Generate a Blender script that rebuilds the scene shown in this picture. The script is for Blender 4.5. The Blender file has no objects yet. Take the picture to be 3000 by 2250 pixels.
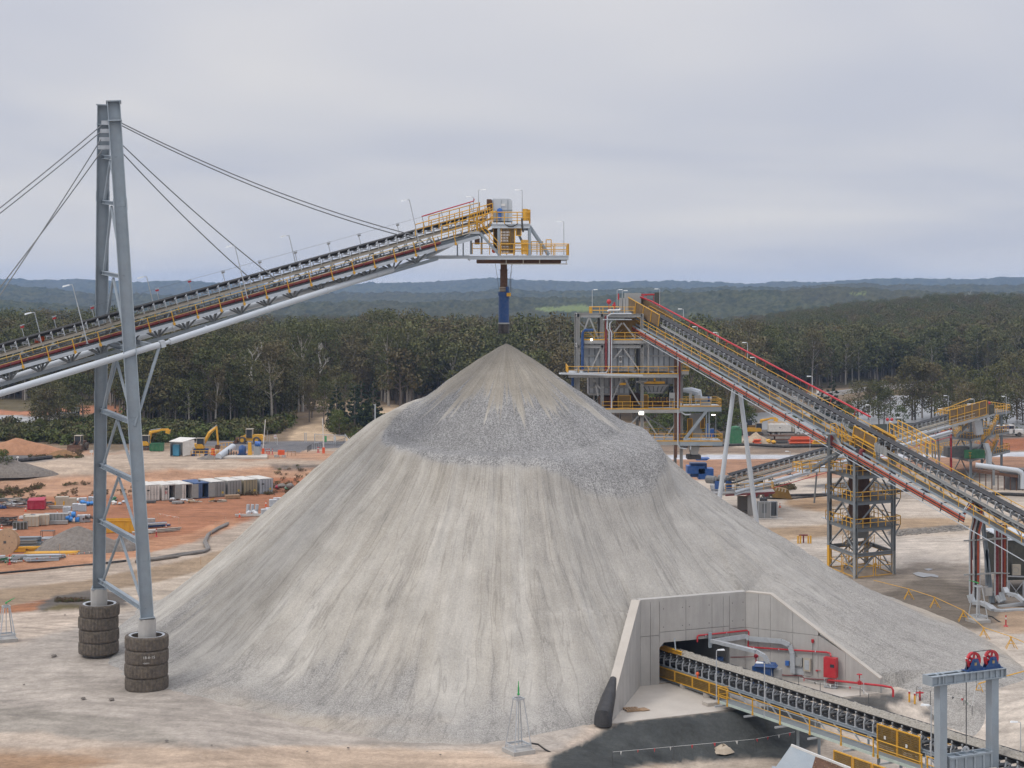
import bpy,math,random
import numpy as np
from mathutils import Vector,Matrix
V=Vector
R=math.radians
random.seed(7)
S=bpy.context.scene
COL=S.collection
F,CH,HY=4900.0,34.0,870.0
cd=bpy.data.cameras.new('camera');cam=bpy.data.objects.new('camera',cd);COL.objects.link(cam)
cam.location=(0,0,CH);cam.rotation_euler=(R(90),0,0)
cd.sensor_width=36;cd.lens=36*F/3000;cd.shift_y=-(1125-HY)/3000
cd.clip_start=1;cd.clip_end=30000
S.camera=cam
W=bpy.data.worlds.new('World');S.world=W;W.use_nodes=True
nt=W.node_tree;N=nt.nodes;L=nt.links;N.clear()
def nd(t,**k):
 n=N.new(t)
 for a,b in k.items():setattr(n,a,b)
 return n
out=nd('ShaderNodeOutputWorld');bg=nd('ShaderNodeBackground');bg.inputs['Strength'].default_value=0.1
sky=nd('ShaderNodeTexSky',sky_type='NISHITA',sun_disc=False,sun_elevation=R(50),sun_rotation=R(238))
tc=nd('ShaderNodeTexCoord');sep=nd('ShaderNodeSeparateXYZ');L.new(tc.outputs['Generated'],sep.inputs[0])
def mth(op,a,b=None,c=None):
 n=nd('ShaderNodeMath',operation=op)
 for i,q in enumerate((a,b,c)):
  if q is None:continue
  if isinstance(q,(int,float)):n.inputs[i].default_value=q
  else:L.new(q,n.inputs[i])
 return n.outputs[0]
z=mth('MAXIMUM',sep.outputs[2],0.0)
zz=mth('ADD',z,0.13)
cmb=nd('ShaderNodeCombineXYZ')
L.new(mth('DIVIDE',sep.outputs[0],zz),cmb.inputs[0]);L.new(mth('DIVIDE',sep.outputs[1],zz),cmb.inputs[1])
n1=nd('ShaderNodeTexNoise');n1.inputs['Scale'].default_value=0.5;n1.inputs['Detail'].default_value=3.5;n1.inputs['Roughness'].default_value=.5
n1.inputs['Distortion'].default_value=.3
L.new(cmb.outputs[0],n1.inputs['Vector'])
ramp=nd('ShaderNodeValToRGB')
ramp.color_ramp.elements[0].position=.40;ramp.color_ramp.elements[0].color=(5.5,5.65,6.35,1)
ramp.color_ramp.elements[1].position=.62;ramp.color_ramp.elements[1].color=(7.1,6.95,7.0,1)
L.new(n1.outputs['Fac'],ramp.inputs[0])
z2=mth('MULTIPLY',z,z)
dome=mth('MULTIPLY_ADD',z2,1.9,1.0)
cl=nd('ShaderNodeVectorMath',operation='SCALE');L.new(ramp.outputs[0],cl.inputs[0]);L.new(dome,cl.inputs['Scale'])
mx=nd('ShaderNodeMix',data_type='RGBA');mx.inputs[0].default_value=.94
L.new(sky.outputs[0],mx.inputs[6]);L.new(cl.outputs[0],mx.inputs[7])
L.new(mx.outputs[2],bg.inputs['Color']);L.new(bg.outputs[0],out.inputs['Surface'])
sd=bpy.data.lights.new('sun','SUN');sd.energy=1.35;sd.angle=R(16);sd.color=(1,.95,.88)
sun=bpy.data.objects.new('sun',sd);COL.objects.link(sun)
az,el=R(238),R(50)
sdir=V((math.sin(az)*math.cos(el),math.cos(az)*math.cos(el),math.sin(el)))
sun.rotation_euler=sdir.to_track_quat('Z','Y').to_euler()
S.view_settings.view_transform='Standard';S.view_settings.look='None'
S.view_settings.exposure=0.0;S.view_settings.gamma=1;S.view_settings.use_curve_mapping=False
S.render.engine='CYCLES'
S.cycles.use_denoising=True
S.cycles.max_bounces=6;S.cycles.diffuse_bounces=3;S.cycles.glossy_bounces=2;S.cycles.volume_bounces=1
S.cycles.transparent_max_bounces=8
S.cycles.use_adaptive_sampling=True;S.cycles.adaptive_threshold=.02
def P(x,y,Y):return V(((x-1500)/F*Y,Y,CH-(y-HY)/F*Y))
def G(x,y,z=0.0):
 Y=(CH-z)*F/(y-HY)
 return V(((x-1500)/F*Y,Y,z))
def lin(c):return tuple((q/255/12.92)if q<10.3 else((q/255+.055)/1.055)**2.4 for q in c)
def A(r,g,b,k=1.42):return tuple(q/k for q in lin((r,g,b)))
class MB:
 def __init__(s):s.v=[];s.f=[]
 def add(s,vs,fs):
  b=len(s.v);s.v+=[tuple(p)for p in vs];s.f+=[tuple(b+i for i in q)for q in fs];return s
 def beam(s,a,b,w,h=None,up=None):
  a=V(a);b=V(b);h=h or w;d=(b-a)
  if d.length<1e-6:return s
  d.normalize()
  up=V(up)if up is not None else(V((0,0,1))if abs(d.z)<.97 else V((0,1,0)))
  x=d.cross(up).normalized();y=x.cross(d).normalized();x=x*(w/2);y=y*(h/2)
  return s.add([a-x-y,a+x-y,a+x+y,a-x+y,b-x-y,b+x-y,b+x+y,b-x+y],[(0,1,2,3),(7,6,5,4),(0,4,5,1),(1,5,6,2),(2,6,7,3),(3,7,4,0)])
 def ibeam(s,a,b,w,h,t=.05,up=None):
  a=V(a);b=V(b);d=(b-a).normalized()
  up=V(up)if up is not None else(V((0,0,1))if abs(d.z)<.97 else V((0,1,0)))
  x=d.cross(up).normalized();y=x.cross(d).normalized()
  o=y*(h/2-t/2)
  s.beam(a+o,b+o,w,t,y);s.beam(a-o,b-o,w,t,y);s.beam(a,b,t*.8,h-2*t,y);return s
 def box(s,x,y,z,sx,sy,sz,rz=0.0):
  c,q=math.cos(rz),math.sin(rz)
  vs=[]
  for k in(0,sz):
   for i,j in((-1,-1),(1,-1),(1,1),(-1,1)):
    a,b=i*sx/2,j*sy/2
    vs.append((x+a*c-b*q,y+a*q+b*c,z+k))
  return s.add(vs,[(3,2,1,0),(4,5,6,7),(0,1,5,4),(1,2,6,5),(2,3,7,6),(3,0,4,7)])
 def tube(s,a,b,r,n=8,r2=None,cap=True):
  a=V(a);b=V(b);r2=r if r2 is None else r2;d=(b-a).normalized()
  up=V((0,0,1))if abs(d.z)<.97 else V((0,1,0))
  x=d.cross(up).normalized();y=x.cross(d)
  vs=[]
  for p,q in((a,r),(b,r2)):
   for i in range(n):
    t=2*math.pi*i/n;vs.append(p+x*(q*math.cos(t))+y*(q*math.sin(t)))
  fs=[(i,i+n,(i+1)%n+n,(i+1)%n)for i in range(n)]
  if cap:fs+=[tuple(range(n)),tuple(range(2*n-1,n-1,-1))]
  return s.add(vs,fs)
 def pipe(s,pts,r,n=8,cap=True):
  pts=[V(p)for p in pts];m=len(pts);vs=[];rs=r if isinstance(r,(list,tuple))else[r]*m
  px=None
  for k,p in enumerate(pts):
   d=(pts[min(k+1,m-1)]-pts[max(k-1,0)]).normalized()
   if px is None:
    up=V((0,0,1))if abs(d.z)<.9 else V((0,1,0));x=d.cross(up).normalized()
   else:x=(px-d*px.dot(d)).normalized()
   px=x;y=x.cross(d)
   for i in range(n):
    t=2*math.pi*i/n;vs.append(p+x*(rs[k]*math.cos(t))+y*(rs[k]*math.sin(t)))
  fs=[(k*n+i,(k+1)*n+i,(k+1)*n+(i+1)%n,k*n+(i+1)%n)for k in range(m-1)for i in range(n)]
  if cap:fs+=[tuple(range(n)),tuple(range(m*n-1,m*n-n-1,-1))]
  return s.add(vs,fs)
 def lathe(s,prof,c=(0,0,0),n=16,axis='z',cap=False):
  vs=[]
  for r,h in prof:
   for i in range(n):
    t=2*math.pi*i/n;a,b=r*math.cos(t),r*math.sin(t)
    p=(a,b,h)if axis=='z' else((h,a,b)if axis=='x' else(b,h,a))
    vs.append((c[0]+p[0],c[1]+p[1],c[2]+p[2]))
  m=len(prof)
  fs=[(k*n+i,k*n+(i+1)%n,(k+1)*n+(i+1)%n,(k+1)*n+i)for k in range(m-1)for i in range(n)]
  if cap:fs+=[tuple(range(n-1,-1,-1)),tuple(range((m-1)*n,m*n))]
  return s.add(vs,fs)
 def ball(s,c,r,n=10,m=6,sz=1.0):
  return s.lathe([(max(r*math.sin(math.pi*k/m),.001),-r*sz*math.cos(math.pi*k/m))for k in range(m+1)],c,n)
 def prism(s,pts,e):
  pts=[V(p)for p in pts];e=V(e);n=len(pts)
  fs=[tuple(range(n-1,-1,-1)),tuple(range(n,2*n))]+[(i,(i+1)%n,(i+1)%n+n,i+n)for i in range(n)]
  return s.add(pts+[p+e for p in pts],fs)
 def xf(s,M):s.v=[tuple(M@V(p))for p in s.v];return s
 def __iadd__(s,o):s.add(o.v,o.f);return s
LOC={}
def thing(name,label,cat,loc=(0,0,0),group=None,rz=0.0):
 o=bpy.data.objects.new(name,None);COL.objects.link(o);o.empty_display_size=.2
 o.location=loc;o.rotation_euler=(0,0,rz);LOC[o]=V(loc)
 o['label']=label;o['category']=cat
 if group:o['group']=group
 return o
def mesh(name,mb,m,smooth=False,off=None):
 me=bpy.data.meshes.new(name)
 v=mb.v if off is None else[(p[0]-off[0],p[1]-off[1],p[2]-off[2])for p in mb.v]
 me.from_pydata(v,[],mb.f)
 for q in(m if isinstance(m,(list,tuple))else[m]):me.materials.append(q)
 if smooth:
  me.polygons.foreach_set('use_smooth',[True]*len(me.polygons))
  try:me.set_sharp_from_angle(angle=R(40))
  except Exception:pass
 return me
def part(parent,name,mb,m,local=False,smooth=False,label=None):
 """one mesh object, a child of parent; mb in world coordinates unless local"""
 off=None
 if parent is not None and not local:off=LOC[parent]
 o=bpy.data.objects.new(name,mesh(name,mb,m,smooth,off));COL.objects.link(o)
 if parent is not None:o.parent=parent;LOC[o]=LOC[parent]
 if label:o['label']=label
 return o
def inst(parent,name,me,M):
 o=bpy.data.objects.new(name,me);COL.objects.link(o);o.parent=parent;o.matrix_local=M;return o
def single(name,label,cat,mb,m,loc=None,group=None,smooth=False,kind=None):
 if loc is None:
  c=np.array(mb.v);loc=(c[:,0].mean(),c[:,1].mean(),c[:,2].min())
 o=bpy.data.objects.new(name,mesh(name,mb,m,smooth,V(loc)));COL.objects.link(o);o.location=loc;LOC[o]=V(loc)
 if label:o['label']=label
 if cat:o['category']=cat
 if group:o['group']=group
 if kind:o['kind']=kind
 return o
KIDS={}
def kids(o):return[c for c in bpy.data.objects if c.parent==o]
def copy_tree(o,loc=None,rz=None,label=None,tree=None,parent=None):
 if tree is None:
  def rec(q):return(q,[rec(c)for c in kids(q)])
  tree=rec(o)
 q,ch=tree
 c=q.copy();COL.objects.link(c)
 if parent is not None:c.parent=parent
 if loc is not None:c.location=loc
 if rz is not None:c.rotation_euler=(0,0,rz)
 if label:c['label']=label
 for t in ch:copy_tree(t[0],tree=t,parent=c)
 return c
def tree_of(o):
 return(o,[tree_of(c)for c in kids(o)])
MAT={}
def mk(name,col,rough=.6,metal=0.0,var=.14,scale=1.2,dust=0.0,dcol=None,bump=0.0,bscale=8.0,emit=0,spec=.4):
 m=bpy.data.materials.new(name);m.use_nodes=True;MAT[name]=m
 n=m.node_tree.nodes;l=m.node_tree.links;b=n['Principled BSDF']
 b.inputs['Roughness'].default_value=rough;b.inputs['Metallic'].default_value=metal
 b.inputs['Specular IOR Level'].default_value=spec
 t=n.new('ShaderNodeTexCoord')
 no=n.new('ShaderNodeTexNoise');no.inputs['Scale'].default_value=scale;no.inputs['Detail'].default_value=5;no.inputs['Roughness'].default_value=.65
 l.new(t.outputs['Object'],no.inputs['Vector'])
 mr=n.new('ShaderNodeMapRange');mr.inputs['From Min'].default_value=.25;mr.inputs['From Max'].default_value=.75
 mr.inputs['To Min'].default_value=1-var;mr.inputs['To Max'].default_value=1+var
 l.new(no.outputs['Fac'],mr.inputs['Value'])
 sc=n.new('ShaderNodeVectorMath');sc.operation='SCALE';sc.inputs[0].default_value=col[:3]
 l.new(mr.outputs[0],sc.inputs['Scale'])
 o=sc.outputs[0]
 if dust:
  n2=n.new('ShaderNodeTexNoise');n2.inputs['Scale'].default_value=scale*1.7;n2.inputs['Detail'].default_value=8;n2.inputs['Roughness'].default_value=.7
  l.new(t.outputs['Object'],n2.inputs['Vector'])
  m2=n.new('ShaderNodeMapRange');m2.inputs['From Min'].default_value=.42;m2.inputs['From Max'].default_value=.75;m2.inputs['To Max'].default_value=dust
  l.new(n2.outputs['Fac'],m2.inputs['Value'])
  mi=n.new('ShaderNodeMix');mi.data_type='RGBA';mi.inputs[7].default_value=(*(dcol or(.33,.27,.21)),1)
  l.new(m2.outputs[0],mi.inputs[0]);l.new(o,mi.inputs[6]);o=mi.outputs[2]
 l.new(o,b.inputs['Base Color'])
 if bump:
  n3=n.new('ShaderNodeTexNoise');n3.inputs['Scale'].default_value=bscale;n3.inputs['Detail'].default_value=6
  l.new(t.outputs['Object'],n3.inputs['Vector'])
  bp=n.new('ShaderNodeBump');bp.inputs['Strength'].default_value=bump;bp.inputs['Distance'].default_value=.05
  l.new(n3.outputs['Fac'],bp.inputs['Height']);l.new(bp.outputs[0],b.inputs['Normal'])
 if emit:
  b.inputs['Emission Color'].default_value=(1,.95,.85,1);b.inputs['Emission Strength'].default_value=emit
 return m
m_steel=mk('grey_painted_steel',(.26,.305,.345),.5,var=.14,scale=.6,dust=.3,dcol=(.25,.24,.22),spec=.4)
m_steel2=mk('dusty_grey_steel',(.30,.31,.31),.6,dust=.45,dcol=(.3,.25,.2),scale=.4)
m_steel3=mk('weathered_tower_steel',(.18,.2,.215),.6,var=.15,scale=.7,dust=.45,dcol=(.2,.17,.13))
m_grate=mk('dark_deck_grating',(.085,.088,.085),.7,var=.2,dust=.35)
m_brown=mk('brown_mesh_guard',(.15,.095,.04),.75,var=.25,dust=.3)
m_galv=mk('galvanised_steel',(.44,.47,.5),.42,.25,var=.14,scale=2.5,dust=.2)
m_pale=mk('pale_painted_steel',(.46,.5,.54),.45,var=.06,scale=.4,dust=.14)
m_dark=mk('dark_steel',(.07,.075,.08),.6,dust=.4,dcol=(.2,.17,.14))
m_yel=mk('safety_yellow_paint',(.62,.33,.025),.5,var=.12,dust=.15)
m_yeld=mk('dusty_yellow_mesh',(.2,.115,.025),.7,var=.25,dust=.4,dcol=(.13,.09,.05))
m_red=mk('red_fire_paint',(.42,.018,.028),.4,var=.08,dust=.12)
m_dred=mk('dark_red_paint',(.16,.018,.022),.5,var=.15,dust=.2)
m_blue=mk('blue_paint',(.007,.05,.17),.5,var=.12,dust=.14)
m_blue2=mk('bright_blue_paint',(.03,.13,.42),.45,var=.12,dust=.25)
m_belt=mk('black_rubber_belt',(.028,.028,.03),.6,var=.2,dust=.3,dcol=(.12,.11,.1))
m_rubber=mk('worn_tyre_rubber',(.085,.072,.06),.9,var=.3,scale=2,dust=.85,dcol=(.19,.155,.12),bump=.6,bscale=9)
m_cream=mk('faded_yellow_rail',(.52,.37,.12),.55,var=.15,dust=.3,dcol=(.4,.34,.25))
m_conc=mk('pale_concrete',(.40,.388,.37),.85,var=.1,scale=.35,dust=.22,dcol=(.28,.26,.235),bump=.12,bscale=3)
m_conc2=mk('light_slab_concrete',(.44,.405,.36),.85,var=.1,scale=.3,dust=.3,dcol=(.34,.29,.24))
m_rust=mk('rusty_brown_steel',(.10,.05,.03),.8,var=.35,scale=3,dust=.4,dcol=(.17,.11,.08))
m_white=mk('white_paint',(.62,.62,.6),.5,var=.08,dust=.25)
m_green=mk('green_paint',(.03,.15,.07),.5,var=.15,dust=.2)
m_orange=mk('orange_plastic',(.65,.1,.03),.5,var=.12,dust=.15)
m_wood=mk('weathered_timber',(.3,.2,.12),.85,var=.3,scale=4)
m_ply=mk('plywood',(.44,.3,.19),.8,var=.15,scale=3)
m_glass=mk('dark_window_glass',(.03,.04,.05),.12,var=.05,spec=.6)
m_black=mk('black_plastic_pipe',(.016,.016,.018),.55,var=.2,dust=.25)
m_olive=mk('dark_olive_panel',(.05,.052,.042),.6,var=.1,dust=.15)
m_beige=mk('beige_panel',(.42,.38,.31),.6,var=.1,dust=.3)
m_lamp=mk('lit_lamp',(.9,.9,.85),.4,emit=5.0)
m_lamp2=mk('lamp_lens',(.75,.78,.8),.3)
m_cable=mk('steel_rope',(.09,.095,.1),.5,.2,dust=.15)
m_rope=mk('grey_stay_rope',(.17,.18,.19),.5,.2,dust=.1)
m_ocable=mk('orange_cable',(.42,.075,.03),.55,var=.15,dust=.15)
m_hose=mk('grey_hose',(.16,.15,.14),.7,var=.2,dust=.4)
m_cyan=mk('blue_poly_tank',(.06,.27,.42),.5,var=.1,dust=.15)
m_pink=mk('red_skip_paint',(.36,.016,.05),.5,var=.15,dust=.2)
m_pb=mk('bright_blue_plastic',(.03,.2,.55),.4,var=.15,dust=.1)
m_wmesh=mk('white_tank_plastic',(.6,.63,.66),.5,var=.1,dust=.2)
m_ore=mk('crushed_ore',(.29,.27,.235),.95,var=.35,scale=6,dust=.4,dcol=(.2,.17,.13),bump=1.0,bscale=9)
m_heap=mk('dark_gravel_heap',(.165,.15,.135),.95,var=.4,scale=2.5,dust=.35,dcol=(.24,.17,.12),bump=1.0,bscale=5)
for m_ in(m_conc,):
 n=m_.node_tree.nodes;l=m_.node_tree.links;b=n['Principled BSDF'];t=n.new('ShaderNodeTexCoord');mp=n.new('ShaderNodeMapping');mp.inputs['Scale'].default_value=(1.3,1.3,.12)
 no=n.new('ShaderNodeTexNoise');no.inputs['Scale'].default_value=1.0;no.inputs['Detail'].default_value=7;no.inputs['Roughness'].default_value=.7;l.new(t.outputs['Object'],mp.inputs[0]);l.new(mp.outputs[0],no.inputs['Vector'])
 mr=n.new('ShaderNodeMapRange');mr.inputs['From Min'].default_value=.3;mr.inputs['From Max'].default_value=.7;mr.inputs['To Min'].default_value=.84;mr.inputs['To Max'].default_value=1.08;l.new(no.outputs['Fac'],mr.inputs['Value'])
 sc=n.new('ShaderNodeVectorMath');sc.operation='SCALE';o_=b.inputs['Base Color'].links[0].from_socket;l.new(o_,sc.inputs[0]);l.new(mr.outputs[0],sc.inputs['Scale']);l.new(sc.outputs[0],b.inputs['Base Color'])
m_lime=mk('lime_green_plastic',(.05,.32,.09),.5)
def sst(a,b,x):
 t=np.clip((x-a)/(b-a),0,1);return t*t*(3-2*t)
def hsh(i,j,s):
 h=(i.astype(np.int64)*374761393+j.astype(np.int64)*668265263+s*1274126177)&0xffffffff
 h=((h^(h>>13))*1274126177)&0xffffffff
 return((h^(h>>16))&0xffff)/65535.0
def vn(x,y,s=0):
 xi=np.floor(x);yi=np.floor(y);fx=x-xi;fy=y-yi
 fx=fx*fx*(3-2*fx);fy=fy*fy*(3-2*fy)
 a=hsh(xi,yi,s);b=hsh(xi+1,yi,s);c=hsh(xi,yi+1,s);d=hsh(xi+1,yi+1,s)
 return(a*(1-fx)+b*fx)*(1-fy)+(c*(1-fx)+d*fx)*fy-.5
def fbm(x,y,o=4,s=0,g=.5):
 r=0;a=1
 for k in range(o):
  r=r+a*vn(x*2**k+17.3*k,y*2**k-9.1*k,s+k);a*=g
 return r
def inpoly(x,y,poly):
 r=np.zeros(x.shape,bool);n=len(poly)
 for i in range(n):
  x1,y1=poly[i];x2,y2=poly[(i+1)%n]
  if y1==y2:continue
  c=((y1>y)!=(y2>y))&(x<(x2-x1)*(y-y1)/(y2-y1)+x1)
  r^=c
 return r
LF,RF=np.array([7.9,133.3]),np.array([31.6,143.6])
EV=np.array([.917,.399]);NV=np.array([.399,-.917])
pond_px=[(2120,1262),(2170,1203),(2420,1186),(2570,1152),(2800,1146),(3400,1140),(3400,1275),(2120,1275)]
def px_of(X,Y,z):return 1500+X/Y*F,HY+(CH-z)/Y*F
def crest(u):
 xp=1500+u*F
 return np.interp(xp,[-1500,0,150,300,700,950,1700,2000,2250,2450,2750,3000,4500],[2,4,5,-1,-5,-2,-1,-4,5,15,23,22,20])
def height(X,Y):
 u=X/Y
 z=2.5*sst(-.035,-.075,u)*sst(303,317,Y)
 z=z+1.2*sst(-11,-25,X)*sst(188,178,Y)
 z=z+0.8*np.exp(-((Y-214)/4.5)**2)*sst(-20,-36,X)*(1+.8*fbm(X/9,Y/9,3,5))
 qx,qy=X-LF[0],Y-LF[1]
 d=qx*NV[0]+qy*NV[1];s=qx*EV[0]+qy*EV[1]
 z=z-2.3*sst(.4,5.5,d)*sst(-9,5,s)*sst(36,26,s)*sst(70,40,d)
 z=z+.38*fbm(X/1.7,Y/1.7,3,14,.6)*sst(.3,1.5,d)*sst(9,6,d)*sst(-9,-4,s)*sst(17,12,s)
 cz=crest(u)
 z=z+np.where(Y>640,cz*sst(640,1450,Y),0)-np.where(Y>1450,(cz+6)*sst(1450,2300,Y),0)
 rel=.16*fbm(X/7,Y/7,4,11)+.12*fbm(X/22,Y/13,3,12)+np.where(Y>480,2.5*fbm(X/90,Y/160,3,13)*sst(480,800,Y),0)
 flat=sst(-6,-2,d)*sst(2,-.2,d)*sst(-3,0,s)*sst(30,26,s)
 inside=(d<0.3)&(d>-15)&(s>-2)&(s<28)
 z=z+rel*np.where(inside,0.0,1.0)
 z=np.where(inside,np.minimum(z,-.05),z)
 xp,yp=px_of(X,Y,z)
 pd=inpoly(xp,yp,pond_px)
 z=np.where(pd&(Y>430)&(Y<640),-2.4,z)
 xq=np.interp(Y,[505,523,609,650],[60,72.5,131.7,180])
 return z
def hz(x,y):return float(height(np.array([float(x)]),np.array([float(y)]))[0])
def GT(x,y,z0=0.0):
 """the point of the terrain seen at photo pixel x, y"""
 z=z0
 for _ in range(6):
  Y=(CH-z)*F/(y-HY);z=.5*z+.5*hz((x-1500)/F*Y,Y)
 Y=(CH-z)*F/(y-HY)
 return V(((x-1500)/F*Y,Y,hz((x-1500)/F*Y,Y)))
def attr_mesh(name,vs,quads,attrs,m,smooth=True):
 me=bpy.data.meshes.new(name)
 nv,nq=len(vs),len(quads)
 me.vertices.add(nv);me.vertices.foreach_set('co',np.asarray(vs,np.float32).ravel())
 me.loops.add(nq*4);me.loops.foreach_set('vertex_index',np.asarray(quads,np.int32).ravel())
 me.polygons.add(nq);me.polygons.foreach_set('loop_start',np.arange(0,nq*4,4,dtype=np.int32))
 try:me.polygons.foreach_set('loop_total',np.full(nq,4,np.int32))
 except Exception:pass
 if smooth:me.polygons.foreach_set('use_smooth',np.ones(nq,bool))
 me.update(calc_edges=True)
 for k,(typ,arr)in attrs.items():
  a=me.attributes.new(k,typ,'POINT')
  a.data.foreach_set('color' if typ=='FLOAT_COLOR' else('vector' if typ=='FLOAT_VECTOR' else 'value'),np.asarray(arr,np.float32).ravel())
 me.materials.append(m);me.validate()
 return me
def grid_quads(nr,nc):
 i=np.arange(nr-1)[:,None]*nc+np.arange(nc-1)[None,:]
 return np.stack([i,i+1,i+nc+1,i+nc],-1).reshape(-1,4)
ZONES=[((92,86,62),8,[(-900,700),(4000,700),(4000,1190),(-900,1190)]),((140,118,92),10,[(-900,1160),(4000,1120),(4000,1270),(1900,1270),(1900,1320),(-900,1320)]),((112,100,72),10,[(-900,1255),(240,1262),(300,1300),(640,1270),(900,1180),(560,1130),(-900,1120)]),((196,128,92),6,[(-900,1178),(0,1200),(60,1206),(120,1198),(330,1188),(420,1200),(330,1215),(-900,1222)]),((186,186,186),4,[(-900,1216),(0,1217),(120,1219),(160,1228),(130,1240),(-900,1246)]),((166,100,66),5,[(-900,1246),(80,1244),(110,1262),(60,1280),(-900,1282)]),((202,172,136),8,[(840,1290),(900,1245),(960,1215),(1040,1195),(1150,1188),(1300,1195),(1200,1300),(960,1296)]),((205,175,140),6,[(560,1178),(660,1168),(760,1172),(900,1176),(1060,1170),(1060,1186),(900,1190),(700,1184)]),((194,146,112),6,[(-900,1318),(30,1300),(110,1306),(230,1318),(330,1325),(470,1316),(1200,1330),(1200,1470),(-900,1470)]),((196,172,148),10,[(-900,1395),(0,1362),(90,1346),(180,1336),(330,1326),(500,1318),(720,1350),(1150,1345),(1150,1362),(700,1372),(300,1388),(0,1408),(-900,1420)]),((112,110,108),6,[(-900,1330),(30,1318),(60,1320),(140,1340),(165,1347),(60,1358),(-900,1368)]),((122,120,122),3,[(500,1296),(640,1290),(780,1293),(960,1292),(1120,1292),(1120,1306),(900,1318),(880,1327),(700,1322),(640,1308),(520,1304)]),((120,108,98),8,[(790,1366),(900,1362),(1150,1368),(1150,1374),(900,1376),(800,1378)]),((182,118,82),5,[(-900,1500),(0,1462),(250,1452),(420,1450),(900,1440),(1250,1380),(1250,1560),(640,1590),(-900,1720)]),((178,112,76),5,[(760,1400),(900,1398),(1200,1375),(1200,1440),(900,1441),(420,1447),(430,1438)]),((196,138,100),7,[(-900,1690),(0,1646),(220,1610),(400,1590),(560,1560),(660,1520),(720,1528),(620,1580),(440,1626),(240,1662),(0,1690),(-900,1740)]),((190,170,150),9,[(-900,1735),(0,1682),(240,1655),(420,1625),(560,1590),(640,1555),(700,1535),(1000,1440),(1100,1440),(700,1660),(480,1668),(250,1710),(-900,1800)]),((165,140,112),5,[(-900,1790),(0,1727),(250,1700),(480,1655),(700,1600),(700,1645),(480,1702),(340,1728),(100,1760),(0,1778),(-900,1840)]),((170,112,76),6,[(-900,1840),(0,1775),(120,1758),(200,1752),(120,1785),(0,1800),(-900,1860)]),((108,100,92),8,[(100,1775),(160,1745),(270,1728),(370,1735),(380,1770),(250,1790),(120,1792)]),((104,92,58),8,[(120,1788),(180,1768),(260,1772),(240,1790),(170,1798)]),((206,186,166),10,[(-900,1830),(0,1800),(230,1785),(420,1790),(700,1900),(1500,2060),(1800,2100),(1600,2260),(1000,2215),(400,2240),(-900,2500)]),((188,176,163),16,[(-900,1900),(60,1890),(160,1850),(420,1780),(900,1900),(1500,2050),(1720,2110),(1640,2195),(1420,2190),(900,2185),(560,2190),(420,2160),(100,2120),(-900,2140)]),((170,160,147),12,[(-900,2080),(0,2070),(110,2075),(330,2100),(500,2160),(520,2185),(330,2180),(220,2165),(100,2140),(-900,2160)]),((205,178,152),12,[(-900,2178),(0,2190),(400,2196),(900,2186),(1400,2200),(1560,2240),(2300,2270),(2300,2900),(-900,2900)]),((184,146,112),18,[(-900,2225),(0,2205),(160,2212),(330,2222),(200,2250),(-200,2300),(-900,2320)]),((176,130,100),5,[(1900,1345),(2450,1342),(3900,1328),(3900,1392),(2700,1382),(2430,1400),(1900,1412)]),((122,112,102),7,[(1900,1322),(1900,1225),(2420,1235),(3900,1225),(3900,1322)]),((202,182,160),6,[(2140,1285),(2190,1275),(2185,1312),(2140,1316)]),((150,128,108),7,[(1900,1308),(2300,1312),(2600,1305),(3900,1300),(3900,1322),(1900,1334)]),((172,102,66),6,[(2820,1310),(2900,1288),(3900,1262),(3900,1318),(2840,1322)]),((206,208,214),1.5,[(1900,1334),(2450,1332),(3900,1312),(3900,1327),(2450,1344),(1900,1346)]),((200,184,166),10,[(1900,1412),(2430,1400),(2700,1384),(3900,1394),(3900,1520),(2600,1512),(2250,1540),(1900,1560)]),((116,112,108),8,[(2360,1420),(2480,1408),(2620,1415),(2600,1436),(2440,1436),(2330,1428)]),((186,150,112),10,[(2290,1470),(2400,1455),(2480,1470),(2430,1500),(2310,1490)]),((186,156,122),6,[(1900,1600),(2250,1548),(2450,1532),(2640,1520),(3900,1518),(3900,1546),(2660,1550),(2330,1578),(1900,1680)]),((124,118,112),6,[(2600,1556),(2720,1546),(2840,1538),(2830,1556),(2680,1566),(2610,1572)]),((206,192,176),10,[(1900,1690),(2330,1582),(2640,1572),(3900,1548),(3900,1700),(2700,1700),(2500,1690),(2300,1760)]),((160,146,130),14,[(2480,1690),(2700,1650),(3900,1690),(3900,1840),(2860,1850),(2700,1830),(2560,1760)]),((128,116,102),12,[(2560,1745),(2690,1700),(2760,1690),(2900,1740),(2960,1800),(2860,1846),(2720,1828)]),((104,97,88),8,[(2540,1728),(2600,1750),(2640,1790),(2700,1820),(2790,1835),(2760,1852),(2640,1840),(2560,1780)]),((204,190,174),10,[(2440,2030),(2560,1990),(2700,1880),(2900,1850),(3900,1850),(3900,2600),(2700,2500),(2500,2120)]),((188,158,128),12,[(2930,1780),(3900,1790),(3900,1870),(2960,1860),(2900,1820)]),((78,81,80),11,[(1590,2300),(1612,2216),(1720,2166),(1800,2120),(2000,2096),(2160,2076),(2330,2062),(2400,2110),(2420,2180),(2310,2222),(2150,2226),(2000,2240),(1760,2262)]),((104,102,98),9,[(2400,2056),(2640,2032),(2660,2050),(2600,2072),(2660,2130),(2560,2110),(2480,2090)]),((104,102,98),8,[(2690,2080),(2760,2085),(2870,2120),(2860,2135),(2740,2120)]),]
def desat(c,k=.18):
 m_=.3*c[0]+.59*c[1]+.11*c[2];return tuple(q*(1-k)+m_*k for q in c)
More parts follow.
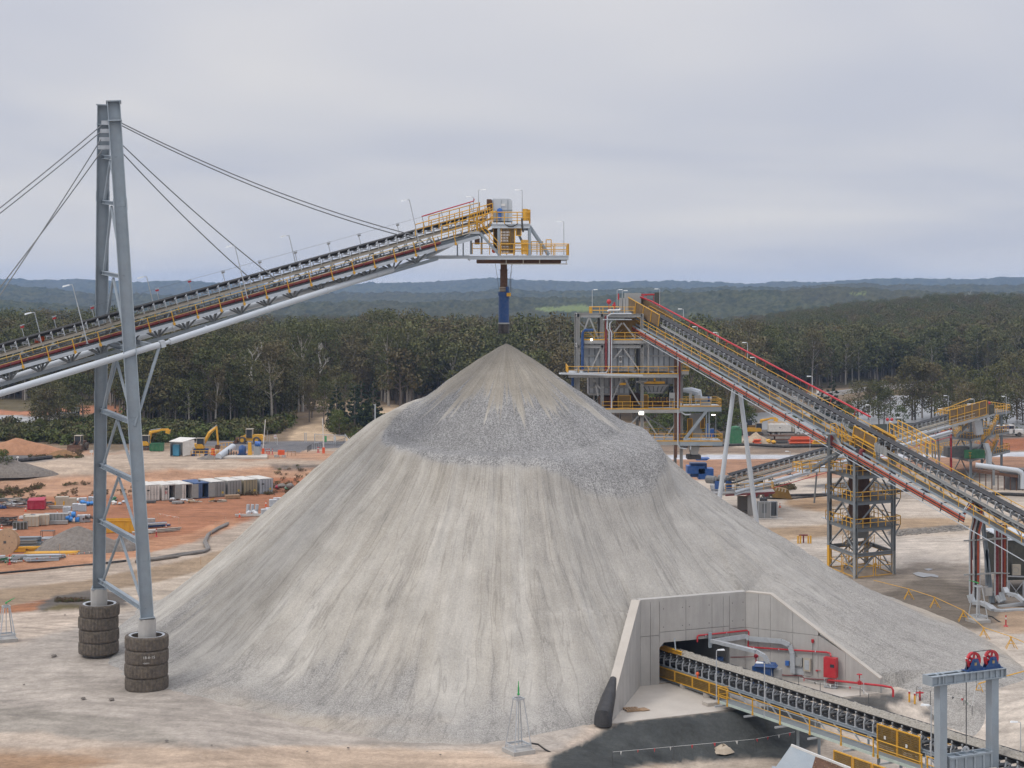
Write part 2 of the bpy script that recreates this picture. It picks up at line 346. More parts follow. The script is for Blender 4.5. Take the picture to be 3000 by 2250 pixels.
def ground_grid(Ys,us,name,m,label_kind='structure'):
 Yg,Ug=np.meshgrid(Ys,us,indexing='ij');Xg=Yg*Ug
 Zg=height(Xg,Yg)
 xp,yp=px_of(Xg,Yg,Zg)
 col=np.empty(Xg.shape+(4,),np.float32);col[...,3]=1
 col[...,:3]=A(196,181,164)
 nx=fbm(Xg/9,Yg/9,4,31,.6);ny=fbm(Xg/9,Yg/9,4,47,.6)
 PN=[fbm(Xg/2.2,Yg/2.2,3,60+q,.6)for q in range(3)]
 for c,amp,poly in ZONES:
  ex=amp*3.0*nx;ey=amp*1.0*ny
  k=0
  for jx,jy,(px_,py_)in((0,0,(0,0)),(.9,.35,(1,0)),(-.9,.35,(1,1)),(.5,-.6,(0,1)),(-.5,-.6,(2,0)),(0,.9,(2,1))):
   w1=PN[px_]if PN is not None else 0
   k=k+inpoly(xp+ex+amp*jx,yp+ey+amp*.55*jy+amp*.5*(w1 if PN is not None else 0),poly)
  k=(k/6.0)[...,None]
  col[...,:3]=col[...,:3]*(1-k)+np.array(A(*desat(c)))*k
 col[...,:3]*=(1+.22*fbm(Xg/1.6,Yg/1.6,3,97,.7)+.16*fbm(Xg/14,Yg/7,4,98))[...,None]
 vs=np.stack([Xg,Yg,Zg],-1).reshape(-1,3)
 me=attr_mesh(name,vs,grid_quads(len(Ys),len(us)),{'Col':('FLOAT_COLOR',col.reshape(-1,4))},m)
 o=bpy.data.objects.new(name,me);COL.objects.link(o);o['kind']=label_kind
 return o
def ground_mat(name,speck=.26,bump=.8):
 m=bpy.data.materials.new(name);m.use_nodes=True
 n=m.node_tree.nodes;l=m.node_tree.links;b=n['Principled BSDF'];b.inputs['Roughness'].default_value=.95;b.inputs['Specular IOR Level'].default_value=.15
 at=n.new('ShaderNodeAttribute');at.attribute_name='Col'
 t=n.new('ShaderNodeTexCoord')
 def noise(sc,det,ro,stretch=None,lo=.3,hi=.7,a=.8,bb=1.2):
  no=n.new('ShaderNodeTexNoise');no.inputs['Scale'].default_value=sc;no.inputs['Detail'].default_value=det;no.inputs['Roughness'].default_value=ro
  if stretch:
   mp=n.new('ShaderNodeMapping');mp.inputs['Scale'].default_value=stretch[:3];mp.inputs['Rotation'].default_value=(0,0,stretch[3])
   l.new(t.outputs['Object'],mp.inputs[0]);l.new(mp.outputs[0],no.inputs['Vector'])
  else:l.new(t.outputs['Object'],no.inputs['Vector'])
  mr=n.new('ShaderNodeMapRange');mr.inputs['From Min'].default_value=lo;mr.inputs['From Max'].default_value=hi
  mr.inputs['To Min'].default_value=a;mr.inputs['To Max'].default_value=bb
  l.new(no.outputs['Fac'],mr.inputs['Value']);return no,mr.outputs[0]
 _,a1=noise(.09,6,.65,None,.3,.7,.84,1.14)
 _,a2=noise(.5,5,.6,(.35,1.0,1,.25),.3,.7,.87,1.12)
 n3,a3=noise(3.0,6,.75,None,.25,.75,1-speck,1+speck)
 _,a4=noise(.3,4,.6,(.12,1.6,1,-.12),.38,.62,.9,1.08)
 def tracks(rot,scl,dist,seed):
  mp=n.new('ShaderNodeMapping');mp.inputs['Rotation'].default_value=(0,0,rot);mp.inputs['Location'].default_value=(seed,seed*1.7,0);l.new(t.outputs['Object'],mp.inputs[0])
  wv=n.new('ShaderNodeTexWave');wv.bands_direction='Y';wv.inputs['Scale'].default_value=scl;wv.inputs['Distortion'].default_value=dist;wv.inputs['Detail'].default_value=3;wv.inputs['Detail Scale'].default_value=.12;wv.inputs['Detail Roughness'].default_value=.6
  l.new(mp.outputs[0],wv.inputs['Vector'])
  mk_=n.new('ShaderNodeTexNoise');mk_.inputs['Scale'].default_value=.045;mk_.inputs['Detail'].default_value=4;l.new(mp.outputs[0],mk_.inputs['Vector'])
  m1=n.new('ShaderNodeMapRange');m1.inputs['From Min'].default_value=.48;m1.inputs['From Max'].default_value=.66;m1.inputs['To Max'].default_value=.2;l.new(mk_.outputs['Fac'],m1.inputs['Value'])
  m2=n.new('ShaderNodeMapRange');m2.inputs['From Min'].default_value=.55;m2.inputs['From Max'].default_value=.95;l.new(wv.outputs['Fac'],m2.inputs['Value'])
  x=n.new('ShaderNodeMath');x.operation='MULTIPLY';l.new(m1.outputs[0],x.inputs[0]);l.new(m2.outputs[0],x.inputs[1])
  y=n.new('ShaderNodeMath');y.operation='SUBTRACT';y.inputs[0].default_value=1.04;l.new(x.outputs[0],y.inputs[1]);return y.outputs[0]
 def mul(p,q):
  x=n.new('ShaderNodeMath');x.operation='MULTIPLY';l.new(p,x.inputs[0]);l.new(q,x.inputs[1]);return x.outputs[0]
 _,a5=noise(1.1,7,.8,None,.3,.7,.86,1.12)
 f=mul(mul(mul(a1,a2),mul(a3,a4)),mul(a5,mul(tracks(.35,.16,5,3),tracks(-.5,.2,7,40))))
 sc=n.new('ShaderNodeVectorMath');sc.operation='SCALE';l.new(at.outputs['Color'],sc.inputs[0]);l.new(f,sc.inputs['Scale'])
 l.new(sc.outputs[0],b.inputs['Base Color'])
 bp=n.new('ShaderNodeBump');bp.inputs['Strength'].default_value=bump;bp.inputs['Distance'].default_value=.12
 l.new(n3.outputs['Fac'],bp.inputs['Height']);l.new(bp.outputs[0],b.inputs['Normal'])
 return m
m_ground=ground_mat('bare_dirt_ground')
Ys=[62.0]
while Ys[-1]<700:Ys.append(Ys[-1]*1.0042)
us=np.linspace(-.44,.44,600)
ground=ground_grid(np.array(Ys),us,'ground',m_ground)
def hill_mat(name,c1,c2,sc):
 m=bpy.data.materials.new(name);m.use_nodes=True
 n=m.node_tree.nodes;l=m.node_tree.links;b=n['Principled BSDF'];b.inputs['Roughness'].default_value=1;b.inputs['Specular IOR Level'].default_value=0
 at=n.new('ShaderNodeAttribute');at.attribute_name='Col'
 l.new(at.outputs['Color'],b.inputs['Base Color'])
 return m
m_hill=hill_mat('distant_forest',0,0,0)
def hill_mesh(name,Y0,Y1,ny,nu,prof,bump,cell,label,pasture=None,base=-8):
 """a wooded ridge: crest height by photo column at its distance, canopy bumps of crown size"""
 Ys=np.linspace(Y0,Y1,ny);us=np.linspace(-.46,.46,nu)
 Yg,Ug=np.meshgrid(Ys,us,indexing='ij');Xg=Yg*Ug
 xp=1500+Ug*F
 ky,kv=zip(*prof)
 Yc=Y0+(Y1-Y0)*.72
 zc=CH-(np.interp(xp,ky,kv)-HY)/F*Yc
 t=(Yg-Y0)/(Yc-Y0)
 sh=np.where(t<1,sst(0,1,t),1-.8*sst(1,1.5,t))
 Zg=base+(zc-base)*sh+bump*2.2*fbm(Xg/(cell*12),Yg/(cell*14),3,71)*sh
 Zg=Zg+bump*(fbm(Xg/cell,Yg/(cell*1.6),3,72,.6)+.1)
 g=.5+1.1*fbm(Xg/(cell*.9),Yg/(cell*1.6),4,74,.75);g2=.5+fbm(Xg/(cell*14),Yg/(cell*30),3,75)
 g=np.clip(g,0,1)[...,None];g2=np.clip(g2,0,1)[...,None]
 c=np.array((.022,.03,.014))*(1-g)+np.array((.085,.088,.045))*g
 c=c*(1-.4*g2)+np.array((.075,.06,.036))*.4*g2
 col=np.ones(Xg.shape+(4,),np.float32);col[...,:3]=c
 if pasture:
  x_,y_=px_of(Xg,Yg,Zg)
  for q in pasture:
   k=inpoly(x_+14*fbm(Xg/40,Yg/40,3,77),y_+2*fbm(Xg/40,Yg/40,3,78),q);col[k,:3]=(.16,.19,.07)
 me=attr_mesh(name,np.stack([Xg,Yg,Zg],-1).reshape(-1,3),grid_quads(ny,nu),{'Col':('FLOAT_COLOR',col.reshape(-1,4))},m_hill)
 o=bpy.data.objects.new(name,me);COL.objects.link(o);o['kind']='structure';return o
Yb=[690.0]
while Yb[-1]<2350:Yb.append(Yb[-1]*1.012)
wooded_rise=ground_grid(np.array(Yb),np.linspace(-.46,.46,300),'wooded_rise',m_ground)
hill_mesh('wooded_hills',2150,3200,150,1000,[(-2000,895),(0,893),(400,900),(900,903),(1300,892),(1700,884),(1900,872),(1950,862),(2130,855),(2260,850),(2400,851),(2560,853),(2750,856),(3000,862),(5000,866)],7,9,'wooded_hills',[[(1560,903),(1700,893),(1745,900),(1720,912),(1600,912)],[(2480,858),(2520,856),(2540,862),(2490,863)]])
hill_mesh('middle_hills',3300,4800,120,900,[(-2000,852),(0,846),(250,858),(500,868),(800,872),(1100,866),(1350,858),(1600,866),(1800,860),(2100,848),(2500,842),(3000,838),(5000,838)],9,14,'hills')
hill_mesh('far_hills',5400,8200,110,1000,[(-2000,826),(0,829),(250,827),(500,829),(700,832),(1000,834),(1200,832),(1300,828),(1430,821),(1560,826),(1700,830),(1850,831),(1970,828),(2130,834),(2250,831),(2440,831),(2452,827),(2600,825),(2800,826),(3000,821),(5000,820)],12,20,'hills')
hm=bpy.data.materials.new('haze_air');hm.use_nodes=True
hn=hm.node_tree.nodes;hl=hm.node_tree.links;hn.clear()
ho=hn.new('ShaderNodeOutputMaterial');hv=hn.new('ShaderNodeVolumePrincipled')
hv.inputs['Color'].default_value=(.44,.64,1.0,1);hv.inputs['Density'].default_value=.000075;hv.inputs['Anisotropy'].default_value=.0
hl.new(hv.outputs[0],ho.inputs['Volume'])
mb=MB();mb.box(0,4480,-26,9000,9200,176)
hz_o=single('haze',None,None,mb,hm,(0,4480,-26),kind='stuff')
def water_mat(name,col,rough):
 m=bpy.data.materials.new(name);m.use_nodes=True
 n=m.node_tree.nodes;l=m.node_tree.links;b=n['Principled BSDF']
 b.inputs['Base Color'].default_value=(*col,1);b.inputs['Roughness'].default_value=rough;b.inputs['IOR'].default_value=1.33
 t=n.new('ShaderNodeTexCoord');no=n.new('ShaderNodeTexNoise');no.inputs['Scale'].default_value=.8;no.inputs['Detail'].default_value=4
 l.new(t.outputs['Object'],no.inputs['Vector'])
 bp=n.new('ShaderNodeBump');bp.inputs['Strength'].default_value=.12;bp.inputs['Distance'].default_value=.05
 l.new(no.outputs['Fac'],bp.inputs['Height']);l.new(bp.outputs[0],b.inputs['Normal'])
 return m
m_water=water_mat('pond_water',(.26,.265,.27),.3)
mb=MB();mb.add([(50,430,-1.0),(300,430,-1.0),(340,660,-1.0),(60,660,-1.0)],[(0,1,2,3)])
o=single('pond_water',None,None,mb,m_water,(150,500,-1.0),kind='structure')
m_rock=mk('grey_rock_facing',(.2,.185,.165),.95,var=.45,scale=.8,dust=.3,bump=1,bscale=2)
m_road=mk('grey_gravel_road',(.24,.235,.23),.9,var=.1,scale=.3)
cre=[P(2150,1184,519),P(2190,1177,522),P(2300,1166,545),P(2420,1152,574),P(2560,1134,612),P(2680,1128,622),P(2850,1124,630),P(3300,1120,640)]
mb=MB();vs=[];fs=[]
for i,p in enumerate(cre):
 q=V((p.x*.985,p.y*.985,-1.6));bk=V((p.x*1.012,p.y*1.012,p.z));bb=V((p.x*1.03,p.y*1.03,-2.5))
 vs+=[q,p,bk,bb]
for i in range(len(cre)-1):
 for k in range(3):fs.append((i*4+k,(i+1)*4+k,(i+1)*4+k+1,i*4+k+1))
mb.add(vs,fs)
single('dam_wall','grey rock faced dam wall at the back of the pale pond','dam',mb,m_rock)
mb=MB();vs=[];fs=[]
for i,p in enumerate(cre):
 vs+=[V((p.x*1.0015,p.y*1.0015,p.z+.02)),V((p.x*1.0105,p.y*1.0105,p.z+.02))]
for i in range(len(cre)-1):fs.append((i*2,(i+1)*2,(i+1)*2+1,i*2+1))
mb.add(vs,fs);single('dam_road',None,None,mb,m_road,kind='structure')
PC=(-0.6,168.6)
def pile_z(X,Y):
 x=X-PC[0];y=Y-PC[1];r=np.hypot(x,y)+1e-6;th=np.arctan2(y,x)
 front=np.clip(-np.sin(th),0,1);right=np.clip(np.cos(th),0,1);left=np.clip(-np.cos(th),0,1)
 wf=np.sin(th)**2;wl=np.where(np.cos(th)<0,np.cos(th)**2,0);wr_=np.where(np.cos(th)>=0,np.cos(th)**2,0)
 obr=31.9-.85*np.minimum(r,19)-.66*np.clip(r-19,0,99)
 ob=wf*(31.3-.912*r)+wl*(33.9-.917*r)+wr_*obr
 ob=ob+fbm(th*2.2+5,r*0+3.3,3,21)*1.3*sst(6,25,r)
 ap=1.15+.5*right-.115*np.clip(r-31-5*right,-6,40)
 k=1.3+.9*right
 outer=ap+k*np.log1p(np.exp(np.clip((ob-ap)/k,-30,30)))
 cap_=27.6-.43*r;outer=-.5*np.log(np.exp(-outer/.5+30)+np.exp(-cap_/.5+30))+15.0
 crater=8.8+4.9*sst(-.1,.7,front)+4.4*sst(.2,1,right)*(1-.5*front)
 isl=.695+.15*front
 inn=29.6-isl*np.minimum(r,12)-.12*np.clip(r-12,0,99)-.25*np.exp(-r/.8)
 inn=inn+.22*fbm(th*6,r/4,3,25)*sst(.8,4,r)
 crater=8.6+6.4*sst(-.1,.75,front)+4.2*sst(.2,1,right)*(1-.3*front)-.9*left*front
 w=sst(-1.0,1.2,r-crater+1.0*fbm(th*4,r/30,3,22))
 z=inn*(1-w)+outer*w
 rim=np.exp(-((r-crater-.6)/1.3)**2)*(.8*front+.3*right)
 z=z+rim*.6
 ril=fbm(th*22,r/16,3,23)*.30+fbm(th*70,r/9,2,26)*.14+.5*fbm(th*7,r/22,3,29)
 z=z+ril*w*sst(44,28,r)*(.35+.65*sst(10,16,r))
 z=z+.32*fbm(X/2.6,Y/2.6,4,24,.55)*w*sst(-.2,.5,np.cos(th)+.5*front)*sst(40,26,r)
 z=z+.10*fbm(X/1.1,Y/1.1,3,27)
 edge=43+10*np.exp(-((th+.62)/.45)**2)+3.5*np.sin(th*3+1)+5.0*fbm(th*3,r*0,3,28)+4.5*left*front*1.5
 z=z*1.0-2.2*sst(edge-3,edge+3,r)
 return z,r,th,w
BL,BR=np.array([11.2,146.0]),np.array([21.0,150.3])
nt_,nr_=820,300
rr=np.concatenate([np.linspace(0.02,16,110,endpoint=False),np.linspace(16,62,nr_-110)])
th=np.linspace(0,2*np.pi,nt_)
Rg,Tg=np.meshgrid(rr,th,indexing='ij')
Xp=PC[0]+Rg*np.cos(Tg);Yp=PC[1]+Rg*np.sin(Tg)
Zp,r_,th_,w_=pile_z(Xp,Yp)
Zt=height(Xp,Yp)
Zp=Zp+np.where((Xp<-14)&(r_>26),Zt*sst(26,40,r_)*.9,0)
rlim=46+10*np.exp(-((Tg-2*np.pi+.62)/.45)**2)
Zp=np.where(r_>rlim,np.minimum(Zp,Zt+.9-(r_-rlim)*.35),Zp)
Zp=np.maximum(Zp,Zt-.8)
court=[(LF[0]-.4,LF[1]-.6),(BL[0]-.6,BL[1]+.5),(BR[0]+.0,BR[1]+.75),(RF[0]+.1,RF[1]+.2),(RF[0]+9,RF[1]-22),(LF[0]+1,LF[1]-22)]
inc=inpoly(Xp,Yp,court)
qx,qy=Xp-BL[0],Yp-BL[1]
sb=qx*EV[0]+qy*EV[1];db=-(qx*NV[0]+qy*NV[1])
Zp=np.where((sb>-1.5)&(sb<12)&(db>.5)&(db<6),np.maximum(Zp,6.9+.6*(db-.6)),Zp)
lim=7.25+.80*np.clip(db-.7,0,99)+.66*np.clip(-sb-.8,0,99)+.5*np.clip(sb-11.5,0,99)
lim=lim+.06*np.clip(db-3,0,99)**2
Zp=Zp-np.where(db>0,2.7*np.exp(-(((sb-5.2)/9.0)**2))*np.exp(-((db/7.5)**2)),0)
kk=np.clip((BL[1]-Yp)/(BL[1]-LF[1]),0,1.6)
xw=LF[0]+(Yp-LF[1])*(BL[0]-LF[0])/(BL[1]-LF[1])
liml=.03*np.clip(xw-3-Xp,0,99)**2+6.95-kk*6.9+.66*np.clip(xw-.8-Xp,0,99)
mixl=sst(146,150,Yp)
lim=np.where((sb<0)&(Xp<14),liml*(1-mixl)+lim*mixl,lim)
def smin(a,b,k=1.1):m_=np.minimum(a,b);return m_-k*np.log(np.exp(np.clip(-(a-m_)/k,-40,0))+np.exp(np.clip(-(b-m_)/k,-40,0)))
Zp=np.where((db>.3)&(sb>-40)&(sb<11.5)|((sb<=0)&(Xp<14)&(Xp>-25)),smin(Zp,lim),Zp)
wr=(RF-BR)/np.hypot(*(RF-BR));nr2=np.array([wr[1]*-1,wr[0]])
sr=(Xp-BR[0])*wr[0]+(Yp-BR[1])*wr[1];dr=(Xp-BR[0])*nr2[0]+(Yp-BR[1])*nr2[1]
Zp=np.where((sr>-1)&(sr<16)&(dr>.3),smin(Zp,np.clip(7.2-np.clip(sr-2.4,0,99)*.60,.5,7.2)+np.clip(dr-.7,0,99)*.66),Zp)
f1=fbm(Tg*26,Rg/40,3,41,.6);f2=fbm(Xp/6,Yp/6,4,42);f3=fbm(Tg*9+2,Rg/18,4,43,.6)
coarse=sst(.3,.6,1-w_+.25*f2)*sst(6.6,8.2,Rg+7*f3+3*f1)+.0
crat=coarse.copy()
toe=sst(30.0,37.0,Rg+5*f3+3*f1)
coarse=np.clip(np.maximum(coarse,toe)+.35*sst(.3,.55,f3+.5*f1)*w_,0,1)
rightband=sst(.1,.3,Tg)*0
coarse=np.maximum(coarse,sst(.25,.0,np.abs(((Tg+np.pi)%(2*np.pi))-np.pi+.05))*sst(5,8,Rg)*.9)
tan_=np.clip(.42+.55*f1+.7*f3+.5*f2,0,1)
cc=np.array(A(188,184,178));cf=np.array(A(208,203,194));cf2=np.array(A(188,181,169));cd_=np.array(A(152,143,127))
base=cf*(1-tan_[...,None])+cf2*tan_[...,None]
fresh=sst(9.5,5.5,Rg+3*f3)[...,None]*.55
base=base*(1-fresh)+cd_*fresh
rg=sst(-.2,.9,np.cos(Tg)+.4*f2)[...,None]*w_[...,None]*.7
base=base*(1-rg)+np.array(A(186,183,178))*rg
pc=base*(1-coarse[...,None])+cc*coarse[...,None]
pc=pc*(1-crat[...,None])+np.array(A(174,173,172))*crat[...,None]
coarse=np.clip(coarse*.8+crat*.8,0,1.3)
sl_=(Xp-LF[0])*EV[0]+(Yp-LF[1])*EV[1];dl_=(Xp-LF[0])*NV[0]+(Yp-LF[1])*NV[1]
Zp=np.where((dl_>-1.5)&(sl_>20),np.minimum(Zp,Zt-.5+(sl_-27.0)*.3),Zp)
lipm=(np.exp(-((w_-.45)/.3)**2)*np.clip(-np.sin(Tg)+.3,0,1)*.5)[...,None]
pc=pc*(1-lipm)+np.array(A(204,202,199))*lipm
sand=sst(38,47,Rg-12*np.exp(-((Tg-2*np.pi+.62)/.5)**2)+9*f2-3*np.clip(-np.sin(Tg),0,1)*np.clip(np.cos(Tg)+.6,0,1))[...,None]
pc=pc*(1-sand)+np.array(A(198,187,172))*sand;coarse=coarse*(1-.75*sand[...,0])
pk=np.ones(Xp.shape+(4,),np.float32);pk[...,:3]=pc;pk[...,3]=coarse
m_pile=bpy.data.materials.new('crushed_rock_pile');m_pile.use_nodes=True
n=m_pile.node_tree.nodes;l=m_pile.node_tree.links;b=n['Principled BSDF'];b.inputs['Roughness'].default_value=.95;b.inputs['Specular IOR Level'].default_value=.15
at=n.new('ShaderNodeAttribute');at.attribute_name='Col';ap_=n.new('ShaderNodeAttribute');ap_.attribute_name='Polar'
t=n.new('ShaderNodeTexCoord')
def tn(kind,vec,**k):
 q=n.new(kind)
 for a,v in k.items():q.inputs[a].default_value=v
 l.new(vec,q.inputs['Vector']);return q
v1=tn('ShaderNodeTexVoronoi',t.outputs['Object'],Scale=12.0,Randomness=1.0)
n2=tn('ShaderNodeTexNoise',t.outputs['Object'],Scale=6.0,Detail=5.0,Roughness=.8)
n3=tn('ShaderNodeTexNoise',ap_.outputs['Vector'],Scale=1.0,Detail=7.0,Roughness=.72)
n4=tn('ShaderNodeTexNoise',t.outputs['Object'],Scale=.35,Detail=6.0,Roughness=.65)
def mr(sock,a,bb,c,d):
 q=n.new('ShaderNodeMapRange');q.inputs['From Min'].default_value=a;q.inputs['From Max'].default_value=bb;q.inputs['To Min'].default_value=c;q.inputs['To Max'].default_value=d
 l.new(sock,q.inputs['Value']);return q.outputs[0]
def mm(op,a,bb):
 q=n.new('ShaderNodeMath');q.operation=op
 for i,s_ in enumerate((a,bb)):
  if isinstance(s_,(int,float)):q.inputs[i].default_value=s_
  else:l.new(s_,q.inputs[i])
 return q.outputs[0]
sepc=n.new('ShaderNodeSeparateColor');l.new(v1.outputs['Color'],sepc.inputs[0])
speck=mr(sepc.outputs[0],0,1,.68,1.3)
fine=mr(n2.outputs['Fac'],.25,.75,.78,1.2)
streak=mr(n3.outputs['Fac'],.3,.7,.88,1.1)
blot=mr(n4.outputs['Fac'],.3,.7,.86,1.12)
cs=at.outputs['Alpha']
mixs=n.new('ShaderNodeMix');mixs.data_type='FLOAT';mixs.clamp_factor=False;l.new(cs,mixs.inputs[0]);l.new(mm('MULTIPLY',fine,streak),mixs.inputs[2]);l.new(speck,mixs.inputs[3])
n5=tn('ShaderNodeTexNoise',ap_.outputs['Vector'],Scale=.55,Detail=3.0,Roughness=.6)
n6=tn('ShaderNodeTexNoise',ap_.outputs['Vector'],Scale=1.7,Detail=3.0,Roughness=.6)
def ridge(q,wdt,dk):return mr(mm('ABSOLUTE',mm('SUBTRACT',q.outputs['Fac'],.5),0),0,wdt,dk,1.0)
tot=mm('MULTIPLY',mm('MULTIPLY',mixs.outputs[0],blot),mm('MULTIPLY',ridge(n5,.02,.8),ridge(n6,.014,.9)))
sc=n.new('ShaderNodeVectorMath');sc.operation='SCALE';l.new(at.outputs['Color'],sc.inputs[0]);l.new(tot,sc.inputs['Scale']);l.new(sc.outputs[0],b.inputs['Base Color'])
bp=n.new('ShaderNodeBump');bp.inputs['Distance'].default_value=.16
l.new(mr(cs,0,1,.35,.7),bp.inputs['Strength']);l.new(mm('ADD',mm('MULTIPLY',n2.outputs['Fac'],.6),mm('MULTIPLY',v1.outputs['Distance'],-1.0)),bp.inputs['Height'])
l.new(bp.outputs[0],b.inputs['Normal'])
ncr=inc.ravel();PQ=grid_quads(nr_,nt_);PQ=PQ[~(ncr[PQ].any(1))]
wob=.5*fbm(Xp/5,Yp/5,3,95)
pol=np.stack([Tg*26+wob,Rg/9,Rg*0],-1)
me=attr_mesh('rock_stockpile',np.stack([Xp,Yp,Zp],-1).reshape(-1,3),PQ,{'Col':('FLOAT_COLOR',pk.reshape(-1,4)),'Polar':('FLOAT_VECTOR',pol.reshape(-1,3))},m_pile)
pile=bpy.data.objects.new('rock_stockpile',me);COL.objects.link(pile)
pile['label']='huge conical grey crushed rock stockpile with a sunken crater round its peak';pile['category']='stockpile'
class Fr:
 """frame along a conveyor: t metres along, u to its right hand (level), w normal to the belt"""
 def __init__(s,a,b):
  s.o=V(a);s.d=(V(b)-V(a));s.len=s.d.length;s.d.normalize()
  s.s=s.d.cross(V((0,0,1))).normalized();s.n=s.s.cross(s.d)
 def p(s,t,u=0.0,w=0.0):return s.o+s.d*t+s.s*u+s.n*w
 def M(s,t,u=0.0,w=0.0):
  q=s.p(t,u,w);m=Matrix.Identity(4)
  for i in range(3):m[i][0]=s.s[i];m[i][1]=s.d[i];m[i][2]=s.n[i];m[i][3]=q[i]
  return m
def rail(mb,pts,h=1.05,sp=2.0,r=.032,mid=True,up=None,posts=True,n=5):
 up=V(up)if up is not None else V((0,0,1));pts=[V(p)for p in pts]
 for a,b in zip(pts,pts[1:]):
  mb.tube(a+up*h,b+up*h,r,n,cap=False)
  if mid:mb.tube(a+up*h*.52,b+up*h*.52,r*.8,n,cap=False)
  if posts:
   k=max(1,round((b-a).length/sp))
   for i in range(k+1):q=a.lerp(b,i/k);mb.tube(q,q+up*h,r,n,cap=False)
 return mb
def stairs(mb,a,b,w,side,n=None,rise=.2):
 a=V(a);b=V(b);side=V(side).normalized()
 for k in(0,1):mb.beam(a+side*w*k,b+side*w*k,.07,.26)
 n=n or max(3,int(abs(b.z-a.z)/rise))
 f=V((b.x-a.x,b.y-a.y,0)).normalized()
 for i in range(1,n):
  q=a.lerp(b,i/n);mb.beam(q,q+side*w,.24,.04,V((0,0,1)))
 return mb
def trough(mb,fr,t0,t1,bw,w=0.0,th=.05,dip=.2,step=None):
 prof=[(-bw/2,dip),(-bw*.2,0),(bw*.2,0),(bw/2,dip),(bw/2,dip-th),(bw*.2,-th),(-bw*.2,-th),(-bw/2,dip-th)]
 return mb.prism([fr.p(t0,u,w+q)for u,q in prof],fr.d*(t1-t0))
def idler_mesh(bw,m,drop=.42,wing=.22,leg=.07,out=.18):
 mb=MB();e=bw/2+out
 mb.beam((-e,0,-drop*.55),(e,0,-drop*.55),leg,leg,(0,0,1))
 for s in(-1,1):
  mb.beam((s*e,0,-drop),(s*e,0,-drop*.1),leg,leg*1.3,(1,0,0))
  mb.beam((s*e,0,-drop*.1),(s*(e+.05),0,wing),leg,leg,(1,0,0))
 mb2=MB()
 mb.tube((-bw*.2,0,-.14),(bw*.2,0,-.14),.075,6)
 for s in(-1,1):mb.tube((s*bw*.22,0,-.13),(s*bw*.52,0,.08),.075,6)
 return mesh('idler',mb,m)
def lamp_post(base,up,h,arm,label,group,lit=False,r=.045,armdir=(1,0,0),name='light_pole'):
 base=V(base);up=V(up).normalized();a=V(armdir).normalized()
 t=thing(name,label,'light pole',base,group)
 mb=MB();top=base+up*h
 mb.tube(base,top,r*1.2,6,r*.8);mb.tube(top,top+a*arm+up*.06,r*.7,5)
 mb.box(base.x,base.y,base.z,.22,.22,.03)
 part(t,'pole',mb,m_galv)
 hd=top+a*(arm+.22)+up*.05
 mb=MB();q=a*.3;s=a.cross(up).normalized()*.11;k=up*.05
 mb.add([hd-q-s*.5-k,hd+q-s-k,hd+q+s-k,hd-q+s*.5-k,hd-q-s*.4+k,hd+q*.8-s*.7+k*1.4,hd+q*.8+s*.7+k*1.4,hd-q+s*.4+k],[(3,2,1,0),(4,5,6,7),(0,1,5,4),(1,2,6,5),(2,3,7,6),(3,0,4,7)])
 part(t,'lamp_head',mb,m_lamp if lit else m_lamp2)
 return t
mc=V((-34.8,146.7,0))
near0,far0=P(431,1810,140.2),P(290,1722,152.6)
near1,far1=P(333,300,145.4),P(304,308,148.6)
mast=thing('cable_mast','tall grey steel A frame mast with stay cables beside the stockpile','mast',(-34.2,146.5,1.0))
def leg_at(n,z):
 a,b=(near0,near1)if n else(far0,far1)
 t=(z-a.z)/(b.z-a.z);return a.lerp(b,t)
mdir=V((near0.x-far0.x,near0.y-far0.y,0)).normalized()
mnor=V((mdir.y,-mdir.x,0))*-1
for n_ in(1,0):
 a,b=(near0,near1)if n_ else(far0,far1)
 mb=MB();mb.ibeam(a,b,.95,1.12,.07,V((.9,.2,0)))
 lg=part(mast,'leg',mb,m_steel);d=(b-a).normalized()
 for z_ in(12,24,42):
  q=leg_at(n_,z_+(0 if n_ else 1));x_=d.cross(V((.9,.2,0))).normalized();y_=x_.cross(d)
  for s_ in(-1,1):mb=MB();mb.beam(q-d*.45+y_*.572*s_,q+d*.45+y_*.572*s_,.9,.03,y_);part(lg,'splice_plate',mb,m_steel)
  for s_ in(-1,1):mb=MB();mb.beam(q-d*.22+x_*.04*s_,q+d*.22+x_*.04*s_,.8,.03,x_);part(lg,'splice_plate',mb,m_steel)
 for p_,w1_,w2_ in((b+d*.02,1.05,1.3),(b-d*1.7,1.0,1.2),(a,1.3,1.3)):
  mb=MB();mb.beam(p_-d*.05,p_+d*.05,w1_,w2_,V((.9,.2,0)));part(lg,'stiffener_plate',mb,m_steel)
 mb=MB();mb.tube((a.x,a.y,-1),(a.x,a.y,a.z-.05),.74,20)
 part(mast,'concrete_pier',mb,m_conc)
zs=[7.7,13.2,18.3,23.3,29.5,35.7,42.0,46.0]
for i,z_ in enumerate(zs):
 a,b=leg_at(1,z_),leg_at(0,z_+.5)
 mb=MB();mb.ibeam(a,b,.38,.42 if i<5 else.34,.05);part(mast,'cross_beam',mb,m_steel)
 if 0<i<8 and i!=4:
  m_=a.lerp(b,.5);dn=V((0,0,-.3));zl=zs[i-1]
  for n_ in(1,0):
   q=leg_at(n_,zl+.3);q=q.lerp(leg_at(1-n_,zl+.3),.07)
   mb=MB();mb.tube(m_+dn,q,.13,8);part(mast,'brace',mb,m_steel)
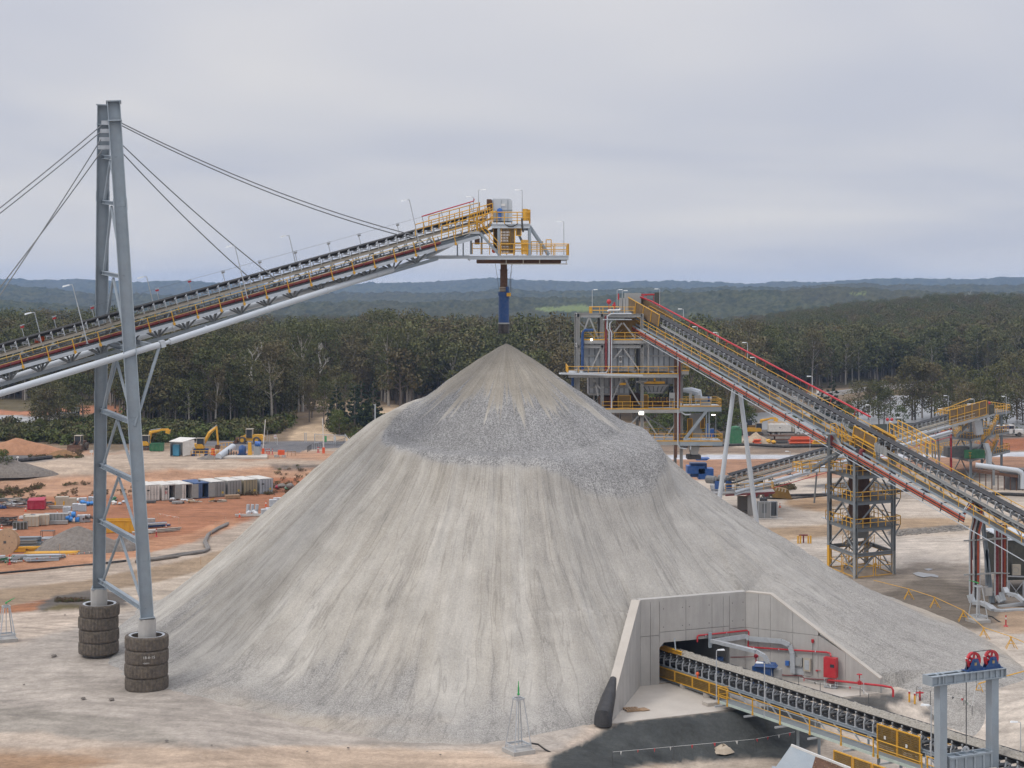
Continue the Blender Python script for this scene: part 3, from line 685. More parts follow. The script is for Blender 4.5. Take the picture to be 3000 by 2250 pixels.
for n_ in(1,0):
 q=leg_at(n_,28.0);q2=leg_at(n_,23.6)
 for n2_ in(0,):
  m_=leg_at(1,29.2).lerp(leg_at(0,29.2),.5)
  mb=MB();mb.tube(m_+V((0,0,-.3)),q2.lerp(leg_at(1-n_,23.6),.06),.13,8);part(mast,'brace',mb,m_steel)
mb=MB()
for k in range(4):
 q=near1.lerp(far1,.3+.12*k)+V((0,0,-1.6-.7*k));mb.beam(q+V((-.8,0,-.1)),q+V((.9,0,-.1)),.1,.35)
part(mast,'cable_anchor',mb,m_galv)
C1=Fr((-34.8,146.7,32.4),(-34.8+.84*39.4,146.7+.543*39.4,42.7))
T0,T1=-17.0,40.0
stk=thing('stacker_conveyor','long inclined grey truss conveyor slung from the tall mast, black belt and yellow handrails','conveyor',C1.p(0,0,-2.6))
mb=MB();trough(mb,C1,T0,T1+.6,1.35,0.0,.05,.24);part(stk,'belt',mb,m_belt)
mb=MB();mb.beam(C1.p(T0,0,-1.35),C1.p(T1,0,-1.35),1.3,.03,C1.n);part(stk,'return_belt',mb,m_belt)
for u in(-.85,.85):
 mb=MB();mb.ibeam(C1.p(T0,u,-.62),C1.p(T1,u,-.62),.1,.2,.03,C1.n);part(stk,'stringer',mb,m_beige)
im=idler_mesh(1.35,m_galv,.5,.22,.07,.17)
t_=T0+.4
while t_<T1-.3:
 inst(stk,'idler',im,Matrix.Translation(-LOC[stk])@C1.M(t_));t_+=1.05
rim=MB();rim.tube((-.7,0,0),(.7,0,0),.08,6);rim.beam((-.75,0,-.02),(-.75,0,.55),.05,.08,(1,0,0));rim.beam((.75,0,-.02),(.75,0,.55),.05,.08,(1,0,0))
rim=mesh('return_idler',rim,m_dark);t_=T0+1
while t_<T1-1:
 inst(stk,'return_idler',rim,Matrix.Translation(-LOC[stk])@C1.M(t_,0,-1.42));t_+=2.73
for u in(-1.0,1.0):
 mb=MB();mb.ibeam(C1.p(T0,u,-1.78),C1.p(T1,u,-1.78),.16,.3,.03,C1.n);part(stk,'chord',mb,m_steel)
mb=MB();mb.beam(C1.p(T0,0,-3.08),C1.p(33,0,-3.08),.3,.3,C1.n);part(stk,'bottom_chord',mb,m_steel)
k=0;t_=T0+1.2;wb=-3.0
while t_<32:
 nb=MB();a=C1.p(t_,0,wb)
 for dt,u in((-1.25,1.0),(-1.25,-1.0),(0,.95),(0,-.95),(1.15,1.0),(1.15,-1.0)):nb.beam(a,C1.p(t_+dt,u,-1.85),.13,.13)
 nb.beam(C1.p(t_,-2.0,-1.95),C1.p(t_,2.0,-1.95),.12,.16);part(stk,'truss_strut',nb,m_steel3)
 for u in(1.0,-1.0):
  sb_=MB();ap=C1.p(t_+1.36,u,-.75)
  sb_.beam(ap,C1.p(t_+.62,u,-1.7),.1,.1);sb_.beam(ap,C1.p(t_+2.1,u,-1.7),.1,.1)
  sb_.prism([C1.p(t_+1.12,u+.06,-1.02),C1.p(t_+1.6,u+.06,-1.02),C1.p(t_+1.36,u+.06,-.68)],C1.s*.02)
  part(stk,'side_brace',sb_,m_steel)
 t_+=2.73
for sgn in(1,-1):
 mb=MB();mb.beam(C1.p(T0,sgn*1.55,-1.88),C1.p(T1-3,sgn*1.55,-1.88),.85,.04,C1.n);part(stk,'walkway_deck',mb,m_grate)
 mb=MB();mb.beam(C1.p(T0,sgn*2.0,-1.9),C1.p(T1-3,sgn*2.0,-1.9),.06,.3,C1.n);part(stk,'walkway_edge',mb,m_pale)
 mb=MB()
 for w_2,rr_ in((-.78,.033),(-1.25,.024)):mb.tube(C1.p(T0,sgn*2.08,w_2),C1.p(T1-3,sgn*2.08,w_2),rr_,6)
 part(stk,'handrail',mb,m_cream)
 pm=MB();pm.beam((0,0,-.2),(0,0,1.12),.07,.07,(1,0,0));pm.box(0,0,-.12,.1,.2,.2);pm=mesh('handrail_post',pm,m_yel)
 t_=T0+.6
 while t_<T1-3.5:
  inst(stk,'handrail_post',pm,Matrix.Translation(-LOC[stk])@C1.M(t_,sgn*2.08,-1.9));t_+=2.3
mb=MB();mb.tube(C1.p(T0,1.2,-1.52),C1.p(33,1.2,-1.52),.15,8);part(stk,'fire_main',mb,m_dred)
mb=MB()
mb.beam(C1.p(T0,-1.3,-1.5),C1.p(34,-1.3,-1.5),.3,.05,C1.n)
part(stk,'cable_tray',mb,m_galv)
mb=MB()
t_=T0+2.0
while t_<31:mb.beam(C1.p(t_,.75,-1.2),C1.p(t_+.55,.75,-1.2),.5,.24,C1.n);t_+=2.73
part(stk,'return_guard',mb,m_dark)
mb=MB()
t_=T0+1.5
while t_<31:mb.tube(C1.p(t_+.7,1.45,-1.75),C1.p(t_+.7,1.45,-.8),.03,5);mb.tube(C1.p(t_,1.3,-1.0),C1.p(t_+1.6,1.3,-1.0),.04,5);t_+=1.5
part(stk,'conduit',mb,m_dark)
q=P(322,955,146.3);mb=MB();mb.box(q.x,q.y,q.z-.5,.5,.4,1.1);part(stk,'control_panel',mb,m_beige)
q=P(121,992,143.5);mb=MB();mb.ball(q,.3,8,6);mb.box(q.x-.4,q.y,q.z-.35,.3,.2,.3);part(stk,'belt_monitor',mb,m_orange)
for sgn in(1,-1):
 mid=C1.p(1.0,sgn*4.7,-3.0);mb=MB()
 e1=C1.p(27.5,sgn*.75,-2.75)
 mb.pipe([C1.p(-19,sgn*2.9,-3.55),mid-C1.d*.5,mid+C1.d*.5],.28,12)
 mb.pipe([mid+C1.d*1.5+(e1-mid).normalized()*.01,mid.lerp(e1,.5),e1],.28,12)
 mb.tube(mid+C1.d*.4,mid+C1.d*1.7,.16,8);mb.beam(mid+C1.d*.6,mid+C1.d*1.0,.6,.6)
 tb=part(stk,'stay_tube',mb,m_pale,smooth=True)
 mb=MB()
 for t in(.2,.45,.7,.92):q=mid.lerp(e1,t);dq=(e1-mid).normalized();mb.tube(q,q+dq*.12,.33,12)
 part(tb,'flange',mb,m_pale)
 q0=mid+C1.d*.6;ql=leg_at(1 if sgn>0 else 0,23.0)
 mb=MB();mb.tube(q0,ql,.14,8);part(stk,'tube_strut',mb,m_steel)
 if sgn>0:
  q0=mid-C1.d*3.2
  mb=MB();mb.beam(mid,C1.p(1,0,-2.6),.3,.36);part(stk,'outrigger',mb,m_steel)
 else:
  mb=MB();mb.beam(mid,C1.p(1,0,-2.6),.3,.36);part(stk,'outrigger',mb,m_steel)
mb=MB();q=P(1010,820,162);mb.beam(q+C1.d*-1.0,q+C1.d*.8,.9,.18,C1.n);part(stk,'underside_tray',mb,m_wood)
def cable(a,b,sag,nm='stay_cable',r=.055,n=14):
 a=V(a);b=V(b);mb=MB()
 mb.pipe([a.lerp(b,i/n)+V((0,0,-sag*4*(i/n)*(1-i/n)))for i in range(n+1)],r,5)
 part(mast,nm,mb,m_rope)
top=near1.lerp(far1,.4)
for k,(u,sg)in enumerate(((1.0,.9),(-1.0,.9))):
 cable(top+V((.7,-.3+.7*k,-1.55-.22*k)),C1.p(31.5-.3*k,u*.7,-.6),sg)
 cable(top+V((.7,-.3+.7*k,-3.2-.75*k)),C1.p(15.2-1.2*k,u,-.6),.35)
 a2=top+V((-.7,-.3+.7*k,-2.0-.3*k));e2=P(-720,1140+14*k,117+3*k);cable(a2,e2,.5)
 a3=top+V((-.7,-.3+.7*k,-3.2-.8*k));e3=C1.p(-15.2-.75*k,u,-.6);cable(a3,e3,.3)
up=C1.n
pull=MB();pull.beam((0,0,-.3),(0,0,1.9),.05,.05,(1,0,0));pull.beam((0,-.12,1.86),(0,.28,1.86),.05,.07,(0,0,1))
pullh=MB();pullh.beam((0,-.1,1.7),(0,.2,1.7),.1,.16,(0,0,1))
pm1,pm2,pm3=mesh('post',pull,m_galv),mesh('flag',pullh,m_red),mesh('flag',pullh,m_steel2)
for i,t_ in enumerate((-10.6,-7.6,-4.7,-1.2,1.9,5.0,8.2,11.6,15.4,19.2,22.8,26.2,30.6)):
 t=thing('wire_post','thin grey post with a small red head holding the wire above the stacker belt' if i<7 else 'thin grey post with a small grey bracket holding the wire above the upper stacker belt','post',C1.p(t_,-2.1,-1.5),'wire posts with red heads' if i<7 else 'wire posts with grey brackets')
 inst(t,'post',pm1,Matrix.Translation(-LOC[t])@C1.M(t_,-2.1,-.75));inst(t,'flag',pm2 if i<7 else pm3,Matrix.Translation(-LOC[t])@C1.M(t_,-2.1,-.75))
mb=MB();mb.tube(C1.p(-10.6,-2.1,1.1),C1.p(35,-2.1,1.1),.012,3);part(stk,'pull_wire',mb,m_cable)
for t_,u,h,lb in((-6.2,-2.1,3.4,'leaning grey light pole behind the stacker belt, left of the mast'),(-3.7,2.1,5.2,'tall leaning light pole on the near walkway of the stacker, left of the mast'),(4.4,-2.1,3.9,'leaning light pole on the stacker just right of the mast'),(11.6,2.1,4.9,'leaning light pole on the stacker between mast and second stay cables'),(19.0,-2.1,4.2,'leaning light pole on the stacker right of the lower stay cables'),(30.2,2.1,4.9,'leaning light pole on the stacker under the upper stay cables')):
 lamp_post(C1.p(t_,u,-1.5),up,h,.35,lb,None,armdir=-C1.d)
HP=thing('head_platform','yellow railed drive platform with grey hood at the upper end of the stacker','platform',P(1478,755,168))
YN,YF=165.3,171.3
def H(x,y,Y=YN):return P(x,y,Y)
zd,zu=P(0,748,YN).z,P(0,655,YN).z
xl,xr=P(1372,0,YN).x,P(1666,0,YN).x
def X_(x):return(x-1500)/F*YN
mb=MB();mb.box((X_(1462)+xr)/2,(YN+YF)/2,zd-.06,xr-X_(1462),YF-YN,.06);part(HP,'lower_deck',mb,m_galv)
mb=MB()
for Y in(YN,(YN+YF)/2,YF):mb.ibeam((xl if Y<166 else X_(1395),Y,zd-.24),(xr,Y,zd-.24),.2,.36,.04)
for x in(1372,1420,1462,1530,1600,1664):mb.beam((X_(x),YN+.1,zd-.26),(X_(x),YF-.1,zd-.26),.14,.28)
part(HP,'lower_frame',mb,m_pale)
mb=MB();mb.box((X_(1395)+X_(1645))/2,(YN+YF)/2,zd-.72,X_(1645)-X_(1395),3.4,.3);part(HP,'underside_box',mb,m_rust)
mb=MB();mb.tube((X_(1465),YN+.2,zd-.85),(xr-.1,YN+.2,zd-.85),.05,6)
for x in(1483,1533,1581,1659):mb.beam((X_(x),YN+.2,zd-.9),(X_(x),YN+.2,zd-.4),.08,.08)
part(HP,'underside_rail',mb,m_beige)
mb=MB()
rail(mb,[(X_(1465),YN,zd),(xr,YN,zd),(xr,YF,zd),(X_(1465),YF,zd)],1.12,1.4,.05)
part(HP,'lower_handrail',mb,m_yel)
ul,ur=X_(1440),X_(1553)
mb=MB();mb.box((ul+ur)/2,(YN+YF)/2,zu-.05,ur-ul,YF-YN,.05);part(HP,'upper_deck',mb,m_galv)
mb=MB()
for Y in(YN+.02,YF-.02):mb.ibeam((ul,Y,zu-.26),(ur,Y,zu-.26),.2,.4,.04)
for x in(ul+.1,(ul+ur)/2,ur-.1):mb.beam((x,YN+.1,zu-.28),(x,YF-.1,zu-.28),.14,.3)
part(HP,'upper_frame',mb,m_pale)
mb=MB();rail(mb,[(ul,YN,zu),(ur,YN,zu),(ur,YF,zu),(ul+2,YF,zu)],1.12,1.3,.05);part(HP,'upper_handrail',mb,m_yel)
for x in(1461,1552):
 for Y in(YN+.1,YF-.1):
  mb=MB();mb.beam((X_(x),Y,zd),(X_(x),Y,zu-.45),.26,.26);part(HP,'column',mb,m_steel)
for Y in(YN+.3,YF-.3):
 mb=MB();mb.beam((ur,Y,zu-.2),(X_(1610),Y,zd+.1),.16,.2);part(HP,'brace',mb,m_steel)
 mb=MB();mb.beam((X_(1520),Y+.8,zd+2.2),(X_(1548),Y+.8,zd+.2),.14,.14);part(HP,'brace',mb,m_steel)
def mesh_panel(x0,x1,y0,y1,Y,nm,mat=m_brown):
 """yellow frame round dark expanded mesh"""
 a=P(x0,y0,Y);b=P(x1,y1,Y);mb=MB()
 for p,q in(((a.x,a.z),(b.x,a.z)),((a.x,b.z),(b.x,b.z)),((a.x,a.z),(a.x,b.z)),((b.x,a.z),(b.x,b.z))):
  mb.beam((p[0],Y,p[1]),(q[0],Y,q[1]),.09,.09)
 o=part(HP,nm,mb,m_yel)
 mb=MB();n=9
 for i in range(1,n):z_=a.z+(b.z-a.z)*i/n;mb.beam((a.x,Y,z_),(b.x,Y,z_),.03,.1)
 for i in range(1,6):x_=a.x+(b.x-a.x)*i/6;mb.beam((x_,Y,a.z),(x_,Y,b.z),.1,.045)
 part(o,'mesh_infill',mb,mat)
mesh_panel(1468,1493,668,742,YN+.12,'gate_panel');mesh_panel(1493.5,1508,668,742,YN+.12,'gate_panel')
mesh_panel(1512,1527,668,690,YN+.1,'gate_panel');mesh_panel(1446,1459,667,735,YN+1.2,'gate_panel')
mesh_panel(1528,1551,704,743,YN+.1,'gate_panel',m_yel)
hx0,hx1=X_(1442),X_(1501);hz0,hz1=P(0,648,167).z,P(0,583,167).z
def bevbox(mb,x0,x1,y0,y1,z0,z1,c=.25):
 pts=[(x0,z0),(x1,z0),(x1,z1-c),(x1-c,z1),(x0+c*.3,z1),(x0,z1-c*.3)]
 return mb.prism([(x,y0,z)for x,z in pts],(0,y1-y0,0))
mb=MB();bevbox(mb,hx0,hx1,166.6,170.0,hz0,hz1);hood=part(HP,'head_hood',mb,m_pale)
mb=MB()
for x in(hx0+.05,(hx0+hx1)/2-.1,hx1-.45):mb.box(x,166.58,hz0,.05,.05,hz1-hz0-.1)
mb.box((hx0+hx1)/2+.3,166.58,hz0+(hz1-hz0)*.47,hx1-hx0-.6,.08,.08)
part(hood,'seam_flange',mb,m_steel)
mb=MB();mb.box(hx1-.9,166.56,hz1-.75,.42,.04,.26);part(hood,'nameplate',mb,m_white)
mb=MB();bevbox(mb,X_(1425),hx0-.02,166.8,169.8,hz0+1.0,hz1-.03,.1);part(HP,'hood_skirt',mb,m_rust)
mb=MB();q=P(1464,618,166.4);mb.lathe([(.02,-.3),(.28,-.25),(.28,.25),(.02,.3)],q,12,'y');mb.box(q.x,q.y,q.z-.8,.3,.4,.6);part(HP,'drive_motor',mb,m_blue2)
mb=MB();q=P(1542,630,166.2);mb.tube(q+V((-.12,0,-.55)),q+V((-.12,0,.6)),.3,10);mb.tube(q+V((.2,.2,-.55)),q+V((.2,.2,.55)),.22,8);part(HP,'hose_reel',mb,m_yel)
mb=MB();mb.pipe([(X_(1478),YN-.05,zu-.02),(X_(1490),YN-.06,zu-.28),(X_(1502),YN-.06,zu-.28),(X_(1518),YN-.05,zu-.02)],.05,5);mb.pipe([P(1529,640,YN-.05),P(1530,665,YN-.05),P(1533,680,YN)],.09,6);part(HP,'cable_loop',mb,m_black)
mb=MB();stairs(mb,P(1406,682,YN+.1),P(1461,744,YN+.1),.9,(0,1,0));part(HP,'stair',mb,m_steel)
mb=MB();mb.beam(P(1375,682,YN+.5),P(1407,682,YN+.5),1.0,.25);part(HP,'stair_landing',mb,m_pale)
mb=MB()
for Y in(YN,YN+1.0):
 rail(mb,[P(1372,681,Y),P(1406,681,Y),P(1461,743,Y)],1.1,1.2,.05)
 rail(mb,[P(1400,678,Y+.4),P(1444,650,Y+.4)],1.1,1.2,.05)
part(HP,'stair_handrail',mb,m_yel)
mb=MB();stairs(mb,P(1404,690,YN+1.4),P(1440,652,YN+1.4),.8,(0,1,0));part(HP,'stair',mb,m_steel)
mb=MB()
for i in range(9):q=P(1376+i*7.5,664-i*2.6,167.4);mb.beam(q+V((0,-1.6,-.8)),q+V((0,-1.6,1.2)),.07,.07)
mb.beam(P(1376,664,165.8)+V((0,0,1.2)),P(1436,643,165.8)+V((0,0,1.2)),.08,.08);mb.beam(P(1376,684,165.8),P(1436,665,165.8),.08,.08)
mb.beam(P(1380,672,165.8),P(1432,640,165.8),.07,.07);mb.beam(P(1385,640,165.8),P(1430,690,165.8),.07,.07)
part(HP,'belt_guard',mb,m_yel)
mb=MB();q=P(1398,707,166);mb.box(q.x,q.y,q.z-.3,.5,.5,.62);part(HP,'junction_box',mb,m_rust)
mb=MB()
for x in(1380,1411):mb.beam(P(x,745,166),P(x,690,166),.2,.2)
for x in(1340,1357):mb.beam(P(x,752,166.4),P(x,715-(x-1340)*.3,166.4),.13,.13)
part(HP,'hanger',mb,m_steel)
mb=MB();mb.ibeam(P(1228,755,165.5),P(1375,754,YN),.2,.26,.04);mb.ibeam(P(1250,752,168.5),P(1375,752,YF-.5),.2,.26,.04);part(HP,'tie_beam',mb,m_pale)
mb=MB();mb.pipe([C1.p(28,0,-2.9),P(1270,742,166.5),P(1330,712,167),P(1382,690,167.4)],.22,6);part(HP,'knee_beam',mb,m_pale)
mb=MB();rail(mb,[P(1384,745,165.6),P(1460,746,165.6)],1.1,1.0,.045);rail(mb,[P(1540,746,167),P(1590,746,167),P(1590,746,170)],1.3,.5,.05);rail(mb,[P(1600,746,168.5),P(1615,746,168.5)],1.5,.5,.05);part(HP,'inner_handrail',mb,m_yel)
mb=MB();q=P(1447,735,YN+.5);mb.lathe([(.02,-.05),(.22,-.05),(.22,.05),(.02,.05)],q,10,'y');part(HP,'life_ring',mb,m_orange)
mb=MB();q=P(1496,700,YN+1.2)
mb.pipe([P(1494,690,YN+1),P(1498,705,YN+1),P(1500,742,YN+1)],[.2,.25,.3],8);part(HP,'bagged_hose',mb,m_beige)
mb=MB();mb.pipe([P(1236,634,163),P(1303,614,164.5),P(1388,589,166),P(1389,582,166)],.06,6)
redp=single('fire_pipe','thin red sprinkler pipe on posts above the top of the stacker belt','pipe',mb,m_red)
mb=MB()
for a,b in(((1236,634),(1244,664)),((1292,617),(1300,648)),((1376,594),(1384,622))):mb.beam(P(*a,164),P(*b,164),.07,.07)
part(redp,'pipe_post',mb,m_steel2)
for x,y0,y1,dx,lb in((1402,557,622,1,'light pole left of the grey head hood, arm to the right'),(1387,578,650,-1,'light pole beside the top end of the red sprinkler pipe'),(1530,558,640,-1,'light pole on the upper head deck, right of the hood'),(1652,650,746,-1,'light pole at the outer end of the lower head deck')):
 a=P(x,y1,166);lamp_post(a,(0,0,1),(y1-y0)/F*166,.25,lb,None,armdir=(dx,0,0))
mb=MB();rail(mb,[C1.p(30.5,1.2,-.2),C1.p(39.6,1.2,-.2)],1.1,.9,.05);rail(mb,[C1.p(33,1.6,-1.2),C1.p(39.6,1.6,-1.2)],1.3,.8,.05);rail(mb,[C1.p(33.5,-1.3,-.3),C1.p(39.6,-1.3,-.3)],1.4,1.2,.05)
part(HP,'belt_side_rail',mb,m_yel)
mb=MB();rail(mb,[P(1462,747,YF),P(1462,747,YN+2),P(1530,747,YN+2)],1.2,.7,.05);part(HP,'inner_handrail',mb,m_yel)
tc_=thing('telescopic_chute','hanging telescopic discharge chute with rusty tubes and a blue lower casing above the peak','chute',P(1476,970,168.2))
cx,cy=P(1476,0,168.2).x,168.2
def zz_(y):return P(0,y,168.2).z
def seg(nm,prof,mat):mb=MB();mb.lathe(prof,(cx,cy,0),24,cap=True);return part(tc_,nm,mb,mat,smooth=True)
seg('tube_section',[(.33,zz_(818)),(.33,zz_(758))],m_rust)
seg('tube_section',[(.37,zz_(846)),(.37,zz_(790)),(.36,zz_(789))],m_rust)
for y in(790,816):seg('ring_flange',[(.43,zz_(y+2)),(.43,zz_(y))],m_rust)
for i,y in enumerate((841,846,851)):seg('ring_flange',[(.46+.03*i,zz_(y+2)),(.46+.03*i,zz_(y))],m_beige)
seg('tube_section',[(.40,zz_(858)),(.40,zz_(838))],m_rust)
seg('blue_casing',[(.53,zz_(946)),(.53,zz_(866)),(.60,zz_(866)),(.60,zz_(856)),(.5,zz_(855))],m_blue)
seg('lower_flange',[(.58,zz_(949)),(.58,zz_(945))],m_steel2)
seg('rubber_skirt',[(.56,zz_(977)),(.57,zz_(948))],m_black)
mb=MB();mb.box(cx+.5,cy-.4,zz_(868),.42,.42,.35);part(tc_,'winch_box',mb,m_yel)
mb=MB();mb.tube((cx+.36,cy-.5,zz_(858)),(cx+.36,cy-.5,zz_(840)),.17,8);mb.pipe([(cx+.5,cy-.5,zz_(868)),(cx+.52,cy-.55,zz_(876)),(cx+.4,cy-.55,zz_(872))],.04,5);part(tc_,'cable_drum',mb,m_blue)
mb=MB()
for a,b in(((1450,766),(1462,846)),((1502,763),(1490,845)),((1500,763),(1494,856))):mb.tube(P(*a,168),P(*b,168),.018,4)
mb.tube(P(1489,817,168),P(1501,817,168),.02,4);mb.tube(P(1497,817,168),P(1497,856,168),.02,4)
part(tc_,'hoist_rope',mb,m_cable)
def tyre_mesh(Rr,h,n=72):
 mb=MB();prof=[]
 ro,ri=Rr,Rr*.70
 pr=[(ri,.10),(ri+.12,.02),(ro-.16,.0),(ro-.04,.05),(ro,.14),(ro+.015,.5),(ro,.86),(ro-.04,.95),(ro-.16,1.0),(ri+.12,.98),(ri,.9),(ri-.05,.5)]
 vs=[];m=len(pr)
 for k,(r,z_)in enumerate(pr):
  for i in range(n):
   t=2*math.pi*i/n
   lug=-.045 if(i%2 and 3<=k<=7)else 0
   vs.append(((r+lug)*math.cos(t),(r+lug)*math.sin(t),z_*h))
 mb.v=vs;mb.f=[(k*n+i,k*n+(i+1)%n,((k+1)%m)*n+(i+1)%n,((k+1)%m)*n+i)for k in range(m)for i in range(n)]
 return mb
ty=mesh('tyre',tyre_mesh(1.8,1.135),m_rubber)
rimm=MB();rimm.lathe([(1.28,1.09),(1.40,1.125),(1.5,1.125),(1.5,1.09)],(0,0,0),48);rimm=mesh('rim_band',rimm,m_galv)
for nm,c,ztop,order in(('near',(near0.x,near0.y),P(0,1858,140.2).z,0),('far',(far0.x,far0.y),P(0,1766,152.6).z,1)):
 ords=['topmost','second from the top','third from the top','lowest half buried']
 for k in range(4):
  o=bpy.data.objects.new('truck_tyre',ty);COL.objects.link(o)
  o.location=(c[0]+random.uniform(-.07,.07),c[1]+random.uniform(-.07,.07),ztop-1.14*(k+1));o.rotation_euler=(random.uniform(-.012,.012),random.uniform(-.012,.012),random.uniform(0,6))
  o['label']=ords[k]+' giant tyre stacked round the '+nm+' concrete pier of the mast';o['category']='tyre';o['group']='tyre stacks round the mast piers'
  LOC[o]=V(o.location)
  if k==0:q=inst(o,'rim_band',rimm,Matrix.Identity(4))
def writing(parent,nm,txt,size,M_,mat):
 """flat lettering as a mesh"""
 cu=bpy.data.curves.new(nm,'FONT');cu.body=txt;cu.size=size;cu.resolution_u=2;ob_=bpy.data.objects.new(nm,cu);COL.objects.link(ob_)
 me_=bpy.data.meshes.new_from_object(ob_.evaluated_get(bpy.context.evaluated_depsgraph_get()));bpy.data.objects.remove(ob_);me_.materials.clear();me_.materials.append(mat)
 return inst(parent,nm,me_,M_)
for o in list(bpy.data.objects):
 if o.get('label')=='second from the top giant tyre stacked round the near concrete pier of the mast':
  d_=V((-o.location.x,-o.location.y,0)).normalized();a_=math.atan2(d_.y,d_.x)+math.pi/2+.12
  Mw=o.matrix_basis.inverted()@Matrix.Translation(o.location+V((math.sin(a_)*1.9,-math.cos(a_)*1.9,.62)))@Matrix.Rotation(a_,4,'Z')@Matrix.Translation((-.55,0,0))@Matrix.Rotation(R(90),4,'X')
  writing(o,'chalk_mark','18-6-15',.32,Mw,m_white);writing(o,'chalk_mark','-ooo-',.24,Mw@Matrix.Translation((0,-.42,0)),m_white)
def e2(p,z):return V((p[0],p[1],z))
E3=V((EV[0],EV[1],0));N3=V((NV[0],NV[1],0))
bl,br,lf,rf=e2(BL,0),e2(BR,0),e2(LF,0),e2(RF,0)
PT=thing('tunnel_portal','pale concrete tunnel portal with splayed wing walls at the foot of the stockpile','portal',bl.lerp(br,.5))
ZT=7.55
def wall_panel(a,b,z0,z1,z2,th,nv,name='wall_panel',gap=.018):
 """upright slab between a and b, bottom z0, top z1 at a and z2 at b, thickness going away from nv"""
 a=V(a);b=V(b);d=(b-a).normalized()*gap
 a=a+d;b=b-d
 mb=MB();k=V(nv)*-th
 mb.prism([V((a.x,a.y,z0)),V((b.x,b.y,z0)),V((b.x,b.y,z2)),V((a.x,a.y,z1))],k)
 return part(PT,name,mb,m_conc)
def bw(s):return bl+E3*s
so0,so1,zo=1.9,9.0,3.65
cuts=[0.0,1.0,1.9,4.55,7.2,8.35,9.0,10.7]
for s0,s1 in zip(cuts,cuts[1:]):
 top=ZT+.02
 if s1<=so0+.01 or s0>=so1-.01:
  wall_panel(bw(s0),bw(s1),0.02,4.3,4.3,.7,N3);wall_panel(bw(s0),bw(s1),4.34,top-.3,top-.3,.7,N3)
 else:
  wall_panel(bw(s0),bw(s1),zo,4.55,4.55,.7,N3);wall_panel(bw(s0),bw(s1),4.59,top-.3,top-.3,.7,N3)
wall_panel(bw(-.05),bw(10.75),ZT-.29,ZT,ZT,.7,N3,'coping',0)
mb=MB();mb.prism([bw(so0)+V((0,0,zo-.45)),bw(so0)+V((0,0,zo)),bw(so0+.45)+V((0,0,zo))],N3*-.7);mb.prism([bw(so1)+V((0,0,zo-.45)),bw(so1)+V((0,0,zo)),bw(so1-.45)+V((0,0,zo))],N3*-.7)
part(PT,'corner_haunch',mb,m_conc)
mb=MB();mb.prism([bw(-.2)+N3*-.72+V((0,0,zo+.3)),bw(10.9)+N3*-.72+V((0,0,zo+.3)),bw(10.9)+N3*-.72+V((0,0,ZT-.1)),bw(-.2)+N3*-.72+V((0,0,ZT-.1))],N3*-.3);part(PT,'backing_wall',mb,m_conc)
mb=MB();dp=N3*-16
for s_,w_2 in((so0-.35,.35),(so1,.35)):mb.prism([bw(s_)+N3*-.7,bw(s_+w_2)+N3*-.7,bw(s_+w_2)+N3*-.7+V((0,0,zo+.3)),bw(s_)+N3*-.7+V((0,0,zo+.3))],dp)
mb.prism([bw(so0-.35)+N3*-.7+V((0,0,zo)),bw(so1+.35)+N3*-.7+V((0,0,zo)),bw(so1+.35)+N3*-.7+V((0,0,zo+.3)),bw(so0-.35)+N3*-.7+V((0,0,zo+.3))],dp)
mb.prism([bw(so0)+N3*-16,bw(so1)+N3*-16,bw(so1)+N3*-16+V((0,0,zo)),bw(so0)+N3*-16+V((0,0,zo))],N3*-.3)
mb.prism([bw(so0)+N3*-.7+V((0,0,-.3)),bw(so1)+N3*-.7+V((0,0,-.3)),bw(so1)+N3*-.7,bw(so0)+N3*-.7],dp)
part(PT,'tunnel_lining',mb,m_conc)
lw=(lf-bl).normalized();ln=V((-lw.y,lw.x,0));ln=ln if ln.dot(E3)>0 else-ln
rw=(rf-br).normalized();rn=V((-rw.y,rw.x,0));rn=rn if rn.dot(-E3)>0 else-rn
LL,RL=(lf-bl).length,(rf-br).length
def ztl(k):return 7.55 if k<.03 else 7.55-(k-.03)/.97*6.45
def ztr(k):return 7.55 if k<.19 else 7.55-(k-.19)/.81*6.3
ks=[0,.03,.2,.45,.72,1.0]
for a,b in zip(ks,ks[1:]):wall_panel(bl+lw*LL*a,bl+lw*LL*b,-.4,ztl(a)-.12,ztl(b)-.12,.72,ln,gap=.004 if b>.04 else 0)
ks2=[0,.1,.19,.36,.55,.75,1.0]
for a,b in zip(ks2,ks2[1:]):
 wall_panel(br+rw*RL*a,br+rw*RL*b,-.4,min(4.3,ztr(a)-.12),min(4.3,ztr(b)-.12),.6,rn,gap=.012)
 if ztr(b)>4.6:wall_panel(br+rw*RL*a,br+rw*RL*b,4.33,ztr(a)-.12,ztr(b)-.12,.6,rn,gap=.012)
for(o_,d_,ln_,f_,n_,kk,th_)in((bl,lw,LL,ztl,ln,[0,.03,1.0],.75),(br,rw,RL,ztr,rn,[0,.19,1.0],.63)):
 mb=MB()
 for a,b in zip(kk,kk[1:]):
  p,q=o_+d_*ln_*a+n_*.015,o_+d_*ln_*b+n_*.015
  mb.prism([p+V((0,0,f_(a)-.12)),q+V((0,0,f_(b)-.12)),q+V((0,0,f_(b))),p+V((0,0,f_(a)))],n_*-th_)
 part(PT,'coping',mb,m_conc2)
mb=MB();mb.prism([lf+lw*.02+V((0,0,-.45)),rf+rw*.02+V((0,0,-.45)),br+V((0,0,-.45)),bl+V((0,0,-.45))],(0,0,.47));part(PT,'floor_slab',mb,m_conc2)
mb=MB()
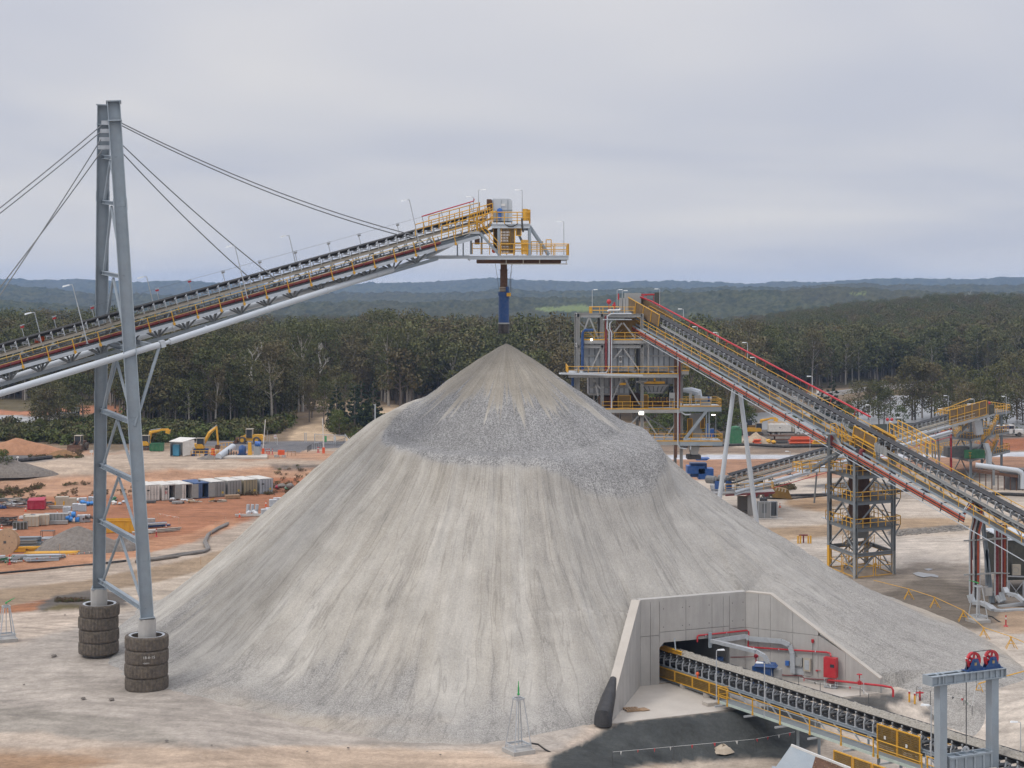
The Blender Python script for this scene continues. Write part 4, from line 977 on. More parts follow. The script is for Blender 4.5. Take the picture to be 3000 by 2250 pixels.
for s0,s1 in((2.3,4.2),(4.9,6.9),(9.3,10.4)):
 for s_ in(s0,s1):
  for z_ in(5.0,6.6):q=bw(s_)+V((0,0,z_));mb.tube(q-N3*.02,q+N3*.004,.05,8)
part(PT,'tie_hole',mb,m_dark)['kind']='stuff'
mb=MB();mb.lathe([(.55,-.8),(1.2,-.75),(1.45,-.55),(1.5,0),(1.45,.55),(1.2,.75),(.55,.8)],(0,0,0),40,'x')
o=bpy.data.objects.new('black_tyre',mesh('black_tyre',mb,m_rubber,True));COL.objects.link(o);q=GT(1752,2128,.2)
bpy.data.objects.remove(o)
mb=MB();a,b=P(1768,2098,132.6),P(1797,1990,136.8)
pr=[]
mb.pipe([a+V((-.05,0,-.7)),a,a.lerp(b,.55),b],[.72,.72,.55,.3],14)
single('rubber_roll','black rubber sheet roll half buried in gravel against the left wing wall','rubber roll',mb,m_belt,smooth=True)
pal=thing('timber_pallet','broken timber pallet lying on the slab by the left wing wall','pallet',G(1852,2082))
rzp=.25
for k in range(5):
 mb=MB();mb.box(-.55+.24*k,0,.14,.15,1.1,.025);part(pal,'plank',mb,m_wood,local=True)
for k in range(3):
 mb=MB();mb.box(0,-.5+.5*k,.03,1.25,.09,.11);part(pal,'bearer',mb,m_wood,local=True)
mb=MB();mb.box(.95,-.1,.03,.7,.9,.06,.2);part(pal,'loose_board',mb,m_wood,local=True)
pal.rotation_euler=(0,0,rzp);pal.location.z=.02
mb=MB();c0=GT(2120,2205,-1);mb.lathe([(.05,-.2),(.75,0),(.6,.35),(.3,.55),(.02,.6)],c0,9);mb.v=[(x+random.uniform(-.14,.14),y+random.uniform(-.14,.14),z_+random.uniform(-.1,.1))for x,y,z_ in mb.v]
single('pale_boulder','pale boulder lying in the gap of the dark sprayed slope','boulder',mb,mk('pale_stone',A(205,190,170),.9,bump=.8,bscale=5))
def wl(px,off=.12,k=None):
 """point on the right wing wall seen at photo column px, at height z"""
 u=(px-1500)/F;s=(br.x-u*br.y)/(u*rw.y-rw.x)
 return br+rw*s+rn*off
def wlz(px,py,off=.12):q=wl(px,off);return V((q.x,q.y,CH-(py-HY)/F*q.y))
def bwz(px,py,off=.12):
 o_=bl+N3*off;u=(px-1500)/F;s=(o_.x-u*o_.y)/(u*E3.y-E3.x);q=o_+E3*s
 return V((q.x,q.y,CH-(py-HY)/F*q.y))
fp=thing('fire_main','red fire main running round the portal walls into the tall red cabinet','pipe',bwz(2196,1850))
mb=MB()
pts=[bwz(2043,1880,-.6),bwz(2043,1879,.12),bwz(2043,1866,.14),bwz(2046,1862,.14),bwz(2188,1847,.14),bwz(2194,1850,.2),wlz(2195,1893,.25),wlz(2200,1896,.2),wlz(2425,1911,.2),wlz(2437,1914,.4),wlz(2441,1923,.5)]
mb.pipe(pts,.075,8);part(fp,'pipe_run',mb,m_red,smooth=True)
mb=MB();pts=[wlz(2436,1992,.7),wlz(2600,2009,1.2),wlz(2628,2014,1.4),wlz(2633,2022,1.4),wlz(2633,2042,1.4)]
mb.pipe(pts,.095,8);part(fp,'pipe_run',mb,m_red,smooth=True)
for px,py in((2067,1862),(2128,1855),(2212,1898),(2285,1903),(2392,1909)):
 q=bwz(px,py,.14)if px<2190 else wlz(px,py,.2);d_=E3 if px<2190 else rw
 mb=MB();mb.tube(q-d_*.03,q+d_*.03,.1,8);part(fp,'pipe_clamp',mb,m_galv)
q=wlz(2530,2002,1.0);mb=MB();mb.lathe([(.02,0),(.24,0),(.24,.04),(.02,.04)],q+V((0,0,.75)),12);mb.tube(q,q+V((0,0,.78)),.05,6);mb.box(q.x,q.y,q.z-.1,.3,.3,.3);part(fp,'valve',mb,m_red)
q=wlz(2545,1990,1.2);mb=MB();mb.tube((q.x,q.y,0),q,.03,5);mb.box(q.x-.15,q.y,q.z,.5,.05,.04);part(fp,'pipe_stand',mb,m_galv)
rc=thing('fire_cabinet','tall red fire cabinet on a steel stand against the right wing wall','cabinet',wlz(2440,1985,.5))
ang=math.atan2(rw.y,rw.x);q=wlz(2441,1984,.55)
mb=MB();mb.box(q.x,q.y,q.z,1.12,.6,1.72,ang);part(rc,'cabinet_body',mb,m_red)
nrm=rn;f=q+nrm*.31
mb=MB();mb.beam(f+V((0,0,1.05))+rw*.05,f+V((0,0,1.05))+rw*.42,.03,.28,(0,0,1));part(rc,'window',mb,m_glass)
mb=MB();mb.beam(f+V((0,0,.1)),f+V((0,0,1.62)),.98,.02,nrm);part(rc,'door',mb,m_red)
mb=MB()
for i in(-1,1):
 for j in(-1,1):p=q+rw*.5*i+rn*.25*j;mb.beam((p.x,p.y,.02),(p.x,p.y,q.z),.05,.05)
mb.box(q.x,q.y,.08,1.1,.55,.05,ang);part(rc,'stand',mb,m_galv)
mb=MB();mb.box(q.x,q.y,.45,.7,.3,.3,ang);part(rc,'pump',mb,m_dred)
def wbox(nm,lb,cat,px,y0,y1,w_,dpt,mat,extra=None,off=.02):
 q=wlz(px,y1,off+dpt/2);h=(y1-y0)/F*q.y;t=thing(nm,lb,cat,q)
 mb=MB();mb.box(q.x,q.y,q.z,w_,dpt,h,ang);part(t,'case',mb,mat)
 f=q+rn*(dpt/2+.012);mb=MB();mb.beam(f+V((0,0,h*.12)),f+V((0,0,h*.88)),w_*.66,.02,rn);part(t,'door',mb,extra or mat);return t
wbox('electric_cabinet','grey electric cabinet on the wing wall beside the galvanised duct','cabinet',2341,1926,1951,.72,.25,m_steel2)
wbox('electric_cabinet','pale electric cabinet with a glazed door on the wing wall, left of the red cabinet','cabinet',2367,1929,1966,.66,.25,m_beige,m_galv)
wbox('back_board','galvanised backing plate with red labels below the grey electric cabinet','panel',2340,1953,1976,1.0,.05,m_galv)
wbox('switch_box','small blue switch box with loose cables on the wing wall','switch box',2308,1936,1950,.35,.15,m_blue2)
q=wlz(2382,1880,.1);hy=thing('alarm_button','small red alarm beacon on a thin conduit high on the wing wall','alarm',q)
mb=MB();mb.lathe([(.02,-.14),(.1,-.08),(.13,.1),(.13,.2),(.02,.2)],q,8);part(hy,'beacon',mb,m_red)
mb=MB();mb.pipe([q,wlz(2382,1978,.1),wlz(2376,1982,.1),wlz(2360,1980,.1)],.018,4);part(hy,'conduit',mb,m_dark)
mb=MB();q=wlz(2394,1963,.1);mb.lathe([(.02,-.1),(.1,-.1),(.1,0),(.02,0)],q,8);mb.tube(q,q+rw*.35,.03,5);single('wall_valve','small red valve fixed to the wing wall left of the cabinet','valve',mb,m_red)
du=thing('cable_duct','broad galvanised cable duct bending down the right wing wall','duct',wlz(2300,1870))
mb=MB();pts=[bwz(2083,1880,.35),bwz(2185,1864,.35),wlz(2200,1871,.4),wlz(2295,1879,.35),wlz(2318,1890,.35),wlz(2326,1915,.35),wlz(2327,1972,.35)]
for a,b in zip(pts,pts[1:]):mb.beam(a,b,.16,.42,None if abs((b-a).normalized().z)<.8 else rw)
part(du,'duct_run',mb,m_galv)
du2=thing('cable_duct','galvanised cable duct crossing from the tunnel mouth down to the blue motor','duct',bwz(2085,1890))
m0=bwz(2085,1877,.5);m5=V((0,0,0))
qm=P(2245,1975,144.6)
pts=[m0,m0.lerp(P(2215,1908,144.9),.5),P(2215,1908,144.9),P(2240,1922,144.7),P(2250,1942,144.6),P(2256,1990,144.6)]
mb=MB()
for a,b in zip(pts,pts[1:]):mb.beam(a,b,.42,.3)
part(du2,'duct_run',mb,m_galv)
mb=MB();mb.beam(bwz(2080,1852,.3),bwz(2080,1897,.3),.3,.2);part(du2,'wall_bracket',mb,m_steel)
bmn=thing('winch_motor','blue enclosed winch drive on the slab behind the belt, under the galvanised duct','motor',P(2250,1990,145.0))
mb=MB();q=P(2238,1985,145.2);mb.box(q.x,q.y,.05,1.7,1.2,1.9,ang);mb.prism([(q.x-1,q.y-.6,2.05),(q.x+.9,q.y-1.2,2.05),(q.x+.7,q.y-1.0,2.3),(q.x-.8,q.y-.4,2.3)],(.3,.9,0));part(bmn,'housing',mb,m_blue)
mb=MB();q=P(2279,1985,144.8);mb.box(q.x,q.y,.3,.5,.7,1.5,ang);part(bmn,'side_box',mb,m_steel2)
mb=MB();q=P(2215,1922,145.6);mb.ball(q,.2,10,6);mb.tube(q,q+V((0,0,-.6)),.05,6);part(bmn,'alarm_bell',mb,m_red)
mb=MB();q=P(2108,1945,149.5);mb.tube((q.x,q.y,.3),(q.x,q.y,1.8),.35,10);mb.box(q.x,q.y,0,.9,.9,.35);single('tunnel_pump','blue vertical pump standing inside the tunnel mouth behind the belt','pump',mb,m_blue)
mb=MB()
for z_ in(1.3,1.55):mb.pipe([bwz(2140,1931-z_*4,.05),bwz(2175,1932-z_*5,.05),wlz(2215,1928-z_*3,.08)],.025,5)
mb.pipe([wlz(2225,1966,.1),wlz(2300,1978,.1),wlz(2350,1980,.1),wlz(2358,1988,.1),wlz(2435,1992,.1)],.05,6)
single('wall_conduit','thin dark conduits and a low dark red pipe along the wing wall','conduit',mb,m_dred)
cz0=P(1934,1897,148.6);mb=MB();mb.ibeam(cz0+N3*-3,cz0+N3*2.8+E3*.6+V((0,0,-.1)),.25,.42,.05);tb=single('hoist_beam','yellow hoist beam end sticking out of the tunnel mouth above the belt','beam',mb,m_yel)
mb=MB();mb.beam(cz0+N3*2.2+V((.3,0,.2)),cz0+N3*2.0+V((.3,0,1.2)),.1,.1);mb.beam(cz0+N3*.3+V((0,0,.2)),cz0+V((.1,0,.8)),.25,.1);part(tb,'hanger',mb,m_steel)
RC=Fr((14.9,147.6,2.35),(14.9+.43*46,147.6-.9*46,3.85))
t0,t1=-9.0,47.0
rcv=thing('reclaim_conveyor','long belt conveyor loaded with crushed rock coming out of the tunnel portal','conveyor',RC.p(0,0,-2.3))
BW=1.75
mb=MB();trough(mb,RC,t0,t1,BW,0,.06,.3);part(rcv,'belt',mb,m_belt)
nT,nU=900,15
vs=[]
tt=np.linspace(t0,t1,nT)[:,None]*np.ones(nU)[None,:];uu=np.linspace(-.74,.74,nU)[None,:]*np.ones((nT,1))
ww=.19+.26*(1-(uu/.74)**2)+.11*fbm(tt*2.2,uu*3,3,91)+.12*fbm(tt*7,uu*7,2,93)*(1-(uu/.78)**4)
for i in range(nT):
 for j in range(nU):vs.append(RC.p(tt[i,j],uu[i,j]+.02*random.random(),ww[i,j]))
mb=MB();mb.v=[tuple(p)for p in vs];mb.f=[tuple(int(q)for q in r)for r in grid_quads(nT,nU)]
o=part(rcv,'ore_load',mb,m_ore)
mb=MB();mb.beam(RC.p(t0,0,-1.35),RC.p(t1,0,-1.35),BW*.95,.03,RC.n);part(rcv,'return_belt',mb,m_belt)
ib=MB();e=BW/2
for s in(-1,1):
 ib.beam((s*(e+.12),0,-.92),(s*(e+.12),0,-.38),.1,.09,(1,0,0));ib.beam((s*(e+.12),0,-.4),(s*(e-.02),0,-.08),.1,.08,(0,1,0));ib.beam((s*(e-.02),0,-.1),(s*(e+.05),0,.2),.09,.07,(1,0,0))
 ib.beam((s*(e+.12),0,-.55),(s*.4,0,-.2),.05,.05);ib.box(s*(e+.12),0,-.95,.2,.26,.04)
ib.beam((-e,0,-.5),(e,0,-.5),.1,.1)
idm=mesh('idler_bracket',ib,m_galv)
rb=MB();rb.tube((-.36,0,-.16),(.36,0,-.16),.1,8)
for s in(-1,1):rb.tube((s*.4,0,-.15),(s*.92,0,.1),.1,8)
rbm=mesh('idler_roller',rb,m_dark)
lb_=MB();lb_.beam((-e+.1,.3,-.75),(e-.1,.3,-.75),.12,.1);lb_.beam((-e+.1,.65,-.8),(e-.1,.65,-.8),.1,.12)
lbm=mesh('cross_member',lb_,m_dark)
t_=t0+.3
while t_<t1-.2:
 for nm,me in(('idler_bracket',idm),('idler_roller',rbm),('cross_member',lbm)):inst(rcv,nm,me,Matrix.Translation(-LOC[rcv])@RC.M(t_))
 t_+=1.06
for u in(-1.02,1.02):
 mb=MB();mb.ibeam(RC.p(t0,u,-1.06),RC.p(t1,u,-1.06),.16,.22,.035,RC.n);part(rcv,'stringer',mb,m_steel)
 mb=MB();mb.ibeam(RC.p(t0,u,-2.1),RC.p(t1,u,-2.1),.16,.24,.035,RC.n)
 part(rcv,'lower_chord',mb,m_steel)
t_=8.6;k=0
while t_<t1-2:
 for u in(1.02,-1.02):
  mb=MB();mb.beam(RC.p(t_,u,-1.15),RC.p(t_+1.25,u,-2.05),.1,.08,RC.s);part(rcv,'web_strut',mb,m_galv)
  if k%3==0:mb=MB();mb.beam(RC.p(t_-.1,u,-1.1),RC.p(t_-.1,u,-2.1),.12,.12,RC.d);part(rcv,'web_post',mb,m_steel)
 t_+=2.15;k+=1
mb=MB();mb.tube(RC.p(9,1.16,-1.45),RC.p(40,1.16,-1.45),.03,5);part(rcv,'side_pipe',mb,m_galv)
mb=MB();mb.beam(RC.p(9.4,1.65,-2.02),RC.p(t1,1.65,-2.02),1.05,.05,RC.n);part(rcv,'walkway_deck',mb,mk('walkway_grating',(.2,.225,.235),.6,dust=.2))
mb=MB();mb.beam(RC.p(9.4,2.2,-2.05),RC.p(t1,2.2,-2.05),.05,.2,RC.n);part(rcv,'walkway_edge',mb,mk('pale_green_edge',(.42,.5,.45),.5))
t_=10.2
while t_<t1:
 mb=MB();mb.beam(RC.p(t_,.9,-2.25),RC.p(t_,3.0,-2.25),.12,.14);part(rcv,'outrigger',mb,m_galv);t_+=4.3
RH=1.1;ru=2.24
mb=MB()
for w_2,r_2 in((-2.0+RH,.035),(-2.0+.55,.028)):mb.tube(RC.p(9.5,ru,w_2),RC.p(30.0,ru,w_2),r_2,6);mb.tube(RC.p(30.4,ru,w_2),RC.p(35.4,ru,w_2),r_2,6);mb.tube(RC.p(35.8,ru,w_2),RC.p(t1,ru,w_2),r_2,6)
for w_2 in(-.9,-1.45):mb.tube(RC.p(9.5,ru,w_2),RC.p(9.5,1.2,w_2),.03,6)
part(rcv,'handrail',mb,m_yel)
pm=MB();pm.beam((0,0,-.15),(0,0,RH),.08,.08,(1,0,0));pm.box(.02,0,-.2,.04,.2,.25);pm=mesh('handrail_post',pm,m_yel)
t_=9.55
for t_ in(9.6,10.9,14.6,18.4,22.3,26.2,30.0,30.5,35.3,35.9,41.0,45.5):inst(rcv,'handrail_post',pm,Matrix.Translation(-LOC[rcv])@RC.M(t_,ru,-2.0))
m_gmesh=mk('yellow_mesh_guard',(.22,.135,.03),.7,var=.25,scale=2,dust=.35,dcol=(.12,.1,.07))
def guard(parent,a,b,h,thick=.06):
 """framed yellow mesh panel standing on a..b"""
 a=V(a);b=V(b);up=V((0,0,h));fm=MB()
 for p,q in((a,b),(a+up,b+up),(a,a+up),(b,b+up)):fm.beam(p,q,.09,.09)
 o=part(parent,'guard_panel',fm,m_yel)
 d=b-a;im_=MB();n=max(4,int(d.length/.13));nz=max(4,int(h/.13))
 for i in range(1,n):im_.beam(a.lerp(b,i/n),a.lerp(b,i/n)+up,.07,.02,d)
 for i in range(1,nz):im_.beam(a+up*(i/nz),b+up*(i/nz),.02,.07)
 part(o,'guard_mesh',im_,m_gmesh);return o
for a,b in((-2,.8),(.9,3.7),(3.8,6.4),(6.5,9.3)):guard(rcv,RC.p(a,1.16,-2.0),RC.p(b,1.16,-2.0),.88)
guard(rcv,RC.p(29.2,1.28,-2.0),RC.p(31.4,1.28,-2.0),1.9);guard(rcv,RC.p(31.5,1.28,-2.0),RC.p(33.9,1.28,-2.0),1.9)
for a,b in((28.2,30.3),(30.5,32.5),(32.7,34.8)):guard(rcv,RC.p(a,4.4,-3.6),RC.p(b,4.4,-3.6),1.75)
mb=MB()
for t_,z_ in((30.2,-.9),(32.6,-1.0)):q=RC.p(t_,1.36,z_);mb.beam(q+V((0,0,-.12)),q+V((0,0,.12)),.22,.02,RC.s)
for t_ in(29.2,31.5):q=RC.p(t_,4.5,-2.9);mb.beam(q+V((0,0,-.12)),q+V((0,0,.12)),.22,.02,RC.s)
part(rcv,'warning_plate',mb,m_white)['kind']='stuff'
for t_ in(2.0,5.8,9.9):
 mb=MB();mb.beam(RC.p(t_,1.0,-2.2),(RC.p(t_,1.0,0).x,RC.p(t_,1.0,0).y,.0),.22,.22);q=RC.p(t_,1.0,0);mb.box(q.x,q.y,.02,.5,.5,.35);part(rcv,'support_leg',mb,m_conc2)
for t_ in(19,29,41):
 for u in(-1,1):
  q=RC.p(t_,u,-2.2);mb=MB();mb.beam(q,(q.x,q.y,hz(q.x,q.y)-.3),.2,.2);part(rcv,'support_leg',mb,m_steel)
q=RC.p(4.6,1.15,-.7);mb=MB();mb.ball(q,.16,10,6);mb.box(q.x,q.y,q.z-.35,.12,.1,.3);part(rcv,'pull_switch',mb,m_orange)
mb=MB();q=RC.p(8.2,2.1,0);mb.box(q.x,q.y,.03,1.1,.9,.28,.4);single('concrete_plinth','low pale concrete plinth at the start of the reclaim walkway','plinth',mb,m_conc2)
for px,y0,h_,sd,lb in((2098,2062,4.1,1,'grey light pole at the start of the yellow railed reclaim walkway'),(2239,2092,4.2,-1,'grey light pole standing on the reclaim walkway behind the galvanised duct'),(2726,2235,4.6,-1,'grey light pole on the reclaim walkway beside the left gantry column')):
 a=None
 for k in range(600):
  q=RC.p(5+k*.07,2.2,-2.0)
  if 1500+q.x/q.y*F>px:a=q;break
 lamp_post(a,(0,0,1),h_,.18,lb,None,armdir=(sd,.2,0))
lamp_post(GT(2990,2208,-.5),(0,0,1),2.45,.3,'low grey light pole on the sand at the right edge of the frame',None,armdir=(-1,0,0))
mb=MB();rail(mb,[RC.p(25.5,-2.1,-2.0),RC.p(33.5,-2.1,-2.0)],1.6,2.6,.05);part(rcv,'far_handrail',mb,m_yel)
gd=V((.9,.43,0)).normalized()
ga=V((27.5,107.3,0));gb=ga+gd*4.25
gt=thing('takeup_gantry','grey two column take-up gantry with red and blue rope pulleys on its beam','gantry',(ga.x,ga.y,-2))
gz=9.2
for q in(ga,gb):
 mb=MB();mb.beam((q.x,q.y,-2.5),(q.x,q.y,gz-.06),.58,.58,gd);mb.box(q.x,q.y,gz-.07,.9,.7,.06,math.atan2(gd.y,gd.x));part(gt,'column',mb,m_steel)
a=ga-gd*1.05+V((0,0,gz+.3));b=gb+gd*.75+V((0,0,gz+.3));sd_=V((gd.y,-gd.x,0))
mb=MB()
for o_ in(-.32,.32):mb.ibeam(a+sd_*o_,b+sd_*o_,.3,.6,.05)
for q in(a,b):mb.beam(q-sd_*.48,q+sd_*.48,.04,.62)
part(gt,'top_beam',mb,m_steel)
for f_ in(.1,.155,.19,.31,.46,.53,.62,.71,.8,.88,.95):
 q=a.lerp(b,f_)+sd_*.40;mb=MB();mb.beam(q+V((0,0,-.26)),q+V((0,0,.26)),.03,.15,gd);part(gt,'stiffener',mb,m_steel)
mb=MB()
for f_ in(.12,.2,.42,.55):q=a.lerp(b,f_)+V((0,0,.31));mb.beam(q-sd_*.45,q+sd_*.45,.1,.03)
part(gt,'tie_plate',mb,m_steel)
def pulley(c,r):
 w=MB()
 rim_=[(r*.72,-.06),(r,-.1),(r*.93,-.03),(r*.93,.03),(r,.1),(r*.72,.06),(r*.72,-.06)]
 w.lathe(rim_,(0,0,0),32,'y')
 w.lathe([(.02,-.09),(r*.24,-.09),(r*.24,.09),(.02,.09)],(0,0,0),16,'y')
 for k in range(6):
  t=k*math.pi/3+.3;w.beam((math.cos(t)*r*.2,0,math.sin(t)*r*.2),(math.cos(t)*r*.76,0,math.sin(t)*r*.76),.07,.14,(0,1,0))
 Mx=Matrix.Translation(c)@Matrix.Rotation(math.atan2(gd.y,gd.x),4,'Z')
 wo=part(gt,'pulley_wheel',w.xf(Mx),m_red,smooth=False)
 br_=MB();h=c.z-(gz+.62)
 for o_ in(-.2,.2):
  br_.prism([V((-.56,o_-.02,-h)),V((.56,o_-.02,-h)),V((.2,o_-.02,.14)),V((-.2,o_-.02,.14))],(0,.04,0))
  br_.tube((0,o_-.06,0),(0,o_+.06,0),.1,10)
 br_.box(0,0,-h,1.5,.62,.04)
 for i in(-.62,-.3,.3,.62):br_.beam((i,-.22,-h),(i*.75,-.22,-h+.25),.03,.1)
 part(gt,'pulley_bracket',br_.xf(Mx),m_blue)
 gu=MB();gu.beam((-.62,0,.22),(-.25,0,.02),.1,.06);part(gt,'rope_guard',gu.xf(Mx),m_white)
 st=MB();st.beam((-.09,-.235,-.18),(.09,-.235,-.18),.01,.2,(0,0,1));part(gt,'maker_plate',st.xf(Mx),mk('dull_badge',(.3,.22,.1),.6))
c1,c2=a.lerp(b,.615)+V((0,0,.93)),a.lerp(b,.86)+V((0,0,.93))
pulley(c1,.56);pulley(c2,.56)
mb=MB()
mb.tube(c1+V((0,0,.56)),c2+V((0,0,.56)),.03,6);part(gt,'rope',mb,m_cable)
q=c1-gd*.58;mb=MB();mb.tube(q,(q.x,q.y,4.9),.035,6);part(gt,'rope',mb,m_cable)
q=c2+gd*.58;mb=MB();mb.tube(q,(q.x,q.y,-2),.035,6);part(gt,'rope',mb,m_cable)
cw=thing('counterweight','grey steel counterweight box hanging between the gantry columns','counterweight',ga.lerp(gb,.5)+V((0,0,2)))
g0,g1=ga+gd*.5,gb-gd*.35;ctr=g0.lerp(g1,.5);gl=(g1-g0).length;az_=math.atan2(gd.y,gd.x)
mb=MB();mb.box(ctr.x,ctr.y,2.0,gl,.8,2.35,az_);part(cw,'box',mb,m_steel)
mb=MB()
for o_ in(-.42,.42):mb.beam(g0+sd_*o_+V((0,0,4.42)),g1+sd_*o_+V((0,0,4.42)),.1,.14)
for f_ in(0,.3,.7,1):q=g0.lerp(g1,f_)+V((0,0,4.44));mb.beam(q-sd_*.42,q+sd_*.42,.08,.12)
part(cw,'top_frame',mb,m_steel)
for f_ in(.12,.34,.56,.78,.97):
 q=g0.lerp(g1,f_)+sd_*.45;mb=MB();mb.beam(q+V((0,0,3.4)),q+V((0,0,4.35)),.1,.1);part(cw,'rib',mb,m_steel)
mb=MB();q=ctr+sd_*.95;mb.box(q.x,q.y,3.35,gl+.35,1.0,.12,az_);part(cw,'shelf',mb,m_conc2)
mb=MB();mb.box(q.x,q.y,2.2,gl+.3,.95,1.12,az_);part(cw,'lower_frame',mb,m_steel)
mb=MB();q=V((c1-gd*.58));mb.lathe([(.05,-.06),(.2,-.06),(.2,.06),(.05,.06)],(q.x,q.y,4.75),12,'y');part(cw,'sheave',mb,m_galv)
fc=thing('chute_hood','grey steel chute hood with a rusty bolted plate at the bottom edge of the frame','chute',P(2360,2240,100))
p0,p1,p2,p3=P(2262,2262,98),P(2318,2183,98.6),P(2390,2212,97.8),P(2372,2275,97)
mb=MB();mb.prism([p0,p1,p2,p3],(0,0,-.12));part(fc,'top_plate',mb,m_steel)
mb=MB();q1,q2=P(2500,2262,96.5),P(2440,2300,95.5);mb.prism([p2+V((0,0,-.002)),q1,q2,p3],(0,0,-.1));part(fc,'rusty_plate',mb,m_rust)
mb=MB();mb.beam(p1,p2,.1,.14);mb.beam(p2,P(2492,2252,96.7),.12,.14);part(fc,'edge_angle',mb,m_white)
mb=MB()
for i in range(7):
 for j in range(4):
  q=p2.lerp(q1,.06+i/7.5).lerp(p3.lerp(q2,.06+i/7.5),.1+j/4.4)+V((0,0,.03));mb.ball(q,.035,5,3)
part(fc,'bolt_head',mb,m_wood)['kind']='stuff'
mb=MB();mb.prism([p0+V((0,0,-.2)),p3+V((0,0,-.2)),p3+V((0,-.3,-4)),p0+V((0,-.3,-4))],(.3,2.0,0));part(fc,'chute_body',mb,m_steel)
mb=MB();q=GT(2330,2250,-1.5);mb.tube(GT(2345,2225,-1.5)+V((0,0,.2)),P(2303,2205,98.4),.015,4);part(fc,'guy_wire',mb,m_galv)
for px,py,lb in((2664,2056,'yellow bollard with a red band, the one farther from the hydrant'),(2680,2061,'yellow bollard with a red band, the one next to the hydrant')):
 q=GT(px,py);t=thing('bollard',lb,'bollard',q,'yellow bollards by the hydrant')
 mb=MB();mb.tube(q,q+V((0,0,.72)),.085,12);part(t,'post',mb,m_yel)
 mb=MB();mb.tube(q+V((0,0,.72)),q+V((0,0,.88)),.087,12);part(t,'red_band',mb,m_red)
 mb=MB();mb.lathe([(.087,.88),(.07,.96),(.01,.99)],q,12);part(t,'cap',mb,m_white)
q=GT(2695,2052);hyd=thing('fire_hydrant','red fire hydrant with a grey hand wheel right of the bollards','hydrant',q)
mb=MB();mb.tube(q+V((0,0,.3)),q+V((0,0,.8)),.08,10);mb.tube(q+V((-.35,0,.66)),q+V((.3,0,.66)),.07,8);part(hyd,'hydrant_body',mb,m_red)
mb=MB();mb.tube(q,q+V((0,0,.3)),.085,10);part(hyd,'foot',mb,m_dred)
mb=MB();mb.tube(q+V((0,0,.8)),q+V((0,0,1.05)),.03,6);mb.lathe([(.14,1.04),(.18,1.04),(.18,1.08),(.14,1.08),(.14,1.04)],q,12);part(hyd,'hand_wheel',mb,m_galv)
mb=MB();k=q+V((-.3,0,0));mb.pipe([k+V((0,0,.25)),k+V((0,0,1.2)),k+V((.1,0,1.2)),k+V((.2,0,1.1))],.02,5);part(hyd,'standpipe',mb,m_dark)
m_brass=mk('sprinkler_green',(.03,.3,.08),.45)
def sprinkler_tower(base,h,lb,rz,hose=True,gun=None):
 t=thing('sprinkler_tower',lb,'sprinkler',base,'sprinkler towers round the stockpile')
 bz=base;c_,s_=math.cos(rz),math.sin(rz)
 def w(x,y,z_):return V((bz.x+x*c_-y*s_,bz.y+x*s_+y*c_,bz.z+z_))
 mb=MB();mb.box(bz.x,bz.y,bz.z-.3,1.85,1.85,.62,rz);part(t,'concrete_base',mb,m_conc)
 b0,b1=.72,.28
 for i,j in((-1,-1),(1,-1),(1,1),(-1,1)):
  mb=MB();mb.beam(w(i*b0,j*b0,.32),w(i*b1,j*b1,h),.085,.085);part(t,'leg',mb,m_galv)
 mb=MB()
 for(z_,r_,th_)in((.62,b0*.97,.16),(h,b1*1.15,.14)):
  cs_=[w(i*r_,j*r_,z_)for i,j in((-1,-1),(1,-1),(1,1),(-1,1))]
  for a,b in zip(cs_,cs_[1:]+cs_[:1]):mb.beam(a,b,.07,th_)
 part(t,'frame_ring',mb,m_galv)
 mb=MB();mb.pipe([w(b0+.2,-.1,.62),w(0,0,.62),w(0,0,h+.25)],.045,6);part(t,'riser_pipe',mb,m_galv)
 g=gun or(0,.05,1);gv=V(g).normalized();q=w(0,0,h+.25)
 mb=MB();mb.lathe([(.05,0),(.1,.03),(.1,.12),(.05,.16)],q,8);mb.tube(q+V((0,0,.1)),q+V((0,0,.1))+gv*.5,.06,8);part(t,'sprinkler_body',mb,m_brass)
 mb=MB();mb.tube(q+V((0,0,.1))+gv*.45,q+V((0,0,.1))+gv*.95,.045,8,.025);part(t,'nozzle',mb,m_lime)
 if hose:
  hx=w(b0+.2,-.1,.62);e=w(2.2,-1.0,-.28)
  mb=MB();mb.pipe([hx,hx.lerp(e,.4)+V((0,0,.28)),hx.lerp(e,.75)+V((0,0,.2)),e+V((0,0,.25)),e+V((0,0,-.3))],.07,8);part(t,'hose',mb,m_black,smooth=True)
 return t
sprinkler_tower(GT(1519,2205),4.05,'sprinkler tower standing in front of the stockpile, gun pointing straight up',.52)
sprinkler_tower(GT(18,1878,1.2),3.3,'sprinkler tower at the left edge of the frame near the tyre stacks',.5,False,(.7,0,.4))
sprinkler_tower(GT(2865,1822),3.75,'sprinkler tower at the right, in front of the vertical cable trays',.35,True,(-.85,0,.25))
BY,BD=250.0,9.5
def bx(x):return(x-1500)/F*BY
def bz(y):return CH-(y-HY)/F*BY
PL=thing('bin_building','grey steel framed ore bin building with yellow railed decks behind the stockpile','plant building',(bx(1840),BY+5,0))
cols=[1694,1764,1881,1996]
for x in cols:
 for Y in(BY,BY+BD):
  if x==1694 and Y==BY:pass
  top=bz(919)if x!=1996 else bz(1000)
  mb=MB();mb.ibeam((bx(x),Y,-1),(bx(x),Y,top),.42,.45,.05,(1,0,0));part(PL,'column',mb,m_steel2)
def hb(x0,x1,y,h=.5,Y=BY,nm='beam',mat=m_steel2):
 mb=MB();mb.ibeam((bx(x0),Y,bz(y)),(bx(x1),Y,bz(y)),.3,h,.05);part(PL,nm,mb,mat)
